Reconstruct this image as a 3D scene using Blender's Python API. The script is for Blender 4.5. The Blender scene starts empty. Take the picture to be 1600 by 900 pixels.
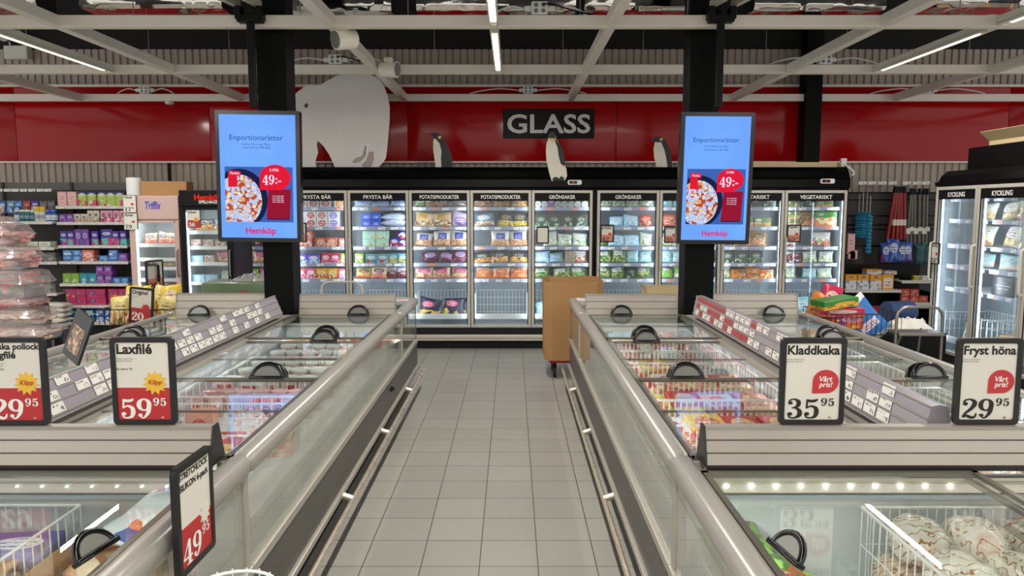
import bpy, bmesh, math, random
from mathutils import Vector, Matrix, noise
PI = math.pi
S = bpy.context.scene
COL = S.collection
RND = random.Random(11)

# ------------------------------------------------------------------ camera, world, lights, exposure
F = 1165.0                      # focal length in pixels of the 1600 wide frame
TH = math.atan(124 / F)         # camera looks slightly down
H = 1.8                         # eye height
CT, ST = math.cos(TH), math.sin(TH)
cam = bpy.data.cameras.new('camera')
cam.sensor_width = 36
cam.lens = 36 * F / 1600
cam.clip_start = 0.05
camo = bpy.data.objects.new('camera', cam)
COL.objects.link(camo)
camo.location = (0, 0, H)
camo.rotation_euler = (PI / 2 - TH, 0, 0)
S.camera = camo
S.view_settings.view_transform = 'Standard'
S.view_settings.look = 'None'
S.view_settings.exposure = 0.18
S.view_settings.gamma = 1.0
S.view_settings.use_curve_mapping = False
S.cycles.use_denoising = True
S.cycles.max_bounces = 10
S.cycles.transparent_max_bounces = 40
S.cycles.glossy_bounces = 5
S.cycles.diffuse_bounces = 4
S.cycles.caustics_reflective = False
S.cycles.caustics_refractive = False
S.cycles.sample_clamp_indirect = 6.0
W = bpy.data.worlds.new('store_ambient')
S.world = W
W.use_nodes = True
W.node_tree.nodes['Background'].inputs[0].default_value = (1.0, 0.975, 0.935, 1)
W.node_tree.nodes['Background'].inputs[1].default_value = 0.88

LAMP_W = 33.0        # each two metre linear ceiling lamp
CASE_W = 2.8         # each upright light strip inside the glass door freezers
CHEST_W = 5.0       # light line under each rail of the long chests
LAMP_COL = (1.0, 0.95, 0.875)
COLD_COL = (0.80, 0.90, 1.0)


def area(name, loc, rot, sx, sy, power, color, spread=PI):
    l = bpy.data.lights.new(name, 'AREA')
    l.shape = 'RECTANGLE'
    l.size, l.size_y = sx, sy
    l.energy = power
    l.color = color
    l.spread = spread
    o = bpy.data.objects.new(name, l)
    COL.objects.link(o)
    o.location = loc
    o.rotation_euler = rot
    return o


# ------------------------------------------------------------------ picture <-> place helpers
def ray(u, v):
    dx, dy = (u - 800) / F, (450 - v) / F
    return Vector((dx, CT + dy * ST, -ST + dy * CT))


def at(u, v, Y):
    d = ray(u, v)
    return Vector((0, 0, H)) + d * (Y / d.y)


def onz(u, v, z):
    d = ray(u, v)
    return Vector((0, 0, H)) + d * ((z - H) / d.z)


# ------------------------------------------------------------------ materials
def s(r, g, b):
    return tuple(((c / 255) / 12.92 if c / 255 <= 0.04045 else ((c / 255 + 0.055) / 1.055) ** 2.4) for c in (r, g, b))


class NT:
    def __init__(self, name):
        self.m = bpy.data.materials.new(name)
        self.m.use_nodes = True
        self.t = self.m.node_tree
        self.b = self.t.nodes['Principled BSDF']
        self.o = self.t.nodes['Material Output']

    def n(self, typ, **k):
        nd = self.t.nodes.new(typ)
        for a, v in k.items():
            setattr(nd, a, v)
        return nd

    def put(self, sock, v):
        if hasattr(v, 'is_output'):
            self.t.links.new(v, sock)
        elif isinstance(v, tuple) and len(v) == 3 and sock.type == 'RGBA':
            sock.default_value = (*v, 1)
        else:
            sock.default_value = v

    def math(self, op, a, b=0.0, clamp=False):
        nd = self.n('ShaderNodeMath', operation=op)
        nd.use_clamp = clamp
        self.put(nd.inputs[0], a)
        self.put(nd.inputs[1], b)
        return nd.outputs[0]

    def mix(self, f, a, b):
        nd = self.n('ShaderNodeMix', data_type='RGBA')
        self.put(nd.inputs[0], f)
        self.put(nd.inputs[6], a)
        self.put(nd.inputs[7], b)
        return nd.outputs[2]

    def coord(self, kind='Generated'):
        tc = self.n('ShaderNodeTexCoord')
        return tc.outputs[kind]

    def xyz(self, v):
        nd = self.n('ShaderNodeSeparateXYZ')
        self.put(nd.inputs[0], v)
        return nd.outputs

    def noise(self, v, scale, detail=2.0, rough=0.5, out=0):
        nd = self.n('ShaderNodeTexNoise')
        self.put(nd.inputs['Vector'], v)
        nd.inputs['Scale'].default_value = scale
        nd.inputs['Detail'].default_value = detail
        nd.inputs['Roughness'].default_value = rough
        return nd.outputs[out]

    def shift(self, v, k=17.0):
        oi = self.n('ShaderNodeObjectInfo')
        r = self.math('MULTIPLY', oi.outputs['Random'], k)
        nd = self.n('ShaderNodeVectorMath', operation='ADD')
        self.put(nd.inputs[0], v)
        self.t.links.new(r, nd.inputs[1])
        return nd.outputs[0]

    def bump(self, h, strength=0.2, dist=0.01):
        nd = self.n('ShaderNodeBump')
        nd.inputs['Strength'].default_value = strength
        nd.inputs['Distance'].default_value = dist
        self.put(nd.inputs['Height'], h)
        self.t.links.new(nd.outputs[0], self.b.inputs['Normal'])

    def set(self, color=None, rough=0.5, metal=0.0, spec=None, coat=0.0):
        if color is not None:
            self.put(self.b.inputs['Base Color'], color)
        self.put(self.b.inputs['Roughness'], rough)
        self.b.inputs['Metallic'].default_value = metal
        if spec is not None:
            self.b.inputs['Specular IOR Level'].default_value = spec
        self.b.inputs['Coat Weight'].default_value = coat
        return self.m


def flat(name, rgb, rough=0.5, metal=0.0, var=0.06, scale=6.0, spec=None):
    t = NT(name)
    c = s(*rgb)
    nz = t.noise(t.coord('Object'), scale, 3.0)
    dark = tuple(x * (1 - var * 2) for x in c)
    lite = tuple(min(1, x * (1 + var * 2)) for x in c)
    return t.set(t.mix(nz, dark, lite), rough, metal, spec)


def emit(name, rgb, strength):
    t = NT(name)
    t.b.inputs['Base Color'].default_value = (0, 0, 0, 1)
    t.b.inputs['Specular IOR Level'].default_value = 0.0
    t.b.inputs['Emission Color'].default_value = (*s(*rgb), 1)
    t.b.inputs['Emission Strength'].default_value = strength
    t.b.inputs['Roughness'].default_value = 0.6
    return t.m


def glass(name, tint=(0.93, 0.97, 0.95), f0=0.045, rough=0.0, haze=0.0, hazecol=(0.8, 0.85, 0.85), amp=1.0):
    t = NT(name)
    lw = t.n('ShaderNodeLayerWeight')
    lw.inputs[0].default_value = 0.5
    p = t.math('POWER', lw.outputs['Facing'], 5.0)
    fac = t.math('ADD', t.math('MULTIPLY', p, (1 - f0) * amp), f0, True)
    tr = t.n('ShaderNodeBsdfTransparent')
    tr.inputs[0].default_value = (*tint, 1)
    gl = t.n('ShaderNodeBsdfGlossy')
    gl.inputs['Roughness'].default_value = rough
    gl.inputs[0].default_value = (1, 1, 1, 1)
    base = tr.outputs[0]
    if haze:
        df = t.n('ShaderNodeBsdfDiffuse')
        df.inputs[0].default_value = (*hazecol, 1)
        mm = t.n('ShaderNodeMixShader')
        nz = t.noise(t.coord('Object'), 3.0, 4.0)
        t.put(mm.inputs[0], t.math('MULTIPLY', nz, haze * 2))
        t.t.links.new(base, mm.inputs[1])
        t.t.links.new(df.outputs[0], mm.inputs[2])
        base = mm.outputs[0]
    mx = t.n('ShaderNodeMixShader')
    t.put(mx.inputs[0], fac)
    t.t.links.new(base, mx.inputs[1])
    t.t.links.new(gl.outputs[0], mx.inputs[2])
    t.t.links.new(mx.outputs[0], t.o.inputs['Surface'])
    return t.m


def pack(name, base, food=None, top=None, label=None, ink=(250, 250, 250), axis='z', gloss=0.3,
         lab=(0.5, 0.6, 0.33, 0.2), foodh=0.42, toph=0.82, round_label=True, fscale=7.0):
    """Printed packaging: base colour, food picture low down, header band and a label patch with rows of print."""
    t = NT(name)
    g = t.coord('Generated')
    x, y, z = t.xyz(g)
    v = y if axis == 'y' else z
    gs = t.shift(g)
    wob = t.math('MULTIPLY', t.math('SUBTRACT', t.noise(gs, 3.0, 2.0), 0.5), 0.30)
    col = t.mix(t.noise(gs, 4.0, 3.0), tuple(c * 0.80 for c in s(*base)), tuple(min(1, c * 1.15) for c in s(*base)))
    if food:
        vo = t.n('ShaderNodeTexVoronoi')
        t.put(vo.inputs['Vector'], gs)
        vo.inputs['Scale'].default_value = fscale
        vv = t.xyz(vo.outputs['Color'])[0]
        fc = t.mix(t.math('GREATER_THAN', vv, 0.5), s(*food[0]), s(*food[1]))
        fc = t.mix(t.math('GREATER_THAN', vv, 0.8), fc, s(*food[2 % len(food)]))
        col = t.mix(t.math('LESS_THAN', t.math('ADD', v, wob), foodh), col, fc)
    if top:
        col = t.mix(t.math('GREATER_THAN', t.math('ADD', v, t.math('MULTIPLY', wob, 0.3)), toph), col, s(*top))
    if label:
        cx, cy, a, b = lab
        dx = t.math('DIVIDE', t.math('SUBTRACT', x, cx), a)
        dy = t.math('DIVIDE', t.math('SUBTRACT', v, cy), b)
        if round_label:
            d = t.math('ADD', t.math('MULTIPLY', dx, dx), t.math('MULTIPLY', dy, dy))
        else:
            d = t.math('MAXIMUM', t.math('ABSOLUTE', dx), t.math('ABSOLUTE', dy))
        mask = t.math('LESS_THAN', d, 1.0)
        rows = t.math('LESS_THAN', t.math('FRACT', t.math('MULTIPLY', dy, 1.6)), 0.42)
        nz = t.n('ShaderNodeTexNoise')
        mp = t.n('ShaderNodeMapping')
        mp.inputs['Scale'].default_value = (26, 26, 5)
        t.put(mp.inputs['Vector'], gs)
        t.t.links.new(mp.outputs[0], nz.inputs['Vector'])
        nz.inputs['Scale'].default_value = 1.0
        wr = t.math('MULTIPLY', t.math('MULTIPLY', rows, t.math('GREATER_THAN', nz.outputs[0], 0.47)),
                    t.math('LESS_THAN', d, 0.6))
        lc = t.mix(wr, s(*label), s(*ink))
        col = t.mix(mask, col, lc)
    return t.set(col, gloss, 0.0, 0.5, 0.0)


M = {}
M['black'] = flat('matt_black_metal', (8, 8, 9), 0.45, 0.0, 0.1, spec=0.2)
M['blackgloss'] = flat('gloss_black_plastic', (12, 12, 13), 0.18, 0.0, 0.1)
M['frame_black'] = flat('sign_frame_black', (26, 26, 26), 0.4)
M['pillar'] = flat('pillar_black_paint', (4, 4, 5), 0.5, 0.0, 0.15, spec=0.12)
M['dark'] = flat('dark_grey_panel', (74, 72, 69), 0.35, 0.0, 0.05)
M['kick'] = flat('black_recess', (8, 8, 8), 0.7)
M['white'] = flat('white_enamel', (226, 228, 226), 0.35, 0.0, 0.02)
M['liner'] = flat('white_freezer_liner', (216, 222, 222), 0.32, 0.0, 0.03)
M['liner_grey'] = flat('grey_freezer_liner', (150, 160, 168), 0.4, 0.0, 0.04)
M['wire'] = flat('white_wire', (230, 232, 230), 0.35, 0.0, 0.02)
M['blackwire'] = flat('black_wire', (20, 20, 20), 0.4)
M['beam'] = flat('white_ceiling_beam', (236, 230, 216), 0.5, 0.0, 0.02)
M['shelfedge'] = flat('lavender_label_holder', (150, 152, 178), 0.35, 0.0, 0.03)
M['shelfwhite'] = flat('cream_shelf_metal', (214, 212, 204), 0.4, 0.0, 0.03)
M['strip'] = flat('grey_price_rail', (158, 152, 160), 0.3, 0.0, 0.03)
M['plastic_grey'] = flat('grey_handle_plastic', (120, 122, 116), 0.25, 0.0, 0.04)
M['handle_cream'] = flat('cream_door_handle', (206, 202, 190), 0.35, 0.0, 0.03)
M['card'] = flat('corrugated_cardboard', (176, 134, 86), 0.75, 0.0, 0.07, 3.0)
M['cardlight'] = flat('light_cardboard', (206, 184, 140), 0.75, 0.0, 0.06, 3.0)
M['grey'] = flat('grey_shelf_back', (104, 101, 98), 0.6, 0.0, 0.06)
M['darkgrey'] = flat('dark_shelf_back', (58, 56, 54), 0.6, 0.0, 0.08)
M['paper'] = flat('sign_paper', (226, 222, 210), 0.5, 0.0, 0.015)
M['signred'] = flat('sign_red', (186, 46, 48), 0.45, 0.0, 0.03)
M['badgered'] = flat('badge_red', (196, 52, 56), 0.45, 0.0, 0.03)
M['badgeyellow'] = flat('badge_yellow', (236, 190, 60), 0.45, 0.0, 0.03)
M['ink'] = flat('black_ink', (24, 20, 20), 0.5)
M['inkgrey'] = flat('grey_ink', (120, 116, 110), 0.5)
M['inkred'] = flat('red_ink', (176, 52, 34), 0.5)
M['inkwhite'] = flat('white_ink', (246, 244, 236), 0.5)
M['orange_paper'] = flat('orange_price_paper', (214, 138, 112), 0.5, 0.0, 0.03)
M['navy'] = flat('navy_display_card', (32, 40, 60), 0.55)
M['rubber'] = flat('black_rubber', (22, 22, 22), 0.7)
M['red'] = flat('red_plastic', (176, 24, 30), 0.35)
M['led'] = emit('cold_white_led', (232, 243, 255), 4.0)
M['leddot'] = emit('freezer_led_dot', (255, 255, 250), 26.0)
M['lamp'] = emit('warm_lamp_diffuser', (255, 246, 226), 5.0)
M['pane'] = glass('freezer_door_glass', (0.94, 0.965, 0.965), 0.03, 0.0, 0.02)
M['paneR'] = glass('misted_door_glass', (0.93, 0.96, 0.97), 0.03, 0.0, 0.05)
M['sideglass'] = glass('greenish_side_glass', (0.90, 0.93, 0.90), 0.12, 0.0, 0.26, (0.70, 0.70, 0.62))  # pale haze in the colour imitates floor reflection and the lit inside
M['lidglass'] = glass('lid_glass', (0.95, 0.975, 0.96), 0.05, 0.0, 0.010, amp=0.72)
M['clear'] = glass('clear_plastic_tray', (0.95, 0.94, 0.93), 0.09, 0.08, 0.22, (0.9, 0.84, 0.84))
M['film'] = glass('crumpled_film', (0.95, 0.95, 0.95), 0.1, 0.1, 0.3, (0.85, 0.86, 0.86))


def brushed(name, rgb, rough, dirx=(1, 60, 60), metal=1.0):
    t = NT(name)
    mp = t.n('ShaderNodeMapping')
    mp.inputs['Scale'].default_value = dirx
    t.t.links.new(t.coord('Object'), mp.inputs['Vector'])
    nz = t.noise(mp.outputs[0], 4.0, 3.0)
    c = s(*rgb)
    col = t.mix(nz, tuple(x * 0.88 for x in c), tuple(min(1, x * 1.08) for x in c))
    r = t.math('ADD', t.math('MULTIPLY', nz, 0.14), rough - 0.07)
    t.set(col, 0.3, metal)
    t.put(t.b.inputs['Roughness'], r)
    return t.m


M['alu'] = brushed('brushed_aluminium', (186, 181, 170), 0.36, (60, 2, 60), 0.35)
M['rail'] = flat('satin_grey_rail', (172, 169, 161), 0.30, 0.25, 0.03)
M['alux'] = brushed('aluminium_door_frame', (206, 200, 188), 0.45, (2, 60, 60), 0.25)
M['lidframe'] = brushed('dark_lid_frame', (128, 124, 112), 0.35, (2, 60, 60), 0.6)
M['canopy'] = flat('black_canopy', (9, 9, 10), 0.3, 0.0, 0.1, spec=0.15)
M['head'] = flat('ribbed_aluminium_panel', (166, 160, 150), 0.42, 0.35, 0.03)
M['steel'] = brushed('polished_steel_bar', (206, 196, 178), 0.28, (60, 2, 60), 0.5)
M['chrome'] = brushed('mirror_foil_duct', (220, 216, 208), 0.08, (1, 3, 3))
M['galv'] = brushed('galvanised_tube', (150, 146, 140), 0.4, (20, 20, 20))


def m_floor():
    t = NT('grey_floor_tiles')
    P = t.coord('Object')
    x, y, z = t.xyz(P)
    T = 0.2965
    fx = t.math('FRACT', t.math('ADD', t.math('DIVIDE', t.math('SUBTRACT', x, -0.165), T), 200.0))
    fy = t.math('FRACT', t.math('ADD', t.math('DIVIDE', t.math('SUBTRACT', y, onz(800, 885, 0).y), T), 200.0))
    ex = t.math('MINIMUM', fx, t.math('SUBTRACT', 1.0, fx))
    ey = t.math('MINIMUM', fy, t.math('SUBTRACT', 1.0, fy))
    e = t.math('MINIMUM', ex, ey)
    grout = t.math('LESS_THAN', e, 0.0085)
    cell = t.n('ShaderNodeCombineXYZ')
    t.put(cell.inputs[0], t.math('FLOOR', t.math('DIVIDE', t.math('SUBTRACT', x, -0.165), T)))
    t.put(cell.inputs[1], t.math('FLOOR', t.math('DIVIDE', t.math('SUBTRACT', y, onz(800, 885, 0).y), T)))
    wn = t.n('ShaderNodeTexWhiteNoise')
    t.t.links.new(cell.outputs[0], wn.inputs['Vector'])
    fine = t.noise(P, 160.0, 2.0)
    big = t.noise(P, 1.3, 4.0)
    c = s(166, 164, 156)
    col = t.mix(wn.outputs['Value'], tuple(k * 0.93 for k in c), tuple(k * 1.06 for k in c))
    col = t.mix(t.math('MULTIPLY', fine, 0.28), col, s(138, 134, 124))
    col = t.mix(t.math('MULTIPLY', big, 0.18), col, s(190, 186, 174))
    vo = t.n('ShaderNodeTexVoronoi')
    t.t.links.new(P, vo.inputs['Vector'])
    vo.inputs['Scale'].default_value = 26.0
    col = t.mix(t.math('MULTIPLY', t.math('LESS_THAN', vo.outputs['Distance'], 0.045), 0.5), col, s(224, 220, 206))
    col = t.mix(grout, col, s(66, 62, 54))
    t.set(col, 0.42, 0.0, 0.5)
    t.put(t.b.inputs['Roughness'], t.math('ADD', t.math('MULTIPLY', big, 0.16), 0.34))
    t.bump(t.math('SUBTRACT', t.math('MULTIPLY', fine, 0.1), grout), 0.25, 0.002)
    return t.m


def m_redband():
    t = NT('glossy_red_wall_panel')
    P = t.coord('Object')
    nz = t.noise(P, 0.7, 2.0)
    col = t.mix(nz, s(160, 10, 14), s(178, 16, 18))
    t.set(col, 0.14, 0.0, 0.32)
    t.bump(t.noise(P, 1.1, 2.0), 0.12, 0.05)
    return t.m


def m_label():
    t = NT('printed_price_label')
    g = t.coord('Generated')
    x, y, z = t.xyz(g)
    gs = t.shift(t.coord('Object'), 3.0)
    mp = t.n('ShaderNodeMapping')
    mp.inputs['Scale'].default_value = (260, 260, 40)
    t.t.links.new(gs, mp.inputs['Vector'])
    nz = t.noise(mp.outputs[0], 1.0, 1.0)
    price = t.math('MULTIPLY', t.math('MULTIPLY', t.math('GREATER_THAN', x, 0.56), t.math('LESS_THAN', x, 0.92)),
                   t.math('MULTIPLY', t.math('GREATER_THAN', z, 0.14), t.math('LESS_THAN', z, 0.52)))
    txt = t.math('MULTIPLY', t.math('MULTIPLY', t.math('GREATER_THAN', z, 0.66), t.math('LESS_THAN', z, 0.84)),
                 t.math('MULTIPLY', t.math('GREATER_THAN', x, 0.07), t.math('LESS_THAN', x, 0.62)))
    ink = t.math('MULTIPLY', t.math('MAXIMUM', price, txt), t.math('GREATER_THAN', nz, 0.52))
    return t.set(t.mix(ink, s(234, 232, 226), s(40, 38, 38)), 0.45)


M['floor'] = m_floor()
M['redband'] = m_redband()
M['pricelabel'] = m_label()
M['pricelabel_red'] = flat('red_price_label', (172, 70, 76), 0.45)
M['wallgrey'] = flat('grey_corrugated_wall', (172, 160, 148), 0.55, 0.0, 0.05, 2.0)
M['roofblack'] = flat('black_roof', (7, 7, 8), 0.8)


# ------------------------------------------------------------------ mesh builder
class MB:
    def __init__(self):
        self.bm = bmesh.new()

    def box(self, x0, x1, y0, y1, z0, z1, mi=0, bev=0.0, seg=2):
        r = bmesh.ops.create_cube(self.bm, size=1.0)
        vs = r['verts']
        for v in vs:
            v.co = Vector(((x0 + x1) / 2 + v.co.x * (x1 - x0), (y0 + y1) / 2 + v.co.y * (y1 - y0), (z0 + z1) / 2 + v.co.z * (z1 - z0)))
        fs = set(f for v in vs for f in v.link_faces)
        if bev:
            es = list(set(e for v in vs for e in v.link_edges))
            r2 = bmesh.ops.bevel(self.bm, geom=es, offset=bev, segments=seg, affect='EDGES', profile=0.5)
            fs = set(r2['faces']) | set(f for f in fs if f.is_valid)
        for f in fs:
            if f.is_valid:
                f.material_index = mi
        return self

    def obox(self, c, ax, ay, az, sx, sy, sz, mi=0):
        """box with its own axes"""
        vs = []
        for i in (-1, 1):
            for j in (-1, 1):
                for k in (-1, 1):
                    vs.append(self.bm.verts.new(Vector(c) + Vector(ax) * (i * sx / 2) + Vector(ay) * (j * sy / 2) + Vector(az) * (k * sz / 2)))
        for q in ((0, 1, 3, 2), (4, 6, 7, 5), (0, 4, 5, 1), (2, 3, 7, 6), (0, 2, 6, 4), (1, 5, 7, 3)):
            f = self.bm.faces.new([vs[a] for a in q])
            f.material_index = mi
        return self

    def tube(self, pts, r, seg=8, mi=0, closed=False, caps=True):
        pts = [Vector(p) for p in pts]
        n = len(pts)
        rings = []
        rs = r if isinstance(r, (list, tuple)) else [r] * n
        up = None
        for i, p in enumerate(pts):
            if closed:
                d = (pts[(i + 1) % n] - pts[i - 1]).normalized()
            else:
                d = (pts[min(i + 1, n - 1)] - pts[max(i - 1, 0)]).normalized()
            if up is None:
                up = Vector((0, 0, 1)) if abs(d.z) < 0.9 else Vector((1, 0, 0))
            a = d.cross(up)
            if a.length < 1e-5:
                a = d.orthogonal()
            a.normalize()
            b = a.cross(d).normalized()
            up = b
            rings.append([self.bm.verts.new(p + (a * math.cos(2 * PI * k / seg) + b * math.sin(2 * PI * k / seg)) * rs[i]) for k in range(seg)])
        m = n if closed else n - 1
        for i in range(m):
            A, B = rings[i], rings[(i + 1) % n]
            for k in range(seg):
                f = self.bm.faces.new((A[k], A[(k + 1) % seg], B[(k + 1) % seg], B[k]))
                f.material_index = mi
        if caps and not closed:
            for q in (rings[0][::-1], rings[-1]):
                f = self.bm.faces.new(q)
                f.material_index = mi
        return self

    def prism(self, poly, plane, lo, hi, mi=0):
        """extrude a 2-D outline; plane 'xz' along y, 'yz' along x, 'xy' along z"""
        def P(a, b, c):
            return {'xz': (a, c, b), 'yz': (c, a, b), 'xy': (a, b, c)}[plane]
        A = [self.bm.verts.new(P(a, b, lo)) for a, b in poly]
        B = [self.bm.verts.new(P(a, b, hi)) for a, b in poly]
        n = len(poly)
        fs = [self.bm.faces.new(A), self.bm.faces.new(B[::-1])]
        for i in range(n):
            fs.append(self.bm.faces.new((A[i], B[i], B[(i + 1) % n], A[(i + 1) % n])))
        for f in fs:
            f.material_index = mi
        return self

    def lathe(self, prof, seg=24, c=(0, 0, 0), mi=0, axis='z', sx=1.0, sy=1.0):
        rings = []
        for r, z in prof:
            rg = []
            for k in range(seg):
                a = 2 * PI * k / seg
                p = (r * math.cos(a) * sx, r * math.sin(a) * sy, z)
                if axis == 'y':
                    p = (p[0], p[2], p[1])
                elif axis == 'x':
                    p = (p[2], p[0], p[1])
                rg.append(self.bm.verts.new(Vector(c) + Vector(p)))
            rings.append(rg)
        for A, B in zip(rings, rings[1:]):
            for k in range(seg):
                f = self.bm.faces.new((A[k], A[(k + 1) % seg], B[(k + 1) % seg], B[k]))
                f.material_index = mi
        for q in (rings[0][::-1], rings[-1]):
            f = self.bm.faces.new(q)
            f.material_index = mi
        return self

    def poly(self, pts, mi=0):
        f = self.bm.faces.new([self.bm.verts.new(p) for p in pts])
        f.material_index = mi
        return self

    def mesh(self, name, smooth=False):
        bmesh.ops.recalc_face_normals(self.bm, faces=self.bm.faces[:])
        me = bpy.data.meshes.new(name)
        self.bm.to_mesh(me)
        self.bm.free()
        if smooth:
            me.polygons.foreach_set('use_smooth', [True] * len(me.polygons))
            me.set_sharp_from_angle(angle=math.radians(smooth if smooth is not True else 40))
        return me

    def build(self, name, mats, parent=None, loc=None, rot=None, smooth=False, world=False, label=None):
        return obj(name, self.mesh(name, smooth), mats, parent, loc, rot, world, label)


def obj(name, me, mats, parent=None, loc=None, rot=None, world=False, label=None):
    o = bpy.data.objects.new(name, me)
    COL.objects.link(o)
    mats = mats if isinstance(mats, (list, tuple)) else [mats]
    if not me.materials:
        for m in mats:
            me.materials.append(m)
    else:
        for i, m in enumerate(mats):
            if me.materials[i] != m:
                o.material_slots[i].link = 'OBJECT'
                o.material_slots[i].material = m
    if parent:
        o.parent = parent
        if world:
            o.matrix_parent_inverse = Matrix.LocRotScale(parent.location, parent.rotation_euler, None).inverted()
    if loc is not None:
        o.location = loc
    if rot is not None:
        o.rotation_euler = rot
    if label:
        o['label'] = label
    return o


SEEN = {}


def tag(o, label, cat, group=None, kind=None):
    n = SEEN.get(label, 0)
    SEEN[label] = n + 1
    if n and not group:
        print('DUPLICATE LABEL', label)
    if n:
        print('SHARED LABEL', label)
    o['label'] = label
    o['category'] = cat
    if group:
        o['group'] = group
    if kind:
        o['kind'] = kind
    w = len(label.split())
    if w < 4 or w > 16:
        print('LABEL LENGTH', w, label)
    return o


def thing(name, label, cat, loc=(0, 0, 0), rotz=0.0, group=None, rot=None):
    o = bpy.data.objects.new(name, None)
    COL.objects.link(o)
    o.empty_display_size = 0.1
    o.location = loc
    o.rotation_euler = rot if rot is not None else (0, 0, rotz)
    return tag(o, label, cat, group)


ORD = ['first', 'second', 'third', 'fourth', 'fifth', 'sixth', 'seventh', 'eighth', 'ninth', 'tenth', 'eleventh', 'twelfth',
       'thirteenth', 'fourteenth', 'fifteenth', 'sixteenth', 'seventeenth', 'eighteenth', 'nineteenth', 'twentieth']

# ------------------------------------------------------------------ lettering
TXT = {}


def text_mesh(txt, w=None, h=None, bold=0.0, shear=0.0):
    """flat lettering in the xz plane, centred on x, base line at z = 0, facing -y"""
    key = (txt, w, h, bold, shear)
    if key in TXT:
        return TXT[key].copy()
    cu = bpy.data.curves.new('lettering', 'FONT')
    cu.body = txt
    cu.size = 1.0
    cu.offset = bold
    cu.shear = shear
    cu.resolution_u = 3
    cu.fill_mode = 'FRONT'
    tmp = bpy.data.objects.new('lettering', cu)
    me = bpy.data.meshes.new_from_object(tmp)
    bpy.data.objects.remove(tmp)
    me.materials.clear()
    xs = [v.co.x for v in me.vertices]
    x0, x1 = min(xs), max(xs)
    sx = sz = 1.0
    if w and h:
        sx, sz = w / (x1 - x0), h / 0.70
    elif w:
        sx = sz = w / (x1 - x0)
    elif h:
        sx = sz = h / 0.70
    for v in me.vertices:
        v.co = Vector(((v.co.x - (x0 + x1) / 2) * sx, 0.0, v.co.y * sz))
    TXT[key] = me
    return me.copy()


def lettering(txt, m, parent, x, y, z, w=None, h=None, bold=0.0, left=False, name='lettering', shear=0.0, rot=None):
    me = text_mesh(txt, w, h, bold, shear)
    if left:
        mn = min(v.co.x for v in me.vertices)
        for v in me.vertices:
            v.co.x -= mn
    return obj(name, me, m, parent, (x, y, z), rot)


def crom(pts, n=6):
    out = []
    for i in range(len(pts) - 1):
        p0, p1, p2, p3 = pts[max(i - 1, 0)], pts[i], pts[i + 1], pts[min(i + 2, len(pts) - 1)]
        for k in range(n):
            t = k / n
            out.append(tuple(0.5 * (2 * b + (c - a) * t + (2 * a - 5 * b + 4 * c - d) * t * t + (3 * b - a - 3 * c + d) * t ** 3)
                             for a, b, c, d in zip(p0, p1, p2, p3)))
    out.append(pts[-1])
    return out


def ring(cx, cy, rx, ry, thin, fat):
    return [(cx + rx * math.cos(a), cy + ry * math.sin(a), thin + (fat - thin) * abs(math.cos(a)) ** 1.5)
            for a in [2 * PI * k / 36 for k in range(37)]]


# slab-serif price digits: strokes of (x, y, width), dots of (x, y, radius)
DIG = {
    '0': ([ring(.3, .5, .20, .44, .07, .18)], []),
    '1': ([[(.32, .02, .17), (.32, .98, .17)], [(.10, .80, .05), (.22, .85, .09), (.32, .96, .08)], [(.10, .03, .07), (.54, .03, .07)]], []),
    '2': ([crom([(.10, .74, .06), (.14, .90, .08), (.30, .96, .08), (.46, .86, .15), (.47, .68, .17), (.34, .46, .13), (.18, .28, .10), (.08, .08, .08)]),
           crom([(.08, .07, .10), (.20, .15, .12), (.38, .06, .14), (.50, .09, .09), (.55, .27, .05)])], [(.155, .735, .09)]),
    '3': ([crom([(.10, .78, .06), (.15, .92, .07), (.29, .96, .08), (.43, .86, .15), (.43, .66, .15), (.30, .55, .08), (.20, .54, .06)]),
           crom([(.22, .54, .06), (.36, .52, .09), (.48, .38, .16), (.47, .16, .16), (.30, .04, .08), (.14, .07, .07), (.08, .22, .06)])],
          [(.15, .78, .085), (.14, .235, .09)]),
    '4': ([[(.40, .02, .16), (.40, .97, .16)], [(.37, .96, .06), (.05, .31, .06)], [(.03, .29, .09), (.58, .29, .09)], [(.24, .03, .07), (.57, .03, .07)]], []),
    '5': ([[(.15, .96, .07), (.13, .50, .07)], crom([(.12, .90, .13), (.30, .87, .14), (.44, .90, .12), (.50, .98, .05)]),
           crom([(.13, .52, .05), (.28, .62, .09), (.45, .52, .15), (.48, .30, .17), (.42, .10, .13), (.28, .04, .08), (.14, .07, .07), (.08, .22, .06)])],
          [(.14, .235, .09)]),
    '6': ([ring(.31, .32, .19, .27, .07, .17), crom([(.13, .34, .17), (.16, .66, .15), (.28, .90, .09), (.38, .96, .07), (.48, .86, .06)])], [(.46, .83, .08)]),
    '7': ([crom([(.06, .72, .05), (.08, .90, .09), (.24, .86, .15), (.40, .92, .12), (.54, .93, .08)]), crom([(.54, .93, .06), (.38, .60, .10), (.29, .30, .16), (.28, .02, .18)])], []),
    '8': ([ring(.30, .74, .16, .21, .07, .15), ring(.30, .27, .20, .24, .07, .17)], []),
    '9': ([ring(.29, .68, .19, .27, .07, .17), crom([(.47, .66, .17), (.44, .34, .15), (.32, .10, .09), (.22, .04, .07), (.12, .14, .06)])], [(.14, .17, .08)]),
}


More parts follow.
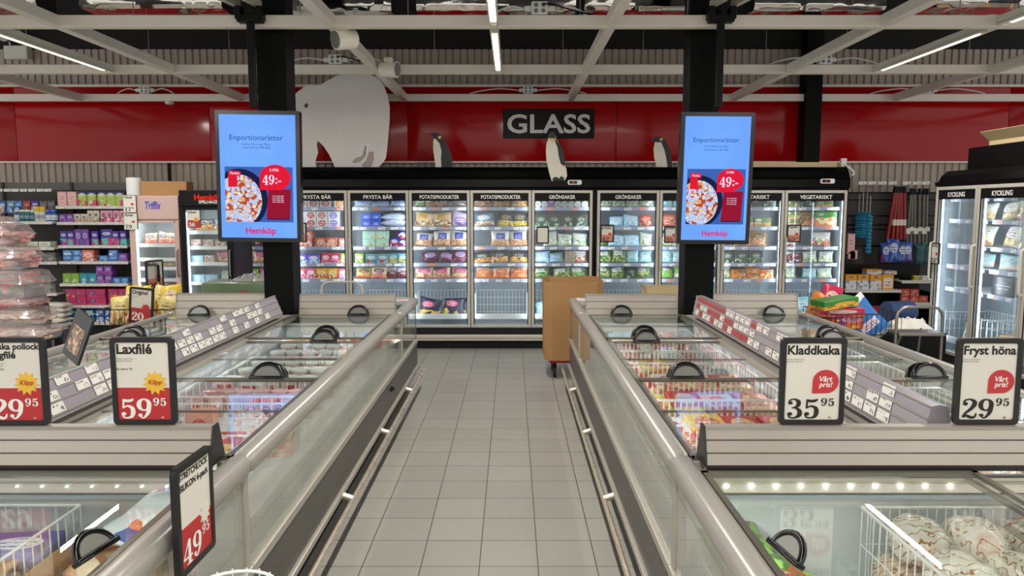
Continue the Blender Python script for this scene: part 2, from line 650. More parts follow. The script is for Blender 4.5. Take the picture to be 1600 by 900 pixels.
def digits(txt, m, parent, x, y, z, h, name='price', track=0.60, squeeze=1.0):
    mb = MB()
    ox = 0.0
    y0 = y
    for ch in txt:
        if ch == ':':
            for cy in (.2, .6):
                mb.poly([(x + (ox + .14 + .09 * math.cos(a)) * h * squeeze, y, z + (cy + .09 * math.sin(a)) * h) for a in [PI * k / 8 for k in range(16)]])
            ox += .28
            continue
        if ch == '-':
            mb.poly([(x + (ox + a) * h * squeeze, y, z + b * h) for a, b in ((.03, .30), (.33, .30), (.33, .42), (.03, .42))])
            ox += .36
            continue
        if ch == ' ':
            ox += .25
            continue
        st, dots = DIG[ch]
        for pts in st:
            L, Rr = [], []
            for i, (px, py, pw) in enumerate(pts):
                a, b = pts[max(i - 1, 0)], pts[min(i + 1, len(pts) - 1)]
                dx, dy = b[0] - a[0], b[1] - a[1]
                d = math.hypot(dx, dy) or 1
                nx, ny = -dy / d * pw / 2, dx / d * pw / 2
                L.append((px + nx, py + ny))
                Rr.append((px - nx, py - ny))
            for i in range(len(pts) - 1):
                q = [L[i], L[i + 1], Rr[i + 1], Rr[i]]
                y -= 4e-6
                mb.poly([(x + (ox + a) * h * squeeze, y, z + b * h) for a, b in q])
        y -= 2e-5
        for cx, cy, r in dots:
            mb.poly([(x + (ox + cx + r * math.cos(a)) * h * squeeze, y, z + (cy + r * math.sin(a)) * h) for a in [PI * k / 8 for k in range(16)]])
        ox += track
        y = y0
    return mb.build(name, m, parent)


def rrect(w, h, r, n=5, cx=0.0, cz=0.0):
    out = []
    for sx, sz, a0 in ((1, 1, 0), (-1, 1, PI / 2), (-1, -1, PI), (1, -1, 1.5 * PI)):
        for k in range(n + 1):
            a = a0 + PI / 2 * k / n
            out.append((cx + sx * (w / 2 - r) + r * math.cos(a), cz + sz * (h / 2 - r) + r * math.sin(a)))
    return out

# ------------------------------------------------------------------ the setting
YB = 10.60          # back wall
ZG = at(800, 158, 10.35).z      # underside of the ceiling grid


def structure(o, label):
    o['kind'] = 'structure'
    o['label'] = label
    return o


mb = MB()
mb.box(-9.5, 9.5, -5.5, YB + 0.3, -0.1, 0.0)
structure(mb.build('floor', M['floor']), 'grey square floor tiles with dark joints')

mb = MB()                         # corrugated sheet: trapezoid ribs
x = -9.5
prof = []
while x < 9.5:
    prof += [(x, YB), (x + 0.066, YB), (x + 0.074, YB + 0.022), (x + 0.092, YB + 0.022)]
    x += 0.10
prof += [(9.5, YB + 0.12), (-9.5, YB + 0.12)]
ZW = at(800, 77, YB).z
mb.prism(prof, 'xy', 0.0, ZW)
structure(mb.build('wall_back', M['wallgrey']), 'grey corrugated metal wall behind the freezers')
mb = MB()
mb.box(-9.5, 9.5, YB + 0.02, YB + 0.12, ZW, 5.6)
structure(mb.build('wall_back_upper', M['roofblack']), 'black wall strip above the corrugated sheets')
mb = MB()
mb.box(-9.5, 9.5, -5.5, YB + 0.3, 5.6, 5.7)
structure(mb.build('ceiling', M['roofblack']), 'black roof high above the white grid')

zr0, zr1 = at(1200, 252, YB - .06).z, at(1200, 136, YB - .06).z
mb = MB()
xs = [-9.5, -6.9, -4.2, -1.45, 1.45, 4.2, 6.9, 9.5]
for a, b in zip(xs, xs[1:]):
    mb.box(a + .003, b - .003, YB - 0.055, YB - 0.012, zr0, zr1, bev=0.004)
structure(mb.build('trim_1', M['redband'], smooth=True), 'glossy red panel band along the back wall')
mb = MB()
mb.box(-9.5, 9.5, YB - 0.075, YB - 0.002, zr1, zr1 + 0.035)
structure(mb.build('trim_2', M['beam']), 'pale strip along the top of the red band')
mb = MB()
mb.box(-9.5, 9.5, YB - 0.075, YB - 0.002, zr0 - 0.022, zr0)
structure(mb.build('trim_3', M['beam']), 'pale strip along the bottom of the red band')
mb = MB()
mb.box(at(1258, 150, 10.3).x, at(1284, 150, 10.3).x, 10.28, 10.52, 0, 5.6, bev=0.006)
structure(mb.build('pillar', M['pillar']), 'black pillar against the red band at right')
mb = MB()
mb.box(at(262, 270, 10.5).x - .012, at(262, 270, 10.5).x + .012, 10.52, 10.58, 0.0, zr0 - .022)
structure(mb.build('trim_4', M['black']), 'black vertical strip on the corrugated wall')

# two black screen pillars
PX = {'left': at(442, 440, 6.45).x, 'right': at(1087, 440, 6.45).x}
for k in ('left', 'right'):
    mb = MB()
    mb.box(PX[k] - .125, PX[k] + .125, 6.33, 6.57, 0, 5.6, bev=0.005)
    structure(mb.build('pillar', M['pillar']), 'black pillar behind the %s screen' % k)

# ------------------------------------------------------------------ ceiling grid
g = thing('ceiling_grid', 'white grid of square beams hung below the black roof', 'ceiling grid', (0, 6, ZG))
BW, BH = 0.085, 0.095
CY = [2.05, 4.14, 6.23, 8.30, 10.38]
LX = [-5.87, -3.68, -1.46, .80, 3.0, 5.2, 7.4, -8.05]
for y in CY:
    mb = MB()
    mb.box(-9.4, 9.4, y - BW / 2, y + BW / 2, ZG, ZG + BH, bev=0.006)
    mb.build('cross_beam', M['beam'], g, world=True)
for x in LX:
    for a, b in zip([0.0] + CY, CY):
        mb = MB()
        mb.box(x - BW / 2, x + BW / 2, a + BW / 2, b - BW / 2, ZG + .002, ZG + BH - .002, bev=0.006)
        mb.build('long_beam', M['beam'], g, world=True)
for x in LX[:6]:
    for y in CY[1:4]:
        for dx in (-.25, .62):
            mb = MB()
            mb.tube([(x + dx, y, ZG + BH - .003), (x + dx, y, 5.6)], 0.004, 5)
            mb.build('hanging_wire', M['galv'], g, world=True)

# linear lamps, hung level with the grid; the rows go on behind the photographer
tl = NT('louvred_lamp_diffuser')
yl = tl.xyz(tl.coord('Object'))[1]
fl = tl.math('GREATER_THAN', tl.math('FRACT', tl.math('MULTIPLY', tl.math('ADD', yl, 50.0), 48.0)), .36)
tl.set((.5, .5, .48), .5)
tl.b.inputs['Emission Color'].default_value = (*s(255, 246, 226), 1)
tl.put(tl.b.inputs['Emission Strength'], tl.math('ADD', tl.math('MULTIPLY', fl, 3.6), .6))
M['lamp'] = tl.m
LAMPX = [at(776, 108, 8.3).x + .02, at(176, 103, 8.3).x, at(1366, 107, 8.3).x]
nm = {0: 'middle', 1: 'left', 2: 'right'}
for i, x in enumerate(LAMPX):
    for j, (y0, y1) in enumerate(((6.28, 8.25), (4.19, 6.18), (2.1, 4.09), (0.0, 2.0), (-2.1, -0.1), (-4.2, -2.2))):
        where = 'nearest the wall' if j == 0 else '%s from the wall' % ORD[j]
        t = thing('linear_lamp', 'white linear ceiling lamp, %s row, %s' % (nm[i], where), 'ceiling lamp', (x, (y0 + y1) / 2, ZG), 0, 'linear ceiling lamps')
        mb = MB()
        mb.box(-.036, .036, y0 - (y0 + y1) / 2, y1 - (y0 + y1) / 2, .022, .085, bev=.004)
        mb.box(-.036, -.026, y0 - (y0 + y1) / 2, y1 - (y0 + y1) / 2, .004, .03)
        mb.box(.026, .036, y0 - (y0 + y1) / 2, y1 - (y0 + y1) / 2, .004, .03)
        for yy in (y0 - (y0 + y1) / 2, y1 - (y0 + y1) / 2 - .03):
            mb.box(-.03, .03, yy, yy + .03, .004, .03)
        mb.build('housing', M['beam'], t)
        mb = MB()
        L = (y1 - y0) / 2
        mb.box(-.022, .022, -L + .22, L - .10, .012, .024)
        mb.build('diffuser', M['lamp'], t)
        area('lamp_light', (x, (y0 + y1) / 2, ZG - .002), (0, 0, 0), .05, y1 - y0 - .2, LAMP_W, LAMP_COL)

# spotlights on the grid
for (u, v, Y, d, lab) in ((538, 61, 6.38, (-.55, -.5, -.15), 'white ceiling spotlight under the beam, nearer one'), (609, 108, 8.0, (.9, -.25, -.1), 'white ceiling spotlight under the beam, one nearer the wall')):
    p = at(u, v, Y)
    t = thing('spotlight', lab, 'spotlight', (p.x, p.y, p.z), 0, 'ceiling spotlights')
    mb = MB()
    mb.box(-.045, .045, -.11, .11, .06, .10, bev=.006)
    mb.box(-.02, .02, -.02, .02, .0, .06)
    mb.build('adapter', M['beam'], t)
    dd = Vector(d).normalized()
    mb = MB()
    mb.tube([-dd * .10, -dd * .085, dd * .075, dd * .085], [.07, .085, .085, .082], 20)
    mb.build('lamp_head', M['beam'], t, smooth=True)
    mb = MB()
    mb.tube([dd * .086, dd * .095], [.07, .066], 20)
    mb.build('lens', M['plastic_grey'], t, smooth=True)

# cable junction boxes resting on the grid
for k, (u, v, Y, w, lab) in enumerate(((227, 133, 10.38, .25, 'white junction box with cables above the far beam, left'),
                                       (525, 90, 8.3, .26, 'white junction box with black lead by the polar bear'),
                                       (825, 139, 10.38, .24, 'white junction box above the GLASS sign'),
                                       (843, 10, 6.23, .24, 'white junction box on the nearest cross beam'),
                                       (1288, 90, 8.3, .24, 'white junction box on middle beam by right black pillar'),
                                       (1450, 142, 10.38, .22, 'white junction box on the far beam at right'))):
    p = at(u, v, Y)
    z0 = ZG + BH
    t = thing('junction_box', lab, 'junction box', (p.x, Y, z0), 0, 'junction boxes on the ceiling grid')
    mb = MB()
    mb.box(-w / 2 * .55, w / 2 * .55, -.05, .05, 0.004, .105, bev=.008)
    for sx in (-1, 1):
        mb.box(sx * w * .39 - w * .12, sx * w * .39 + w * .12, -.03, .03, .03, .075, bev=.006)
    mb.build('housing', M['white'], t)
    for cx in (-.03, .03):
        for cz in (.03, .075):
            mb = MB()
            mb.tube([(cx, -.05, cz), (cx, -.054, cz)], .017, 12)
            mb.build('socket', M['plastic_grey'], t)
    for sx in (-1, 1):
        mb = MB()
        a = .1 + .08 * (k % 3)
        mb.tube(crom([(sx * w * .5, 0, .05), (sx * (w * .5 + a), 0, .075), (sx * (w * .5 + 2 * a), 0, .045), (sx * (w * .5 + 2.6 * a), 0, .008)], 5), .008, 6)
        mb.build('cable', M['white'], t, smooth=True)
    if k in (1, 3):
        mb = MB()
        mb.tube(crom([(.02, -.056, .08), (.10, -.07, .075), (.22, -.03, .05), (.42, 0, .01)], 5), .006, 6)
        mb.build('plug_lead', M['black'], t, smooth=True)

# mirror-clad ducts near the roof
for k, (u0, u1, v0, v1, Y, lab) in enumerate(((-60, 55, -20, 9, 7.4, 'far left shiny metal duct at the top edge'),
                                            (122, 346, -14, 12, 7.4, 'shiny metal duct left of the left screen pillar'),
                                            (446, 611, -14, 15, 7.4, 'shiny metal duct between left pillar and middle lamp'),
                                            (650, 900, -10, 15, 7.4, 'shiny metal duct behind the middle lamp'),
                                            (914, 1083, -10, 14, 7.4, 'shiny metal duct left of the right screen pillar'),
                                            (1180, 1385, -12, 14, 7.4, 'shiny metal duct right of the right screen pillar'),
                                            (1448, 1680, -14, 10, 7.4, 'shiny metal duct at top right corner'))):
    a, b = at(u0, v0, Y), at(u1, v1, Y)
    t = thing('metal_duct', lab, 'duct', ((a.x + b.x) / 2, Y, b.z), 0, 'shiny ducts under the roof')
    L = (b.x - a.x) / 2
    mb = MB()
    n = 60
    rgs = []
    for q in range(n + 1):          # slightly crumpled foil skin
        x0 = -L + 2 * L * q / n
        rgs.append([])
        for j, (yy, zz) in enumerate(((0, .03), (0, .06), (0, .10), (0, .14), (.03, .16), (.34, .16), (.34, .0), (.26, .0), (.18, .0), (.10, .0), (.03, .0))):
            d = .014 * noise.noise(Vector((x0 * 1.6, j * .7, k * 3.0))) + .006 * noise.noise(Vector((x0 * 9, j * 1.3, k)))
            rgs[-1].append(mb.bm.verts.new((x0, yy + d, zz + d)))
    for A_, B_ in zip(rgs, rgs[1:]):
        for j in range(11):
            mb.bm.faces.new((A_[j], A_[(j + 1) % 11], B_[(j + 1) % 11], B_[j]))
    mb.bm.faces.new(rgs[0])
    mb.bm.faces.new(rgs[-1])
    mb.build('foil_duct', M['chrome'], t, smooth=True)
    mb = MB()
    mb.box(-L, L, .02, .36, .175, .42, bev=.01)
    mb.build('upper_duct', M['dark'], t)
    for q in (-.7, .7):
        mb = MB()
        mb.tube([(L * q, .17, .42), (L * q, .17, 5.6 - b.z)], .006, 6)
        mb.build('hanger', M['galv'], t)

# twin-head emergency light on the far wall
p = at(26, 82, YB - .1)
t = thing('emergency_light', 'twin round emergency lights over a white box, far left', 'emergency light', (p.x, YB - .02, p.z))
mb = MB()
mb.box(-.16, .16, -.11, .02, -.09, .09, bev=.01)
mb.build('battery_box', M['shelfwhite'], t)
for sx in (-.12, .07):
    mb = MB()
    mb.tube([(sx, -.02, .09), (sx, -.04, .17)], .012, 8)
    mb.lathe([(.03, 0), (.07, .03), (.08, .09), (.075, .10)], 20, (sx, -.02, .21), axis='y')
    for v in mb.bm.verts:
        if v.co.z > .1:
            v.co.y = -.06 - (v.co.y + .02) * .8
    mb.build('lamp_head', M['galv'], t, smooth=True)
# little sensor below the far beam
p = at(265, 155, 10.38)
t = thing('smoke_detector', 'small white detector under the far beam at left', 'detector', (p.x, 10.38, ZG))
mb = MB()
mb.lathe([(.05, 0), (.062, -.012), (.06, -.03), (.04, -.042)], 20)
mb.build('housing', M['white'], t, smooth=True)
mb = MB()
mb.lathe([(.022, -.042), (.02, -.05)], 12)
mb.build('sensor_cap', M['plastic_grey'], t)

# ------------------------------------------------------------------ GLASS sign, bear and penguins above the freezers
a, b = at(786, 216, YB - .09), at(929, 170, YB - .09)
t = thing('wall_sign', 'black GLASS sign with grey capitals on red band', 'sign', ((a.x + b.x) / 2, YB - .056, a.z))
w, h = b.x - a.x, b.z - a.z
mb = MB()
mb.box(-w / 2, w / 2, -.035, 0, 0, h, bev=.003)
mb.build('board', M['black'], t)
lettering('GLASS', flat('grey_sign_letter', (224, 220, 216), .4), t, 0, -.037, h * .19, w * .91, h * .62, 0.02)

CZ = at(900, 262, 9.75).z      # top of the freezer canopy


def cutout(name, label, cat, pts, Y, mat_, th=.012):
    q = [at(u, v, Y) for u, v in pts]
    cx = sum(p.x for p in q) / len(q)
    t = thing(name, label, cat, (cx, Y, CZ))
    mb = MB()
    zmin = min(p.z for p in q)
    mb.prism([(p.x - cx, p.z - zmin) for p in q], 'xz', -th / 2, th / 2)
    mb.build('board', mat_, t)
    return t, cx, zmin


tb = NT('polar_bear_print')
P = tb.coord('Object')
x, y, z = tb.xyz(P)
nz = tb.noise(P, 2.2, 4.0)
fur = tb.n('ShaderNodeMapping')
fur.inputs['Scale'].default_value = (30, 1, 9)
tb.t.links.new(P, fur.inputs['Vector'])
fz = tb.noise(fur.outputs[0], 2.0, 3.0)
c = tb.mix(nz, s(232, 228, 224), s(246, 243, 240))
c = tb.mix(tb.math('MULTIPLY', fz, .25), c, s(180, 170, 162))
M['bear'] = tb.set(c, .55)
BEAR = [(466, 142), (475, 135), (484, 131.5), (493, 133), (500, 132), (512, 125), (526, 117.5), (542, 114), (560, 113), (577, 115), (590, 121), (599, 131), (605, 146), (609, 165), (609, 185),
        (607, 210), (605, 232), (603, 246), (598, 254), (593, 258), (592, 262), (524, 262), (520, 252), (514, 240), (506, 228), (497, 219), (495, 224), (497, 238), (493, 250), (494, 262), (471, 262),
        (472, 248), (468, 236), (466, 222), (462, 214), (450, 217), (436, 214), (426, 206), (420, 196), (424, 184), (434, 172), (446, 160), (456, 150)]
t, cx, zm = cutout('polar_bear_cutout', 'white polar bear cutout standing on the black freezer top', 'cutout', BEAR, 9.9, M['bear'])


def patch(t, cx, zm, Y, pts, m, name, off=.0075):
    mb = MB()
    q = [at(u, v, Y) for u, v in pts]
    mb.prism([(p.x - cx, p.z - zm) for p in q], 'xz', -off, -off + .001)
    return mb.build(name, m, t)


M['bearshade'] = flat('printed_fur_fold', (176, 162, 152), .55)
M['beardark'] = flat('printed_dark_mark', (66, 60, 56), .55)
patch(t, cx, zm, 9.9, [(475, 164), (479, 160), (482, 163), (479, 169)], M['beardark'], 'eye')
patch(t, cx, zm, 9.9, [(550, 252), (556, 246), (566, 243), (570, 228), (573, 226), (571, 243), (563, 252), (553, 254)], M['bearshade'], 'paw')
patch(t, cx, zm, 9.9, [(565, 257), (572, 250), (577, 236), (584, 236), (584, 250), (580, 260), (569, 261)], M['bearshade'], 'paw')
patch(t, cx, zm, 9.9, [(573, 220), (577, 219), (574, 240), (568, 251), (571, 238)], M['inkwhite'], 'leg_gap')

M['pengwhite'] = flat('penguin_white', (222, 216, 200), .5)
M['pengblack'] = flat('penguin_black', (20, 21, 24), .5)
M['pengyel'] = flat('penguin_yellow', (214, 190, 110), .5)
PENG = [('left', 'black and white penguin cutout left of the GLASS sign', 9.8,
         [(668, 211), (675, 210), (682, 209), (689, 212), (694, 220), (700, 230), (705, 243), (707, 254), (706, 264), (681, 264), (679, 250), (677, 236), (677, 222), (679, 217), (674, 213)],
         [(668, 211), (675, 210), (682, 209), (689, 212), (694, 220), (700, 230), (705, 243), (707, 254), (706, 264), (690, 264), (689, 250), (690, 238), (687, 226), (681, 219), (677, 217), (674, 213)],
         [(684, 216), (688, 213), (690, 217), (686, 219)], None),
        ('middle', 'taller penguin cutout under the letters of the GLASS sign', 9.489,
         [(857, 210), (860, 206), (865, 206), (868, 211), (869, 217), (875, 225), (881, 237), (883, 251), (882, 258), (885, 264), (886, 275), (883, 281), (862, 283), (858, 270), (854, 252), (853, 236), (854, 224), (857, 217)],
         [(857, 210), (860, 206), (865, 206), (868, 211), (868, 217), (875, 225), (881, 237), (883, 251), (882, 260), (876, 256), (873, 244), (871, 230), (866, 219), (857, 215)],
         [(858, 216), (867, 216), (868, 222), (860, 221)], [(863, 279), (868, 276), (874, 279), (876, 275), (882, 278), (880, 282), (864, 283)]),
        ('right', 'black and white penguin cutout beside the right screen', 9.8,
         [(1017, 220), (1024, 216), (1030, 215), (1037, 218), (1044, 229), (1048, 242), (1050, 256), (1050, 264), (1026, 264), (1022, 248), (1021, 234), (1023, 225), (1022, 222)],
         [(1017, 220), (1024, 216), (1030, 215), (1037, 218), (1044, 229), (1048, 242), (1050, 256), (1050, 264), (1043, 264), (1041, 250), (1038, 236), (1033, 224), (1023, 224)],
         [(1030, 219), (1034, 217), (1036, 220), (1032, 222)], None)]
for nme, lab, Y, out, blk, yel, feet in PENG:
    t, cx, zm = cutout('penguin_cutout', lab, 'cutout', out, Y, M['pengwhite'])
    t['group'] = 'penguin cutouts on the freezer'
    patch(t, cx, zm, Y, blk, M['pengblack'], 'black_plumage')
    patch(t, cx, zm, Y, yel, M['pengyel'], 'neck_patch', .0085)
    if feet:
        patch(t, cx, zm, Y, feet, M['pengblack'], 'feet')
    if nme == 'middle':
        t.location.z = zm

# ------------------------------------------------------------------ the two screens
def food_emit():
    t = NT('screen_picture_pasta')
    g = t.coord('Object')
    vo = t.n('ShaderNodeTexVoronoi')
    t.put(vo.inputs['Vector'], g)
    vo.inputs['Scale'].default_value = 34
    n1 = t.noise(g, 26, 3)
    c = t.mix(t.math('GREATER_THAN', n1, .56), s(186, 206, 246), s(240, 226, 206))
    c = t.mix(t.math('GREATER_THAN', t.noise(t.shift(g, 0), 30, 3, out=0), .585), c, s(232, 170, 90))
    ring_ = t.math('MULTIPLY', t.math('GREATER_THAN', vo.outputs['Distance'], .60), t.math('GREATER_THAN', n1, .47))
    c = t.mix(ring_, c, s(186, 76, 44))
    t.set((0, 0, 0), .6, 0, 0.0)
    t.put(t.b.inputs['Emission Color'], c)
    t.b.inputs['Emission Strength'].default_value = .9
    return t.m


def screen_bg():
    t = NT('screen_blue')
    x, y, z = t.xyz(t.coord('Generated'))
    n1 = t.noise(t.coord('Generated'), 1.6, 1.0)
    c = t.mix(t.math('MULTIPLY', n1, 1.0, True), s(92, 150, 246), s(118, 178, 255))
    t.set((0, 0, 0), .25, 0, 0.3)
    t.put(t.b.inputs['Emission Color'], c)
    t.b.inputs['Emission Strength'].default_value = .9
    return t.m


E = {'bg': screen_bg(), 'food': food_emit(), 'navy_': emit('screen_navy', (38, 58, 128), .9), 'photo': emit('screen_photo_blue', (62, 100, 178), .9),
     'bowl': emit('screen_bowl_rim', (26, 34, 70), .9), 'red': emit('screen_red', (226, 30, 56), .9), 'dred': emit('screen_dark_red', (150, 24, 50), .9),
     'white': emit('screen_white', (236, 226, 250), .9), 'ink': emit('screen_ink', (44, 76, 160), .9), 'pink': emit('screen_magenta', (226, 36, 110), .9)}


def ellipse(cx, cz, rx, rz, a0=0.0, a1=2 * PI, n=40):
    return [(cx + rx * math.cos(a0 + (a1 - a0) * k / n), cz + rz * math.sin(a0 + (a1 - a0) * k / n)) for k in range(n + (0 if a1 - a0 > 6.28 else 1))]


def screen(u0, v0, u1, v1, Y, label, tilt, roll, bracket):
    a, b = at(u0, v1, Y), at(u1, v0, Y)
    w, h = b.x - a.x, b.z - a.z
    t = thing('advert_screen', label, 'screen', ((a.x + b.x) / 2, Y, a.z), rot=(tilt, roll, 0), group='advert screens on the pillars')
    mb = MB()
    mb.prism(rrect(w, h, .012, 4, 0, h / 2), 'xz', 0, .07)
    mb.build('housing', M['blackgloss'], t)
    bz = .034
    dw, dh = w - 2 * bz, h - 2 * bz
    mb = MB()
    mb.box(-dw / 2, dw / 2, -.003, .001, bz, h - bz)
    disp = mb.build('display', E['bg'], t)

    def X(f):
        return -dw / 2 + f * dw

    def Z(f):
        return h - bz - f * dh

    def el(name, pts, m, y):
        q = MB()
        q.prism(pts, 'xz', y, y + .0008)
        return q.build(name, m, disp)
    lettering('Enportionsrätter', E['ink'], disp, X(.485), -.0045, Z(.205), dw * .70, None, .0, name='headline')
    lettering('Gorby, Mat wrap, Pasta,', E['ink'], disp, X(.485), -.0045, Z(.245), dw * .38, None, 0, name='subline')
    lettering('Lokal Dinerie, 300-400g', E['ink'], disp, X(.485), -.0045, Z(.272), dw * .37, None, 0, name='subline')
    px0, px1, pz0, pz1 = X(.06), X(.955), Z(.87), Z(.42)
    el('picture', [(px0, pz0), (px1, pz0), (px1, pz1), (px0, pz1)], E['photo'], -.0042)

    def clip(pts):
        return [(min(max(x, px0), px1), min(max(z, pz0), pz1)) for x, z in pts]
    cx, cz = X(.25), Z(.685)
    el('picture_bowl', clip(ellipse(cx, cz, dw * .37, dw * .40)), E['bowl'], -.0052)
    el('picture_food', clip(ellipse(cx - dw * .01, cz - dw * .02, dw * .305, dw * .345)), E['food'], -.0062)
    el('picture_box', [(X(.60), Z(.85)), (X(.91), Z(.85)), (X(.93), Z(.60)), (X(.63), Z(.60))], E['dred'], -.0062)
    el('picture_box_shade', [(X(.61), Z(.85)), (X(.90), Z(.85)), (X(.90), Z(.842)), (X(.61), Z(.842))], E['bowl'], -.0068)
    for k in range(4):
        lettering('EN NY SMAK MED', E['white'], disp, X(.76), -.0072, Z(.66 + .016 * k), dw * .15, None, .01, name='small_print')
    el('price_bubble', ellipse(X(.725), Z(.507), dw * .205, dw * .175) if False else
       [(X(.52), Z(.607))] + ellipse(X(.725), Z(.507), dw * .205, dw * .17, PI * 1.02, -PI * .42, 36) + [(X(.82), Z(.607))], E['red'], -.0076)
    lettering('2 FÖR', E['white'], disp, X(.715), -.0092, Z(.455), dw * .125, None, .02, name='bubble_text')
    digits('49:-', E['white'], disp, X(.555), -.0092, Z(.565), dh * .082, 'bubble_price', .62, 1.02)
    el('brand_flag', [(X(.105), Z(.585)), (X(.105), Z(.49)), (X(.225), Z(.49)), (X(.225), Z(.585))], E['red'], -.0076)
    el('brand_plate', rrect(dw * .165, dh * .042, dw * .015, 4, X(.19), Z(.475)), E['red'], -.0084)
    lettering('Findus', E['white'], disp, X(.195), -.0095, Z(.482), dw * .12, None, .015, name='brand_text')
    lettering('Hemköp', E['pink'], disp, X(.52), -.0045, Z(.965), dw * .40, None, .028, name='store_name')
    # mounting arm to the pillar behind
    mb = MB()
    mb.box(-.11 + bracket, .11 + bracket, .07, .085, h * .35, h * .65)
    mb.box(-.05 + bracket, .05 + bracket, .085, .16, h * .42, h * .58, bev=.004)
    mb.build('wall_bracket', M['black'], t)
    return t


screen(341, 172.5, 465, 378, 6.17, 'portrait advert screen on the left pillar', math.radians(.0), math.radians(.7), .17)
screen(1057, 176, 1177, 381.5, 6.17, 'portrait advert screen on the right pillar', math.radians(2.2), math.radians(.4), -.15)

# slim mast and clamps above the screens, with the aluminium track they hang from
for k, (u, lab) in enumerate(((398, 'slim black mast with clamp above the left screen'), (1121, 'slim black mast with clamp above the right screen'))):
    p = at(u, 100, 6.2)
    zb = at(u, 172, 6.2).z
    t = thing('screen_mast', lab, 'mast', (p.x, 6.2, zb), 0, 'screen masts')
    mb = MB()
    mb.box(-.028, .028, -.085, -.045, .01, ZG - zb + .05, bev=.004)
    mb.build('mast', M['black'], t)
    mb = MB()
    zz = ZG - zb + .02
    mb.box(-.10, .10, -.11, -.02, zz, zz + .06, bev=.008)
    mb.box(-.11, -.06, -.12, -.02, zz + .02, zz + .12, bev=.008)
    mb.box(.06, .11, -.12, -.02, zz + .02, zz + .12, bev=.008)
    mb.build('clamp', M['black'], t)
    for sx in (-.085, .085):
        mb = MB()
        mb.obox((sx + (.15 if k else -.15), -.62, zz + .15), Vector((1, 0, 0)), Vector((.22 if k else -.22, -1, .0)).normalized(), Vector((0, 0, 1)), .045, 1.2, .05)
        mb.build('track', M['alux'], t)

# ------------------------------------------------------------------ goods: shapes
CACHE = {}


def me_carton(w, d, h, r=.004):
    k = ('carton', w, d, h)
    if k not in CACHE:
        mb = MB()
        mb.box(-w / 2, w / 2, -d / 2, d / 2, 0, h, bev=min(r, h * .1), seg=1)
        CACHE[k] = mb.mesh('carton')
    return CACHE[k]


def me_bag(w, h, t, seed=0, nx=12, nz=14):
    """a filled pillow bag with flat crimped ends, standing on its lower end"""
    k = ('bag', w, h, t, seed)
    if k in CACHE:
        return CACHE[k]
    rr = random.Random(seed + 5)
    mb = MB()
    bm = mb.bm
    lumps = [(rr.random(), rr.random() * .85, rr.uniform(.06, .17), rr.uniform(-.55, .6)) for _ in range(13)]
    slant = rr.uniform(-.12, .12)

    def P(i, j, side):
        u, v = i / nx, j / nz
        prof = max(0, 1 - abs(2 * u - 1) ** 3.2) ** .6 * max(0, 1 - abs(2 * v - 1) ** 4.0) ** .6
        prof *= 1.1 - .35 * v
        l = sum(a * math.exp(-((u - x) ** 2 + (v - y) ** 2) / (q * q)) for x, y, q, a in lumps)
        y = side * t / 2 * prof * (1 + .55 * l)
        y += .012 * t / .05 * math.sin(9 * u + seed) * (v > .9) * side * 0
        squeeze = 1 - .07 * math.sin(PI * v) ** 2 + .02 * math.sin(7 * v + seed)
        x = (u - .5) * w * squeeze
        z = v * h + slant * w * (u - .5) * (v > .5) * 1.2 + .012 * h * math.sin(5 * u + seed * 1.7) * v
        bend = .10 * t * math.sin(6 * u + seed) * max(0, v - .75) * 4
        return (x, y + bend, z)
    F_ = [[bm.verts.new(P(i, j, -1)) for j in range(nz + 1)] for i in range(nx + 1)]
    B_ = [[F_[i][j] if i in (0, nx) or j in (0, nz) else bm.verts.new(P(i, j, 1)) for j in range(nz + 1)] for i in range(nx + 1)]
    for i in range(nx):
        for j in range(nz):
            bm.faces.new((F_[i][j], F_[i + 1][j], F_[i + 1][j + 1], F_[i][j + 1]))
            bm.faces.new((B_[i][j], B_[i][j + 1], B_[i + 1][j + 1], B_[i + 1][j]))
    CACHE[k] = mb.mesh('bag', 70)
    return CACHE[k]


def me_tub(r, h):
    k = ('tub', r, h)
    if k not in CACHE:
        mb = MB()
        mb.lathe([(r * .80, 0), (r * .82, .002), (r * .97, h * .93), (r * .97, h * .95)], 24)
        CACHE[k] = mb.mesh('tub', 40)
        mb = MB()
        mb.lathe([(r * 1.0, h * .9), (r * 1.05, h * .91), (r * 1.05, h * 1.0), (r * .96, h * 1.02), (r * .90, h * .985), (r * .3, h * .98)], 24)
        CACHE[('tublid', r, h)] = mb.mesh('lid', 40)
    return CACHE[k], CACHE[('tublid', r, h)]


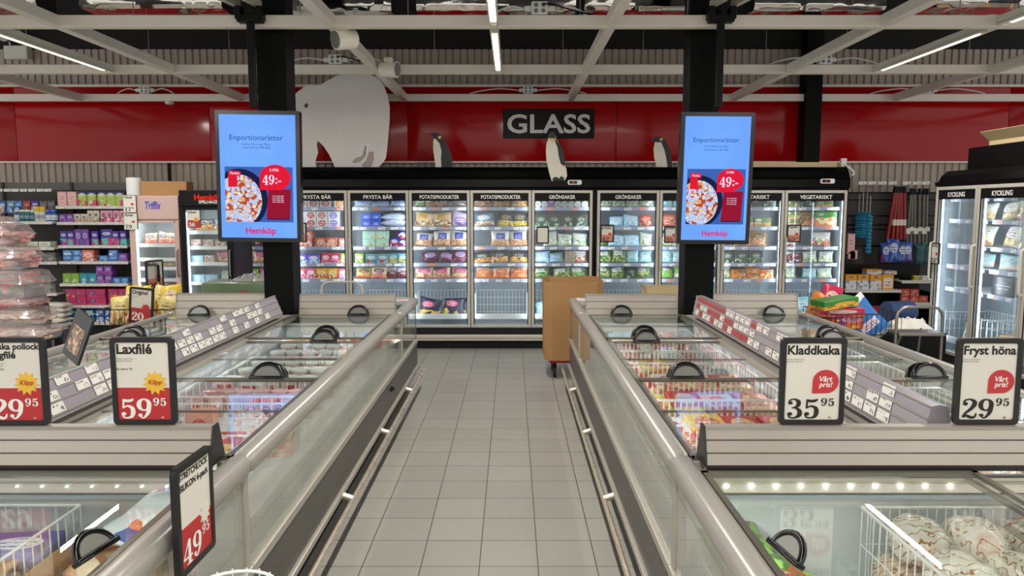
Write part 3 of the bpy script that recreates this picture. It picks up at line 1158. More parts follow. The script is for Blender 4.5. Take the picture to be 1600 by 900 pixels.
def me_loaf(lx, ly, lz, seed):
    """a wrapped bird: plump ovoid with thigh bulges and a twisted end"""
    k = ('bird', lx, ly, lz, seed)
    if k in CACHE:
        return CACHE[k]
    mb = MB()
    nu, nv = 22, 16
    rows = []
    for j in range(nv + 1):
        a = PI * j / nv
        rows.append([])
        for i in range(nu):
            b = 2 * PI * i / nu
            d = Vector((math.sin(a) * math.cos(b), math.cos(a), math.sin(a) * math.sin(b)))
            f = 1 + .13 * noise.noise(d * 2.3 + Vector((seed, 0, 0))) + .05 * noise.noise(d * 7 + Vector((0, seed, 0)))
            f += .16 * math.exp(-((d.x - .7) ** 2 + (d.y + .35) ** 2) / .12) + .16 * math.exp(-((d.x + .7) ** 2 + (d.y + .35) ** 2) / .12)
            if d.y > .8:
                f += (d.y - .8) * 1.2
            p = Vector((d.x * lx / 2 * f, d.y * ly / 2 * f, d.z * lz / 2 * f))
            if d.y > .93:
                p.x *= .5
                p.z *= .5
            rows[-1].append(mb.bm.verts.new(p + Vector((0, 0, lz / 2))))
    for A, B in zip(rows, rows[1:]):
        for i in range(nu):
            mb.bm.faces.new((A[i], A[(i + 1) % nu], B[(i + 1) % nu], B[i]))
    bmesh.ops.remove_doubles(mb.bm, verts=mb.bm.verts[:], dist=.0005)
    CACHE[k] = mb.mesh('wrapped_bird', 80)
    return CACHE[k]


# ------------------------------------------------------------------ goods: prints
def P_(n, *a, **k):
    M[n] = pack('print_' + n, *a, **k)


MEAT = [(150, 60, 54), (196, 120, 100), (96, 40, 40)]
FRIES = [(196, 140, 74), (226, 180, 110), (140, 84, 44)]
VEG = [(70, 110, 50), (150, 170, 90), (214, 200, 150)]
P_('berry_red', (226, 218, 216), None, None, (176, 50, 62), lab=(.5, .5, .36, .40))
P_('berry_orange', (228, 220, 210), None, None, (232, 140, 50), lab=(.5, .5, .36, .40))
P_('berry_purple', (224, 218, 226), None, None, (120, 100, 190), lab=(.5, .5, .36, .40))
P_('salmon_pink', (226, 120, 104), [(236, 170, 150), (206, 70, 60), (240, 200, 190)], None, (240, 220, 214), (190, 60, 60), foodh=.5)
P_('red_orange', (206, 90, 66), [(230, 160, 120), (150, 40, 40), (240, 210, 180)], None, (240, 200, 180), (150, 40, 40))
P_('purple_teal', (110, 90, 190), [(90, 190, 180), (130, 100, 210), (226, 226, 240)], None, (230, 226, 244), (110, 90, 190))
P_('crimson', (206, 44, 84), [(226, 110, 140), (170, 20, 60), (240, 200, 200)], None, (244, 226, 226), (170, 20, 60))
P_('lime', (150, 180, 60), [(190, 200, 90), (110, 150, 60), (230, 230, 190)], None, (236, 240, 214), (90, 130, 40))
P_('pink', (222, 110, 130), [(240, 190, 200), (190, 50, 90), (230, 130, 150)], None, (250, 230, 234), (190, 50, 90))
P_('amber', (230, 170, 60), [(210, 110, 40), (240, 210, 130), (150, 50, 40)], None, (246, 220, 160), (130, 50, 40))
P_('darkred_bag', (196, 196, 204), [(96, 22, 34), (70, 16, 28), (150, 60, 70)], None, (230, 226, 230), (110, 30, 44), foodh=.62, fscale=14)
P_('bluewhite_bag', (214, 220, 238), [(200, 210, 232), (226, 230, 244), (170, 186, 224)], (60, 100, 210), (120, 150, 226), foodh=.7, fscale=9)
P_('royal', (44, 84, 206), None, None, (60, 110, 226), lab=(.5, .5, .4, .3), round_label=False)
P_('mint', (170, 214, 192), [(176, 220, 196), (196, 226, 206), (230, 160, 70)], None, (200, 230, 214), (80, 140, 120), foodh=.5, fscale=4)
P_('navyred', (36, 40, 130), [(214, 60, 60), (40, 40, 140), (230, 220, 230)], None, (220, 214, 236), (40, 40, 130), foodh=.6, fscale=4)
P_('teal', (110, 160, 172), [(140, 180, 190), (80, 130, 150), (196, 80, 70)], None, (200, 220, 224), (60, 100, 120), fscale=4)
P_('tealyellow', (100, 150, 160), [(200, 180, 80), (90, 130, 140), (60, 90, 90)], None, (180, 206, 208), (50, 90, 100), foodh=.55)
P_('cream_orange', (226, 206, 150), [(226, 140, 60), (230, 170, 90), (190, 90, 60)], None, (150, 96, 60), (240, 220, 180), foodh=.3, fscale=5)
P_('cream_pink', (226, 208, 166), [(228, 130, 110), (234, 160, 140), (200, 90, 90)], None, (130, 96, 110), (240, 220, 200), foodh=.35, fscale=5)
P_('whitewine_bag', (222, 222, 232), [(110, 30, 46), (80, 20, 36), (140, 50, 64)], (206, 200, 214), (110, 34, 50), lab=(.5, .45, .3, .2), foodh=.5, fscale=12)
P_('greenbag', (150, 176, 90), VEG, (210, 220, 190), (226, 230, 214), (70, 100, 40))
P_('brownwhite', (206, 196, 184), [(170, 120, 86), (206, 170, 130), (120, 70, 50)], None, (190, 84, 70), (240, 230, 220), fscale=9)
P_('greybag', (176, 170, 166), [(140, 120, 110), (190, 180, 170), (110, 90, 84)], None, (206, 200, 196), (90, 84, 84))
P_('tan', (206, 176, 130), [(176, 128, 84), (226, 206, 170), (96, 70, 56)], None, (190, 150, 50), (120, 60, 40), lab=(.42, .62, .22, .22), round_label=False)
P_('lilac', (206, 190, 222), [(130, 90, 160), (226, 220, 236), (110, 60, 120)], None, (150, 110, 206), (240, 230, 250), lab=(.5, .4, .4, .2))
P_('bluelabel', (222, 216, 206), [(206, 150, 104), (226, 190, 150), (160, 100, 70)], None, (44, 70, 170), (200, 210, 240), lab=(.5, .62, .24, .2), round_label=False, fscale=11)
P_('beet', (120, 60, 84), [(84, 24, 44), (120, 40, 60), (170, 120, 190)], None, (190, 170, 214), (90, 30, 60))
P_('pinkbag', (226, 196, 170), [(206, 150, 110), (236, 200, 170), (170, 100, 80)], None, (226, 90, 140), (250, 226, 236), lab=(.5, .66, .32, .2), round_label=False)
P_('navyyellow', (34, 30, 64), [(226, 190, 70), (40, 36, 76), (206, 160, 60)], None, (206, 90, 120), (240, 214, 226), lab=(.35, .62, .26, .16), foodh=.34, fscale=3)
P_('darkfries', (74, 60, 52), FRIES, None, (70, 60, 60), (200, 180, 150), foodh=.6, fscale=10)
P_('goldfries', (206, 150, 84), [(226, 170, 90), (190, 120, 60), (240, 214, 150)], (214, 206, 220), (60, 80, 190), (230, 230, 250), lab=(.2, .3, .14, .1), foodh=.7, fscale=10)
P_('slatebag', (90, 110, 122), [(196, 170, 140), (140, 100, 80), (230, 220, 206)], None, (150, 160, 170), (230, 230, 230), foodh=.36, fscale=11)
P_('navygold', (40, 46, 62), [(206, 176, 60), (226, 200, 90), (60, 64, 80)], None, (90, 90, 70), (214, 190, 110), foodh=.36, fscale=9)
P_('blackgold', (36, 38, 42), [(226, 170, 84), (190, 130, 64), (50, 50, 54)], None, (60, 62, 66), (210, 206, 196), foodh=.44, fscale=6)
P_('orangebag', (214, 190, 166), [(226, 130, 60), (206, 100, 50), (236, 180, 130)], None, (226, 110, 60), (250, 230, 200), foodh=.55, fscale=8)
P_('whitegreen', (222, 226, 216), [(196, 206, 170), (230, 230, 224), (120, 150, 80)], None, (206, 214, 196), (80, 110, 60), foodh=.5, fscale=8)
P_('greencarton', (60, 84, 54), [(90, 120, 70), (50, 66, 46), (220, 224, 214)], None, (226, 228, 220), (40, 60, 36), lab=(.5, .3, .5, .3), foodh=.2)
P_('darkgreen', (38, 46, 40), [(54, 84, 54), (40, 50, 44), (160, 180, 150)], None, (70, 90, 74), (206, 214, 206), foodh=.4, fscale=5)
P_('violetcarton', (140, 100, 170), None, None, (206, 190, 220), (90, 60, 130))
P_('lightblue', (160, 200, 224), [(176, 212, 232), (196, 224, 238), (140, 184, 214)], None, (200, 220, 232), (90, 130, 170), fscale=5)
P_('brownstack', (170, 150, 120), [(150, 120, 90), (190, 170, 140), (110, 90, 70)], None, (110, 130, 150), (220, 214, 200))
P_('whitered', (226, 222, 216), [(190, 80, 60), (230, 226, 220), (150, 170, 110)], None, (214, 206, 200), (150, 60, 60), foodh=.5, fscale=6)
P_('vegbag', (120, 150, 110), VEG + [(60, 90, 40)], None, (214, 224, 220), (180, 40, 50), lab=(.4, .7, .26, .18), round_label=False, foodh=.6, fscale=9)
P_('aqua', (150, 204, 212), [(176, 216, 222), (130, 190, 204), (206, 226, 226)], None, (206, 226, 232), (60, 130, 150), fscale=6)
P_('chillired', (176, 60, 50), [(206, 100, 70), (140, 36, 36), (226, 170, 140)], None, (200, 90, 70), (240, 210, 190), fscale=8)
P_('brightgreen', (130, 176, 84), [(110, 160, 60), (150, 196, 90), (220, 226, 200)], None, (224, 228, 214), (190, 50, 60), lab=(.5, .78, .2, .13), round_label=False)
P_('greenmeal', (66, 120, 50), [(226, 130, 90), (226, 206, 150), (70, 130, 50)], None, (80, 140, 60), (240, 240, 230), lab=(.28, .82, .2, .1), foodh=.6, fscale=5)
P_('olivemeal', (110, 130, 80), [(206, 150, 90), (140, 150, 90), (226, 206, 160)], None, (220, 222, 206), (70, 90, 40), foodh=.5, fscale=4, lab=(.25, .75, .18, .16))
P_('orangemeal', (190, 110, 50), [(226, 150, 80), (170, 80, 40), (240, 206, 150)], None, (60, 56, 60), (220, 210, 200), lab=(.7, .8, .25, .12), foodh=.6)
P_('kraftbag', (190, 150, 100), [(196, 120, 90), (214, 180, 130), (150, 90, 60)], None, (120, 90, 50), (226, 206, 160), foodh=.55)
P_('maroonbag', (214, 214, 206), [(104, 34, 50), (90, 28, 44), (206, 206, 196)], None, (120, 44, 60), (230, 220, 224), foodh=.7, fscale=2.5)
P_('chickenbag', (224, 222, 212), [(214, 190, 130), (226, 214, 190), (170, 130, 80)], None, (230, 226, 214), (150, 90, 60), fscale=5)
P_('chickenyellow', (226, 206, 120), [(206, 160, 90), (236, 226, 190), (150, 100, 60)], None, (236, 220, 150), (130, 80, 40), fscale=6)
P_('aquabag', (160, 206, 206), [(226, 200, 180), (176, 216, 216), (206, 226, 226)], None, (214, 230, 230), (80, 140, 150), foodh=.3, fscale=4)
P_('blackbox', (44, 44, 48), None, None, (70, 70, 76), (206, 206, 206), lab=(.5, .5, .4, .26))
P_('bronze', (176, 140, 100), [(206, 180, 150), (140, 96, 60), (226, 206, 186)], None, None)
# hygiene shelf
P_('rosebox', (226, 178, 176), None, None, (230, 190, 188), (190, 90, 110), lab=(.5, .62, .4, .26), round_label=False)
P_('greenpad', (170, 196, 90), [(206, 80, 110), (170, 196, 90), (226, 230, 220)], (40, 60, 110), (230, 232, 224), (40, 60, 110), lab=(.5, .78, .3, .12), foodh=.4, fscale=2.5)
P_('violetpad', (104, 64, 150), [(130, 90, 180), (100, 60, 150), (190, 90, 150)], None, (180, 150, 214), (90, 50, 140), fscale=3)
P_('pinkpad', (226, 160, 180), [(214, 90, 130), (230, 200, 206), (60, 40, 60)], None, (40, 34, 48), (230, 220, 226), lab=(.5, .6, .26, .17), fscale=3)
P_('creampad', (214, 206, 190), [(200, 150, 150), (150, 150, 90), (214, 206, 190)], None, (44, 40, 50), (230, 226, 226), lab=(.5, .6, .26, .15), fscale=3)
P_('indigopad', (70, 54, 150), [(90, 190, 190), (200, 70, 120), (80, 60, 160)], None, (206, 200, 230), (70, 54, 150), lab=(.5, .72, .36, .1), foodh=.45, fscale=2.5)
P_('yellowbox', (206, 196, 60), None, None, (214, 206, 80), (120, 120, 30))
P_('bluebox', (70, 130, 200), [(60, 110, 190), (110, 170, 220), (210, 220, 236)], None, (150, 190, 230), (40, 80, 160), fscale=3)
P_('limebox', (130, 176, 60), [(110, 156, 50), (150, 196, 80), (226, 230, 206)], None, (214, 226, 190), (70, 110, 40), lab=(.5, .3, .2, .16), foodh=.2)
P_('cyanbox', (50, 150, 176), [(40, 130, 160), (90, 180, 200), (226, 236, 240)], None, (206, 226, 232), (30, 100, 130), lab=(.5, .35, .22, .16), foodh=.2)
P_('magentabox', (190, 50, 104), [(206, 70, 120), (170, 30, 90), (226, 150, 60)], None, (60, 40, 110), (230, 210, 230), lab=(.3, .5, .18, .2), foodh=.3, fscale=3)
P_('turquoisepack', (40, 160, 160), [(200, 226, 226), (40, 150, 160), (30, 90, 160)], (30, 80, 160), (226, 236, 236), (30, 90, 150), foodh=.4, fscale=3)
P_('bluepack', (36, 90, 180), [(200, 216, 236), (40, 100, 190), (30, 70, 160)], None, (214, 224, 240), (30, 70, 150), foodh=.4, fscale=3)
P_('greybox', (96, 96, 100), [(120, 120, 124), (80, 80, 84), (150, 150, 154)], None, (130, 130, 134), (60, 60, 66), fscale=4)
P_('whitebottle', (214, 214, 204), None, (206, 190, 50), (170, 176, 190), (90, 100, 130), toph=.78, lab=(.5, .4, .7, .2), round_label=False)
P_('greenbottle', (36, 110, 90), None, None, (30, 90, 130), (206, 226, 220), lab=(.5, .5, .8, .3), round_label=False)
P_('bluebottle', (60, 110, 170), None, (40, 60, 120), (220, 226, 232), (60, 100, 170), lab=(.5, .4, .8, .25), round_label=False)
# chest freezer goods
P_('tubprint', (208, 194, 188), [(190, 44, 60), (208, 194, 188), (208, 194, 188)], None, (186, 40, 60), (240, 226, 222), lab=(.5, .42, .22, .3), foodh=.0, round_label=False)
P_('tubred', (186, 30, 50), None, (230, 224, 216), (226, 210, 206), (186, 30, 50), toph=.86, lab=(.5, .45, .2, .24))
P_('tubpeach', (224, 170, 150), [(226, 180, 160), (214, 130, 110), (236, 214, 200)], None, (196, 70, 70), (240, 226, 220), lab=(.5, .5, .24, .22), foodh=.3)
P_('piebox_red', (186, 34, 40), [(226, 190, 120), (206, 150, 80), (240, 226, 190)], None, (226, 190, 120), (150, 60, 40), axis='y', lab=(.5, .6, .32, .28), foodh=.2, fscale=6)
P_('piebox_yellow', (226, 200, 70), [(214, 90, 50), (226, 190, 110), (150, 170, 70)], None, (206, 84, 50), (240, 226, 190), axis='y', lab=(.5, .55, .34, .3), foodh=.3, fscale=6)
P_('piebox_white', (226, 222, 212), [(206, 90, 60), (226, 200, 150), (150, 60, 50)], None, (190, 70, 56), (240, 226, 200), axis='y', lab=(.5, .55, .34, .3), foodh=.3)
P_('packmeat', (170, 110, 104), MEAT, None, (214, 190, 184), (120, 40, 40), axis='y', lab=(.5, .7, .3, .16), foodh=.5, fscale=8)
P_('packwhite', (214, 210, 206), [(196, 170, 150), (226, 222, 220), (150, 90, 80)], None, (190, 90, 90), (240, 230, 226), axis='y', lab=(.5, .5, .3, .2), foodh=.5)
P_('packgreen', (110, 160, 70), [(230, 226, 230), (190, 150, 190), (120, 170, 80)], None, (230, 230, 226), (60, 90, 150), axis='y', foodh=.5, fscale=5)
P_('packviolet', (96, 90, 160), [(130, 120, 190), (226, 226, 236), (80, 70, 140)], None, (220, 220, 236), (80, 70, 150), axis='y', foodh=.3, fscale=3)
P_('breadbag', (226, 206, 180), [(206, 160, 110), (230, 210, 180), (170, 110, 70)], None, None, axis='y', foodh=1.2, fscale=4)
P_('fishbag', (200, 220, 232), [(220, 230, 236), (60, 90, 160), (226, 120, 70)], (70, 100, 170), (226, 110, 70), (70, 90, 150), axis='y', lab=(.62, .62, .2, .16), foodh=.5, fscale=3)
P_('greenherb', (96, 150, 60), [(130, 180, 70), (70, 110, 40), (150, 90, 60)], None, (214, 220, 200), (60, 100, 40), axis='y', foodh=.6)
P_('pinkcontents', (220, 150, 146), [(230, 180, 172), (206, 120, 120), (240, 216, 208)], None, None, axis='y', foodh=1.3, fscale=9, gloss=.3)
P_('mixedcontents', (206, 160, 156), [(220, 130, 130), (130, 166, 154), (226, 190, 176)], None, None, axis='y', foodh=1.3, fscale=6, gloss=.3)
P_('browncontents', (214, 180, 164), [(226, 200, 184), (186, 140, 120), (240, 224, 214)], None, None, axis='y', foodh=1.3, fscale=8, gloss=.3)
P_('pizza', (226, 206, 170), [(206, 90, 60), (236, 220, 190), (190, 160, 90)], None, None, axis='y', foodh=1.3, fscale=7)
P_('cookiebox', (232, 170, 50), [(220, 222, 226), (150, 160, 180), (230, 226, 220)], (232, 160, 40), (60, 70, 80), (230, 226, 220), lab=(.5, .84, .2, .08), toph=.62, foodh=.6, fscale=6)
P_('cookieblue', (232, 170, 50), None, None, (230, 228, 226), (180, 40, 50), lab=(.5, .45, .38, .32), round_label=False)
P_('bluegloves', (50, 84, 170), [(40, 70, 160), (90, 130, 200), (206, 60, 70)], None, (200, 210, 230), (40, 70, 150), fscale=3)
P_('yellowbag', (232, 200, 60), [(226, 190, 140), (240, 226, 200), (206, 60, 50)], None, (240, 226, 190), (190, 60, 50), fscale=4)

# how each kind is described: shape, size, print, words, category
K = {}


def kind(key, shape, w, h, d, m, words, cat):
    K[key] = (shape, w, h, d, m, words, cat)


for key, m, words in (('berry_red', 'berry_red', 'red disc berry box'), ('berry_orange', 'berry_orange', 'orange disc berry box'),
                      ('berry_purple', 'berry_purple', 'violet disc berry box')):
    kind(key, 'carton', .125, .088, .12, m, words, 'box')
for key, w, h, m, words in (('salmon', .13, .092, 'salmon_pink', 'salmon pink carton'), ('redorange', .165, .10, 'red_orange', 'red orange carton'), ('purteal', .20, .10, 'purple_teal', 'violet and teal carton'),
                            ('crimson', .155, .11, 'crimson', 'crimson carton'), ('limebox', .12, .11, 'lime', 'lime green carton'), ('pinkbox', .15, .12, 'pink', 'pink carton'),
                            ('amber', .16, .12, 'amber', 'amber carton'), ('royal', .11, .075, 'royal', 'plain blue box'), ('mint', .165, .105, 'mint', 'mint green carton'),
                            ('navyred', .105, .10, 'navyred', 'navy and red carton'), ('tealbox', .16, .105, 'teal', 'grey teal carton'), ('tealyellow', .125, .11, 'tealyellow', 'teal yellow carton'),
                            ('greencarton', .085, .115, 'greencarton', 'small green and white carton'), ('violetcarton', .085, .12, 'violetcarton', 'small violet carton'),
                            ('darkgreen', .15, .14, 'darkgreen', 'dark green carton'), ('greenmeal', .24, .17, 'greenmeal', 'bright green meal carton'), ('olivemeal', .19, .10, 'olivemeal', 'olive meal carton'),
                            ('orangemeal', .20, .105, 'orangemeal', 'orange meal carton'), ('brownstack', .16, .062, 'brownstack', 'flat brown carton'), ('blackbox', .34, .16, 'blackbox', 'black carton'),
                            ('rosebox', .125, .15, 'rosebox', 'pale rose box'), ('greenpad', .12, .15, 'greenpad', 'green and pink pad carton'), ('violetpad', .10, .085, 'violetpad', 'violet pad pack'),
                            ('violettall', .085, .17, 'violetpad', 'tall violet pack'), ('pinkpad', .085, .14, 'pinkpad', 'pink pack with black badge'), ('creampad', .09, .085, 'creampad', 'cream pack with black badge'),
                            ('creamtall', .08, .14, 'creampad', 'tall cream pack with black badge'), ('indigo', .082, .15, 'indigopad', 'indigo pad pack'), ('indigobig', .135, .17, 'indigopad', 'large indigo pad pack'),
                            ('yellowbox', .13, .10, 'yellowbox', 'plain yellow box'), ('bluebox', .10, .06, 'bluebox', 'small blue box'), ('limetissue', .105, .105, 'limebox', 'lime tissue box'),
                            ('cyantissue', .105, .105, 'cyanbox', 'cyan tissue box'), ('violettissue', .10, .11, 'violetpad', 'violet tissue box'), ('magenta', .115, .085, 'magentabox', 'magenta box'),
                            ('magentawide', .22, .085, 'magentabox', 'wide magenta box'), ('turq', .10, .12, 'turquoisepack', 'turquoise pack'), ('bluepack', .10, .12, 'bluepack', 'blue pack'),
                            ('greybox', .17, .12, 'greybox', 'dim grey box'), ('cookie', .155, .20, 'cookiebox', 'orange topped carton'), ('cookieblue', .15, .20, 'cookieblue', 'orange carton with white panel'),
                            ('cookieflat', .19, .07, 'cookiebox', 'orange carton lying flat'), ('candy', .12, .09, 'chillired', 'dark red sweets carton'), ('tissuewhite', .15, .07, 'whitegreen', 'shallow white green box'),
                            ('roundpink', .13, .12, 'salmon_pink', 'white and red carton')):
    kind(key, 'carton', w, h, .14, m, words, 'carton')
for key, w, h, m, words in (('darkredbag', .24, .15, 'darkred_bag', 'dark red berry bag'), ('bluewhite', .30, .10, 'bluewhite_bag', 'blue and white bag'), ('creamorange', .24, .155, 'cream_orange', 'cream bag with orange foot'),
                            ('creampink', .24, .155, 'cream_pink', 'cream bag with pink foot'), ('whitewine', .17, .155, 'whitewine_bag', 'white bag with wine red berries'), ('greenbag', .16, .14, 'greenbag', 'green bag'),
                            ('brownwhite', .29, .15, 'brownwhite', 'brown and white bag'), ('greybag', .27, .14, 'greybag', 'grey bag'), ('tan', .25, .19, 'tan', 'tan bag'), ('lilac', .21, .19, 'lilac', 'lilac bag'),
                            ('bluelabel', .22, .20, 'bluelabel', 'white bag with blue label'), ('beet', .24, .16, 'beet', 'beetroot coloured bag'), ('pinkbag', .23, .17, 'pinkbag', 'beige bag with pink label'),
                            ('navyyellow', .29, .17, 'navyyellow', 'navy and yellow bag'), ('darkfries', .27, .16, 'darkfries', 'dark bag of fries'), ('goldfries', .24, .17, 'goldfries', 'golden bag of fries'),
                            ('slate', .27, .18, 'slatebag', 'slate grey bag'), ('navygold', .20, .19, 'navygold', 'navy and gold bag'), ('blackgold', .19, .19, 'blackgold', 'black bag with golden picture'),
                            ('orangebag', .25, .15, 'orangebag', 'orange bag'), ('whitegreen', .18, .16, 'whitegreen', 'white and green bag'), ('lightblue', .24, .13, 'lightblue', 'light blue bag'),
                            ('whitered', .19, .19, 'whitered', 'white and red bag'), ('vegbag', .20, .18, 'vegbag', 'green vegetable bag'), ('aqua', .18, .18, 'aqua', 'aqua bag'), ('chilli', .22, .15, 'chillired', 'chilli red bag'),
                            ('brightgreen', .16, .17, 'brightgreen', 'bright green bag'), ('kraft', .17, .19, 'kraftbag', 'brown paper look bag'), ('maroon', .20, .17, 'maroonbag', 'white and maroon bag'),
                            ('chicken', .22, .18, 'chickenbag', 'white and gold chicken bag'), ('chickenyel', .21, .19, 'chickenyellow', 'yellow chicken bag'), ('aquabag', .25, .15, 'aquabag', 'pale aqua bag'),
                            ('bronze', .26, .14, 'bronze', 'bronze coloured bag')):
    kind(key, 'bag', w, h, .07, m, words, 'bag')

# stock lists: item codes, left to right; 'xN' stacks N high, '_' leaves a gap
def stock(Mw, x0, x1, yf, z, spec, where, zmax=.24, jitter=.006, hs=1.0, scale=1.0):
    items = []
    tot = 0.0
    for it in spec.split():
        if it.startswith('_'):
            items.append((None, float(it[1:] or .05), 1))
            continue
        key, _, n = it.partition('*')
        items.append((key, K[key][1] * scale, int(n or 1)))
    tot = sum(w for _, w, _ in items)
    k = min(1.0, (x1 - x0) / (tot + .004 * len(items)))
    gap = max(.003, ((x1 - x0) - tot * k) / max(1, len(items)))
    if gap > .02:
        gap = .012
    x = x0 + gap / 2
    count = {}
    total = {}
    for key, w, n in items:
        if key:
            total[key] = total.get(key, 0) + 1
    for key, w, n in items:
        if key is None:
            x += w * k
            continue
        shape, kw, kh, kd, m, words, cat = K[key]
        i = count[key] = count.get(key, 0) + 1
        hh = min(kh * scale * (hs if shape == 'bag' else 1), zmax / n - .004) * (RND.uniform(.86, 1.0) if shape == 'bag' else 1)
        for lv in range(n):
            wd = kw * k * scale * .985
            pos = ''
            if total[key] > 1:
                pos = (', ' + ORD[i - 1] + ' from left')
            if n > 1:
                pos += (', ', ', ')[0] + ('lower' if lv == 0 else 'upper' if lv == n - 1 else 'middle')
            lab = '%s%s, %s' % (words, pos, where)
            if shape == 'carton':
                me = me_carton(round(wd, 3), kd, round(hh, 3))
                loc = Vector((x + wd / 2, yf + kd / 2 + RND.uniform(0, jitter * 2), z + lv * hh))
                rot = RND.uniform(-.03, .03)
                rm = Matrix.Rotation(rot, 4, 'Z')
            else:
                me = me_bag(round(wd * 1.06, 2), round(hh, 2), kd * 1.15, RND.randrange(7))
                loc = Vector((x + wd / 2, yf + .05 + RND.uniform(0, .05), z + .004))
                rm = Matrix.Rotation(RND.uniform(-.16, .16), 4, 'Z') @ Matrix.Rotation(RND.uniform(-.10, .10), 4, 'Y') @ Matrix.Rotation(-RND.uniform(.06, .36), 4, 'X')
                if n > 1:      # bags lying in a heap
                    me = me_bag(round(wd * 1.02, 2), .22, round(min(.09, zmax / n), 2), RND.randrange(4))
                    loc = Vector((x + wd / 2, yf + .01, z + lv * min(.09, zmax / n) * .82 + .045))
                    rm = Matrix.Rotation(-PI / 2 + .12, 4, 'X')
            o = obj({'carton': 'carton', 'bag': 'frozen_food_bag'}[shape], me, M[m])
            o.matrix_world = Mw @ Matrix.Translation(loc) @ rm
            tag(o, lab, cat, words + 's, ' + where if n > 1 or total[key] > 1 else None)
        x += w * k + gap


def price_labels(shelf, x0, x1, y, z, n, h=.034):
    for k in range(n):
        w = RND.uniform(.07, .10)
        xx = x0 + (x1 - x0) * (k + RND.uniform(.15, .6)) / n
        key = ('plabel', round(w, 2), h)
        if key not in CACHE:
            mb = MB()
            mb.box(0, round(w, 2), -.0015, 0, 0, h)
            CACHE[key] = mb.mesh('price_label')
        obj('price_label', CACHE[key], M['pricelabel'] if RND.random() > .12 else M['orange_paper'], shelf, (xx, y, z))


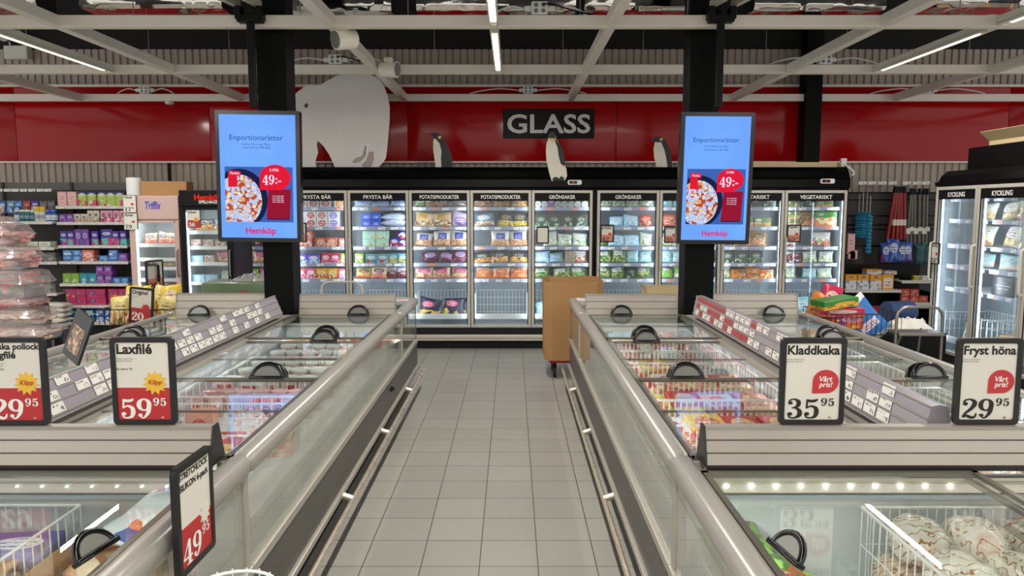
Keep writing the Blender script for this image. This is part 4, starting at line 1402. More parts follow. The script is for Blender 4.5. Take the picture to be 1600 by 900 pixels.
# ------------------------------------------------------------------ upright glass door freezers
def cabinet(label, loc, rotz, nd, pitch, heads, doornames, stocks, zs, Ht, depth=.86, door0=.28, door1=2.03, handles='left', canopy=True,
            baskets=None, group=None, pane=None, lights=True, tri=None):
    t = thing('glass_door_freezer', label, 'freezer', loc, rotz, group)
    Mw = Matrix.Translation(Vector(loc)) @ Matrix.Rotation(rotz, 4, 'Z')
    Wd = nd * pitch
    # carcass: outside black, liner light
    mb = MB()
    mb.box(-.024, 0, .03, depth, .10, door1 + .02)
    mb.box(Wd, Wd + .024, .03, depth, .10, door1 + .02)
    mb.box(0, Wd, depth - .03, depth, .10, door1 + .02)
    mb.box(0, Wd, .03, depth, door1 + .005, door1 + .02)
    mb.box(-.024, Wd + .024, .06, depth, .0, .10)
    mb.build('carcass', M['black'], t)
    mb = MB()
    mb.box(.001, Wd - .001, depth - .19, depth - .031, .24, door1, bev=0)
    mb.box(.001, .014, .05, depth - .19, .24, door1)
    mb.box(Wd - .014, Wd - .001, .05, depth - .19, .24, door1)
    mb.box(.001, Wd - .001, .05, depth - .19, .20, .26)
    mb.box(.001, Wd - .001, .05, depth - .19, door1 - .03, door1)
    mb.build('liner', M['liner_grey'], t)
    mb = MB()
    mb.box(-.024, Wd + .024, -.005, .06, .135, door0 - .012)
    mb.box(-.024, Wd + .024, .02, .06, .0, .135)
    mb.build('kick_plate', M['kick'], t)
    mb = MB()
    mb.box(-.024, Wd + .024, -.055, -.008, .135, .19, bev=.012)
    mb.tube([(-.024, -.06, .125), (Wd + .024, -.06, .125)], .011, 8)
    mb.build('bumper_rail', M['alux'], t)
    if canopy:
        prof = [(depth, Ht), (.12, Ht), (.06, Ht - .05), (.02, Ht - .13), (-.005, Ht - .16), (-.005, door1 + .045), (.03, door1 + .012), (depth, door1 + .022)]
        mb = MB()
        mb.prism([(a, b) for a, b in prof], 'yz', -.025, Wd + .025)
        mb.build('canopy', M['canopy'], t)
        mb = MB()
        mb.box(-.025, Wd + .025, -.012, -.004, door1 + .042, door1 + .050)
        mb.build('canopy_trim', M['black'], t)
    # mullions with light strips
    for i in range(nd + 1):
        x = i * pitch
        mb = MB()
        a, b = (x - .022, x + .022) if 0 < i < nd else ((x, x + .022) if i == 0 else (x - .022, x))
        mb.box(a, b, .032, .075, door0, door1)
        mb.build('mullion', M['dark'], t)
        for sx in ((-1, 1) if 0 < i < nd else ((1,) if i == 0 else (-1,))):
            xx = x + sx * .026
            mb = MB()
            mb.box(xx - .004, xx + .004, .06, .078, door0 + .1, door1 - .08)
            mb.build('light_strip', M['led'], t)
            if lights:
                c = Mw @ Vector((xx + sx * .008, .075, (door0 + door1) / 2))
                d = (Mw.to_3x3() @ Vector((sx * .75, .66, 0))).normalized()
                o = area('case_light', c, (0, 0, 0), .03, door1 - door0 - .25, CASE_W, COLD_COL)
                o.rotation_euler = d.to_track_quat('-Z', 'Y').to_euler()
    # shelves
    for i in range(nd):
        x0, x1 = i * pitch + .034, (i + 1) * pitch - .034
        for j, z in enumerate(zs):
            dz = RND.uniform(-.006, .006)
            sh = MB()
            sh.box(x0, x1, .15, depth - .2, z - .012, z - .002)
            sh = sh.build('shelf', M['wire'], t)
            e = MB()
            e.box(x0, x1, .138, .148, z - .040, z + .004)
            e.build('label_holder', M['shelfedge'], sh)
            price_labels(sh, x0, x1 - .06, .137, z - .037, RND.choice((2, 3, 3, 4)))
            if j < len(stocks[i]) and stocks[i][j]:
                stock(Mw, x0 + .01, x1 - .01, .16, z, stocks[i][j], '%s shelf, %s' % (ORD[j], doornames[i]),
                      zmax=(zs[j - 1] - z - .045) if j else (door1 - .05 - z), scale=1.16)
        # lowest basket
        zb = .40
        bk = thing('wire_basket', 'white wire basket at the bottom, %s' % doornames[i], 'basket', Mw @ Vector(((x0 + x1) / 2, .3, zb)), rotz, 'bottom wire baskets')
        bw = (x1 - x0) / 2 - .015
        mb = MB()
        mb.box(-bw, bw, -.165, -.155, -.035, .035, bev=.003)
        mb.build('front_rail', M['white'], bk)
        mb = MB()
        for q in range(15):
            xx = -bw + 2 * bw * q / 14
            mb.tube([(xx, -.15, -.03), (xx, .28, -.03), (xx, .29, .30)], .003, 4)
        for zz in (0, .1, .2, .3):
            mb.tube([(-bw, .29, zz), (bw, .29, zz)], .003, 4)
        mb.build('back_grid', M['wire'], bk)
        for sx in (-1, 1):
            mb = MB()
            for q in range(9):
                yy = -.15 + .43 * q / 8
                mb.tube([(sx * bw, yy, -.03), (sx * bw, yy + .002, .26 if q else .30)], .003, 4)
            for zz in (-.03, .1, .2):
                mb.tube([(sx * bw, -.15, zz), (sx * bw, .28, zz)], .003, 4)
            mb.tube([(sx * bw, -.15, .28), (sx * bw, .28, .28)], .005, 5)
            mb.build('side_grid', M['wire'], bk)
        if len(stocks[i]) > len(zs) and stocks[i][len(zs)]:
            stock(Mw, x0 + .045, x1 - .045, .17, zb - .02, stocks[i][len(zs)].replace('*2', ''), 'bottom basket, %s' % doornames[i], zmax=.36, hs=1.6)
    # doors
    for i in range(nd):
        x0, x1 = i * pitch + .004, (i + 1) * pitch - .004
        fr = .034
        mb = MB()
        mb.box(x0, x0 + fr, -.005, .028, door0, door1, bev=.004)
        mb.box(x1 - fr, x1, -.005, .028, door0, door1, bev=.004)
        mb.box(x0 + fr, x1 - fr, -.005, .028, door1 - fr, door1, bev=.004)
        mb.box(x0 + fr, x1 - fr, -.005, .028, door0, door0 + fr, bev=.004)
        d = mb.build('door', M['alux'], t)
        mb = MB()
        mb.box(x0 + fr, x1 - fr, .010, .016, door0 + fr, door1 - fr)
        mb.build('glass_pane', pane or M['pane'], d)
        mb = MB()
        hz = door1 - fr - .098
        mb.box(x0 + fr + .002, x1 - fr - .002, .003, .009, hz, door1 - fr - .002)
        mb.box(x0 + fr + .002, x0 + fr + .012, .004, .009, door0 + fr, hz)
        mb.box(x1 - fr - .012, x1 - fr - .002, .004, .009, door0 + fr, hz)
        mb.build('black_border', M['black'], d)
        if heads[i]:
            lettering(heads[i], M['inkwhite'], d, (x0 + x1) / 2, .0015, hz + .026, min(.50, .037 * len(heads[i])), .046, .02)
        hx = x0 + fr * .5
        mb = MB()
        z0, z1 = 1.02, 1.44
        mb.tube(crom([(hx, 0, z0), (hx, -.03, z0 + .012), (hx, -.042, z0 + .05), (hx, -.042, z1 - .05), (hx, -.03, z1 - .012), (hx, 0, z1)], 4), .012, 8)
        mb.build('handle', M['handle_cream'], d, smooth=True)
    return t, Mw


ZS = [at(700, v, 9.64).z for v in (324, 354.5, 385.5, 411.5, 436)]
pitch = .7775
xl = at(925.5, 400, 9.5).x - 6 * pitch
DN = ['door behind left screen', 'left FRYSTA BÄR door', 'right FRYSTA BÄR door', 'left POTATISPRODUKTER door', 'right POTATISPRODUKTER door', 'left GRÖNSAKER door']
ST_L = [
    ['darkredbag darkredbag darkredbag', 'bluewhite bluewhite', 'darkredbag darkredbag darkredbag', 'pinkbag pinkbag darkredbag', 'lime_'.replace('lime_', 'limebox limebox pinkbox crimson'), 'darkredbag*2 darkredbag*2'],
    ['_.03 berry_red berry_red berry_red _.03 berry_orange', 'berry_purple*2 berry_red*2 berry_red*2 berry_purple*2 _.1', 'salmon*2 salmon*2 _.06 redorange redorange _.02 salmon', 'purteal purteal _.02 crimson crimson limebox', 'pinkbox pinkbox amber amber pinkbox', 'darkredbag*2 darkredbag*2 whitewine*2'],
    ['bluewhite bluewhite bluewhite', '_.10 royal*2 royal*2 bluewhite*2', '_.12 mint*2 mint*2 _.02 navyred navyred*2', 'limebox _.02 tealbox tealbox tealyellow tealyellow', 'creamorange creampink whitewine whitewine', '_.06 orangebag*2 lightblue*2'],
    ['greenbag brownwhite greybag', 'tan tan lilac', 'bluelabel _.03 bluelabel bluelabel', '_.16 beet beet beet', 'pinkbag pinkbag pinkbag', 'navyyellow navyyellow'],
    ['brownwhite darkfries goldfries', 'slate _.06 navygold navygold', '_.24 bluelabel bluelabel', 'blackgold blackgold _.02 blackgold', '_.02 orangebag orangebag orangebag', ''],
    ['greencarton greencarton violetcarton greencarton greencarton greencarton greencarton greencarton', 'darkgreen darkgreen darkgreen darkgreen', '_.14 whitegreen whitegreen whitegreen', 'lightblue lightblue brownstack*3 whitered', 'vegbag _.06 vegbag vegbag', 'lightblue*2 aqua*2 vegbag*2'],
]
t, ML = cabinet('long black six door freezer under the penguins', (xl, 9.5, 0), 0, 6, pitch,
                ['FRYSTA BÄR', 'FRYSTA BÄR', 'FRYSTA BÄR', 'POTATISPRODUKTER', 'POTATISPRODUKTER', 'GRÖNSAKER'], DN, ST_L, ZS, CZ, group='black glass door freezers')
xr = at(932, 400, 9.5).x
pitr = (at(1320, 400, 9.5).x - xr) / 4
DNR = ['right GRÖNSAKER door', 'door partly behind right screen', 'left VEGETARISKT door', 'right VEGETARISKT door']
ST_R = [
    ['whitegreen whitegreen whitegreen whitegreen', '_.22 lightblue lightblue _.02 chilli', 'greenbag lightblue lightblue whitegreen', 'vegbag vegbag aqua aqua', 'vegbag vegbag darkgreen vegbag', 'vegbag*2 vegbag*2 whitegreen*2'],
    ['aqua aqua aqua aqua', 'chilli chilli chilli', 'whitegreen vegbag whitegreen', 'aqua aqua aqua aqua', 'brightgreen brightgreen brightgreen', 'whitegreen*2 vegbag*2'],
    ['darkgreen darkgreen darkgreen darkgreen', 'darkgreen olivemeal olivemeal', '_.2 kraft kraft', 'darkgreen darkgreen darkgreen', 'whitegreen orangemeal orangemeal*2 orangemeal', ''],
    ['olivemeal*2 darkgreen olivemeal*2', 'olivemeal*2 kraft greenmeal', 'whitered _.2 whitered', '_.12 maroon whitegreen _.02 whitegreen', '_.02 whitegreen _.1 aqua whitegreen', 'whitegreen*2 aqua*2 vegbag*2'],
]
t, MR = cabinet('black four door freezer right of the GRÖNSAKER doors', (xr, 9.5, 0), 0, 4, pitr, ['GRÖNSAKER', '', 'VEGETARISKT', 'VEGETARISKT'], DNR, ST_R, ZS, CZ, group='black glass door freezers')
# thermostats clipped under the canopy
for (u, v, lab) in ((898, 285, 'white thermostat display above the GRÖNSAKER doors'), (1293, 283, 'white thermostat display above the right VEGETARISKT door')):
    p = at(u, v, 9.47)
    t = thing('thermostat_display', lab, 'thermostat', (p.x, 9.49, p.z - .03), 0, 'thermostat displays')
    mb = MB()
    mb.prism(rrect(.175, .06, .02, 4, 0, .03), 'xz', -.03, .0)
    mb.build('housing', M['white'], t)
    mb = MB()
    mb.prism(rrect(.10, .036, .008, 3, -.02, .03), 'xz', -.032, -.03)
    mb.build('window', M['blackgloss'], t)
    lettering('-22', emit('red_led_digits', (255, 40, 40), 1.2), t, -.02, -.0335, .021, None, .018, .01, name='readout')

# chicken freezer along the right side, facing left
ST_K = [['_.3 blackbox', '_.34 chicken', '_.36 chicken', '_.34 aquabag', '', '_.2 whitegreen*2'],
        ['_.22 bluelabel chicken', 'chicken chickenyel chickenyel', 'chicken aquabag', 'aquabag aquabag', 'blackbox _.04 bronze', 'bronze*2 bronze'],
        ['chicken chicken chicken', 'chickenyel chicken chicken', 'aquabag aquabag', 'chicken aquabag', 'bronze bronze', 'bronze*2 bronze*2']]
ZK = [at(1500, v, 7.8).z for v in (309, 343, 383, 416, 452)]
XK = 4.585
t, MK = cabinet('black chicken freezer along the right edge', (XK, at(1458, 292, 1).y * 0 + 8.12, 0), -PI / 2, 3, .725, ['KYCKLING', 'KYCKLING', 'KYCKLING'],
                ['far KYCKLING door', 'near KYCKLING door', 'KYCKLING door beyond the frame'], ST_K, ZK, 2.20, depth=.86, group='black glass door freezers', pane=M['paneR'])
# stacked things on the chicken freezer
def tagged(mb, name, m, label, cat, group=None, smooth=False, loc=None, rot=None):
    return tag(mb.build(name, m, None, loc, rot, smooth), label, cat, group)


mb = MB()
mb.box(4.86, 5.4, 6.3, 8.05, 2.21, 2.44, bev=.006)
tagged(mb, 'storage_crate', M['black'], 'long black crate on top of the chicken freezer', 'crate')


def open_box(mb, x0, x1, y0, y1, z0, z1, t=.006, flaps=0.0, sides='lrfb'):
    mb.box(x0, x1, y0, y1, z0, z0 + t)
    mb.box(x0, x0 + t, y0, y1, z0 + t, z1)
    mb.box(x1 - t, x1, y0, y1, z0 + t, z1)
    mb.box(x0 + t, x1 - t, y0, y0 + t, z0 + t, z1)
    mb.box(x0 + t, x1 - t, y1 - t, y1, z0 + t, z1)
    if flaps:
        c = ((x0 + x1) / 2, (y0 + y1) / 2)
        if 'l' in sides:
            mb.obox((x0 - flaps * .35, c[1], z1 + flaps * .3), (0, 1, 0), Vector((-.75, 0, .66)), Vector((.66, 0, .75)), y1 - y0, flaps, t)
        if 'r' in sides:
            mb.obox((x1 + flaps * .35, c[1], z1 + flaps * .3), (0, 1, 0), Vector((.75, 0, .66)), Vector((-.66, 0, .75)), y1 - y0, flaps, t)
        if 'f' in sides:
            mb.obox((c[0], y0 - flaps * .35, z1 + flaps * .3), (1, 0, 0), Vector((0, -.75, .66)), Vector((0, .66, .75)), x1 - x0, flaps, t)
        if 'b' in sides:
            mb.obox((c[0], y1 + flaps * .35, z1 + flaps * .3), (1, 0, 0), Vector((0, .75, .66)), Vector((0, -.66, .75)), x1 - x0, flaps, t)


mb = MB()
open_box(mb, 4.95, 5.35, 6.6, 7.85, 2.445, 2.50, flaps=.14, sides='lf')
tagged(mb, 'cardboard_tray', M['cardlight'], 'flattened pale cardboard tray on the black crate', 'cardboard box')
mb = MB()
open_box(mb, at(1148, 258, 9.8).x, at(1315, 258, 9.8).x, 9.75, 10.1, CZ + .002, CZ + .07)
tagged(mb, 'cardboard_tray', M['cardlight'], 'flat cardboard tray on top of the VEGETARISKT freezer', 'cardboard box')
# power adapter block on the freezer corner
p = at(1318, 268, 9.6)
t = thing('power_block', 'small white power block with cable on freezer corner', 'power adapter', (p.x, 9.62, CZ - .02))
mb = MB()
mb.box(-.035, .035, -.03, .03, .022, .13, bev=.006)
mb.build('housing', M['shelfwhite'], t)
mb = MB()
mb.tube(crom([(.0, -.03, .05), (.03, -.08, .02), (.10, -.09, -.05), (.08, -.09, -.09)], 5), .012, 6)
mb.build('cable', M['shelfwhite'], t, smooth=True)

# ------------------------------------------------------------------ price signs
def star(cx, cz, r, n=12, inner=.68):
    return [(cx + r * (1 if k % 2 == 0 else inner) * math.cos(PI / 2 + PI * k / n), cz + r * (1 if k % 2 == 0 else inner) * math.sin(PI / 2 + PI * k / n)) for k in range(2 * n)]


def bubble(cx, cz, r, m=1):
    """speech bubble with its pointed corner low on the left"""
    pts = [(cx + r * math.cos(a) * 1.08, cz + r * math.sin(a)) for a in [-.35 * PI + (1.33 * PI) * k / 30 for k in range(31)]]
    return pts + [(cx - r * 1.10, cz - r * 1.0), (cx + r * .3, cz - r * .97)]


def sign(label, loc, rotz, w, h, style, heads, price, cents='', unit='', headw=None, small=2, tilt=0.0, stand=None, roll=0.0, cat='price sign', frame=.018, note=None, group=None):
    t = thing('price_sign', label, cat, loc, rot=(tilt, roll, rotz), group=group)
    mb = MB()
    mb.prism(rrect(w, h, .014 * w / .22, 5, 0, h / 2), 'xz', -.003, .010)
    o = mb.build('backing', M['frame_black'], t)
    fr = frame
    mb = MB()       # raised rim
    out = rrect(w, h, .014 * w / .22, 5, 0, h / 2)
    inn = rrect(w - 2 * fr, h - 2 * fr, .008 * w / .22, 5, 0, h / 2)
    n = len(out)
    for y0, flip in ((-.008, False),):
        A = [mb.bm.verts.new((a, y0, b)) for a, b in out]
        B = [mb.bm.verts.new((a, y0, b)) for a, b in inn]
        A2 = [mb.bm.verts.new((a, -.003, b)) for a, b in out]
        B2 = [mb.bm.verts.new((a, -.0042, b)) for a, b in inn]
        for i in range(n):
            j = (i + 1) % n
            for q in ((A[i], A[j], B[j], B[i]), (A[i], A2[i], A2[j], A[j]), (B[i], B[j], B2[j], B2[i])):
                mb.bm.faces.new(q)
    mb.build('frame', M['frame_black'], t)
    cw, ch = w - 2 * fr, h - 2 * fr

    def X(f):
        return -w / 2 + f * w

    def Z(f):
        return h - f * h
    mb = MB()
    mb.box(-cw / 2, cw / 2, -.0042, -.0031, fr, h - fr)
    mb.build('card', M['paper'], t)
    if style == 'blank':
        return t
    if style in ('klipp', 'orange', 'redstar', 'tilt'):
        mb = MB()
        mb.box(-cw / 2, cw / 2, -.0048, -.0043, fr, Z(.575))
        mb.build('price_band', {'klipp': M['signred'], 'orange': M['orange_paper'], 'redstar': M['signred'], 'tilt': M['signred']}[style], t)
    for k, tx in enumerate(heads):
        lettering(tx, M['ink'], t, X(.10), -.0052, Z(.185 + .10 * k - (.05 if len(heads) > 1 else 0)), (headw[k] if headw else None) and headw[k] * w, .072 * h if not headw else None, .03, True, 'headline')
    if small:
        zz = .25 + (.05 if len(heads) > 1 else 0)
        lettering('Lofoten 4-pack, Fryst.', M['inkgrey'], t, X(.085), -.0052, Z(zz), .28 * w, None, .0, True, 'small_print')
        lettering('Jmf-pris ord. pris', M['inkgrey'], t, X(.085), -.0052, Z(zz + .026), .25 * w, None, .0, True, 'small_print')
    if note:
        lettering(note, M['ink'], t, X(.085), -.0052, Z(.37), .27 * w, None, .01, True, 'small_print')
    pm = {'klipp': M['inkwhite'], 'redstar': M['inkwhite'], 'tilt': M['inkwhite'], 'orange': M['ink'], 'vart': M['ink'], 'plain': M['ink']}[style]
    ph = .235 * h
    pw = 1.30 * w / h / .70
    x0d = X(max(.075, frame / w + .025))
    digits(price, pm, t, x0d, -.0056, Z(.93), ph, 'price', .60, pw)
    if cents:
        digits(cents, pm, t, x0d - .01 * w + len(price) * .60 * ph * pw + .02 * w, -.0056, Z(.93) + ph * .62, ph * .40, 'price_decimals', .62, pw * 1.0)
    if unit:
        lettering(unit, pm, t, X(.76), -.0056, Z(.925), None, .022 * h, .01, True, 'unit')
    if style == 'klipp':
        mb = MB()
        mb.prism(star(X(.685), Z(.52), .20 * w, 11, .66), 'xz', -.0062, -.0052)
        b = mb.build('badge', M['badgeyellow'], t)
        lettering('Klipp', M['inkred'], b, X(.69), -.0066, Z(.535), .22 * w, None, .025, name='badge_text', shear=.25)
    if style == 'redstar':
        mb = MB()
        mb.prism(star(X(.70), Z(.58), .22 * w, 11, .62), 'xz', -.0062, -.0052)
        mb.build('badge', M['badgered'], t)
    if style == 'tilt':
        mb = MB()
        mb.prism(star(X(.74), Z(.60), .15 * w, 9, .62), 'xz', -.0062, -.0052)
        mb.build('badge', M['paper'], t)
    if style == 'vart':
        mb = MB()
        mb.prism(bubble(X(.70), Z(.50), .185 * w), 'xz', -.0062, -.0052)
        b = mb.build('badge', M['badgered'], t)
        lettering('Vårt', M['inkwhite'], b, X(.70), -.0066, Z(.497), .20 * w, None, .02, name='badge_text', shear=.2)
        lettering('pris!', M['inkwhite'], b, X(.70), -.0066, Z(.560), .21 * w, None, .02, name='badge_text', shear=.2)
    if style in ('orange', 'plain'):
        mb = MB()
        mb.prism(rrect(.22 * w, .12 * h, .02 * w, 3, X(.70), Z(.52)), 'xz', -.0062, -.0052)
        mb.build('badge', M['badgered'], t)
    return t


# ------------------------------------------------------------------ island chest freezers
ZL = .92                      # rail height
Y0, Y1, Y2, Y3 = 0.95, 2.62, 6.30, 7.40
ISL = {'left': (-.95, -1, 2.0), 'right': (.577, 1, 1.94)}


def handle(parent, x, y, z, rz, sz=1.0, tilt=.35):
    """half-round lid handle: black arch and foot round a grey plate"""
    r = .082 * sz
    e = bpy.data.objects.new('handle', None)
    pts = [(r * math.cos(a), 0, r * .92 * math.sin(a)) for a in [PI * k / 18 for k in range(19)]]
    mb = MB()
    mb.tube(pts, .0125 * sz, 8)
    mb.box(-r - .012, r + .012, -.016, .014, -.006, .010, bev=.004)
    me = mb.mesh('handle', 50)
    bpy.data.objects.remove(e)
    h = obj('handle', me, M['blackgloss'], parent, (x, y, z), (-tilt, 0, rz))
    mb = MB()
    mb.prism([(a * .95, b * .95) for a, _, b in pts], 'xz', -.004, .004)
    mb.build('grip_plate', M['plastic_grey'], h)
    return h


def side_parts(t, X, s, y0, y1, joints, wall_a=0.0, sgn=1):
    """one long side of a chest module: rail, glass, trim, panel, kick and bumper. wall_a = where the outer face is, sgn = inward direction"""
    def bx(mb, a0, a1, ya, yb, z0, z1, bev=0.0):
        p, q = X(wall_a + sgn * a0), X(wall_a + sgn * a1)
        mb.box(min(p, q), max(p, q), ya, yb, z0, z1, bev=bev)
    mb = MB()
    bx(mb, -.012, .072, y0, y1, ZL - .082, ZL, .028)
    mb.build('top_rail', M['rail'], t, world=True, smooth=50)
    ys = [y0] + joints + [y1]
    for a, b in zip(ys, ys[1:]):
        mb = MB()
        bx(mb, .012, .018, a + .004, b - .004, .50, ZL - .08)
        mb.build('side_glass', M['sideglass'], t, world=True)
    for y in joints:
        mb = MB()
        bx(mb, .004, .03, y - .008, y + .008, .46, ZL - .08)
        mb.build('glass_post', M['alu'], t, world=True)
    mb = MB()
    bx(mb, -.004, .03, y0, y1, .462, .50, .004)
    mb.build('trim_strip', M['alu'], t, world=True)
    mb = MB()
    bx(mb, .004, .04, y0 + .001, y1 - .001, .245, .461)
    mb.build('lower_panel', M['dark'], t, world=True)
    mb = MB()
    bx(mb, -.016, .03, y0, y1, .212, .245, .006)
    mb.build('foot_strip', M['alu'], t, world=True)
    mb = MB()
    bx(mb, .10, .13, y0 + .02, y1 - .02, 0, .21)
    mb.build('kick_plate', M['kick'], t, world=True)
    mb = MB()
    mb.tube([(X(wall_a - sgn * .068), y0 + .02, .196), (X(wall_a - sgn * .068), y1 - .02, .196)], .0145, 10)
    mb.build('bumper_bar', M['steel'], t, world=True, smooth=60)
    y = y0 + .15
    while y < y1 - .05:
        mb = MB()
        mb.tube([(X(wall_a - sgn * .066), y, .200), (X(wall_a + sgn * .0), y, .222)], .019, 10)
        mb.build('bumper_bracket', M['steel'], t, world=True, smooth=60)
        y += 1.22


def lid(t, X, a0, a1, y0, y1, z, han, ha):
    x0, x1 = sorted((X(a0), X(a1)))
    mb = MB()
    mb.box(x0, x1, y0, y0 + .022, z, z + .016, bev=.003)
    mb.box(x0, x1, y1 - .022, y1, z, z + .016, bev=.003)
    mb.box(x0, x0 + .014, y0, y1, z, z + .014)
    mb.box(x1 - .014, x1, y0, y1, z, z + .014)
    ym = (y0 + y1) / 2
    mb.box(x0, x1, ym - .006, ym + .006, z, z + .009)
    l = mb.build('sliding_lid', M['lidframe'], t, world=True)
    mb = MB()
    mb.box(x0 + .01, x1 - .01, y0 + .01, y1 - .01, z + .010, z + .014)
    g = mb.build('lid_glass', M['lidglass'], l)
    for hy in han:
        handle(l, X(ha), hy, z + .016, 0)


def headboard(t, x0, x1, yf, zb, zt, back=True):
    mb = MB()
    n = 3
    hh = (zt - zb)
    lean = .045
    for k in range(n):
        z0, z1 = zb + hh * k / n, zb + hh * (k + 1) / n - .006
        f0, f1 = yf + lean * k / n, yf + lean * (k + 1) / n
        mb.prism([(f0, z0), (f1, z1), (f1 + .02, z1), (f0 + .02, z0)], 'yz', x0, x1)
    mb.prism([(yf + .012, zb), (yf + lean + .012, zt - .004), (yf + lean + .03, zt - .004), (yf + .12, zb)], 'yz', x0 + .001, x1 - .001)
    mb.prism([(yf + lean - .004, zt - .012), (yf + lean - .004, zt), (yf + lean + .036, zt), (yf + lean + .036, zt - .012)], 'yz', x0, x1)
    hb = mb.build('headboard', M['head'], t, world=True)
    mb = MB()
    for sx in (x0 - .006, x1):
        mb.prism([(yf - .004, zb - .004), (yf + lean - .006, zt + .003), (yf + lean + .038, zt + .003), (yf + .13, zb - .004)], 'yz', sx, sx + .006)
    mb.box(x0, x1, yf - .012, yf + .11, zb - .016, zb - .002)
    mb.build('end_bracket', M['frame_black'] if back else M['head'], hb)
    return hb


def liner(t, x0, x1, y0, y1, mid=None, far=True):
    mb = MB()
    mb.box(x0, x1, y0, y1, .44, .455)
    mb.box(x0, x1, y0, y0 + .03, .455, .83)
    mb.box(x0, x1, y1 - .03, y1, .455, .83)
    mb.build('liner', M['liner'], t, world=True)
    if mid is not None:
        mb = MB()
        mb.box(mid - .03, mid + .03, y0 + .03, y1 - .03, .455, .86)
        mb.build('middle_wall', M['liner_grey'], t, world=True)
    mb = MB()
    mb.box(x0 + .05, x1 - .05, y0 + .03, y1 - .03, .22, .44)
    mb.build('machine_box', M['kick'], t, world=True)
    # inner lining behind the glass sides: a low perforated band
    mb = MB()
    for x, d in ((x0 + .02, 1), (x1 - .02, -1)):
        mb.box(min(x, x + d * .012), max(x, x + d * .012), y0 + .03, y1 - .03, .455, .60)
        for k in range(5):
            z = .505 + .02 * k
            mb.box(min(x - d * .004, x), max(x - d * .004, x), y0 + .04, y1 - .04, z, z + .008)
    mb.build('air_grille', M['liner_grey'], t, world=True)


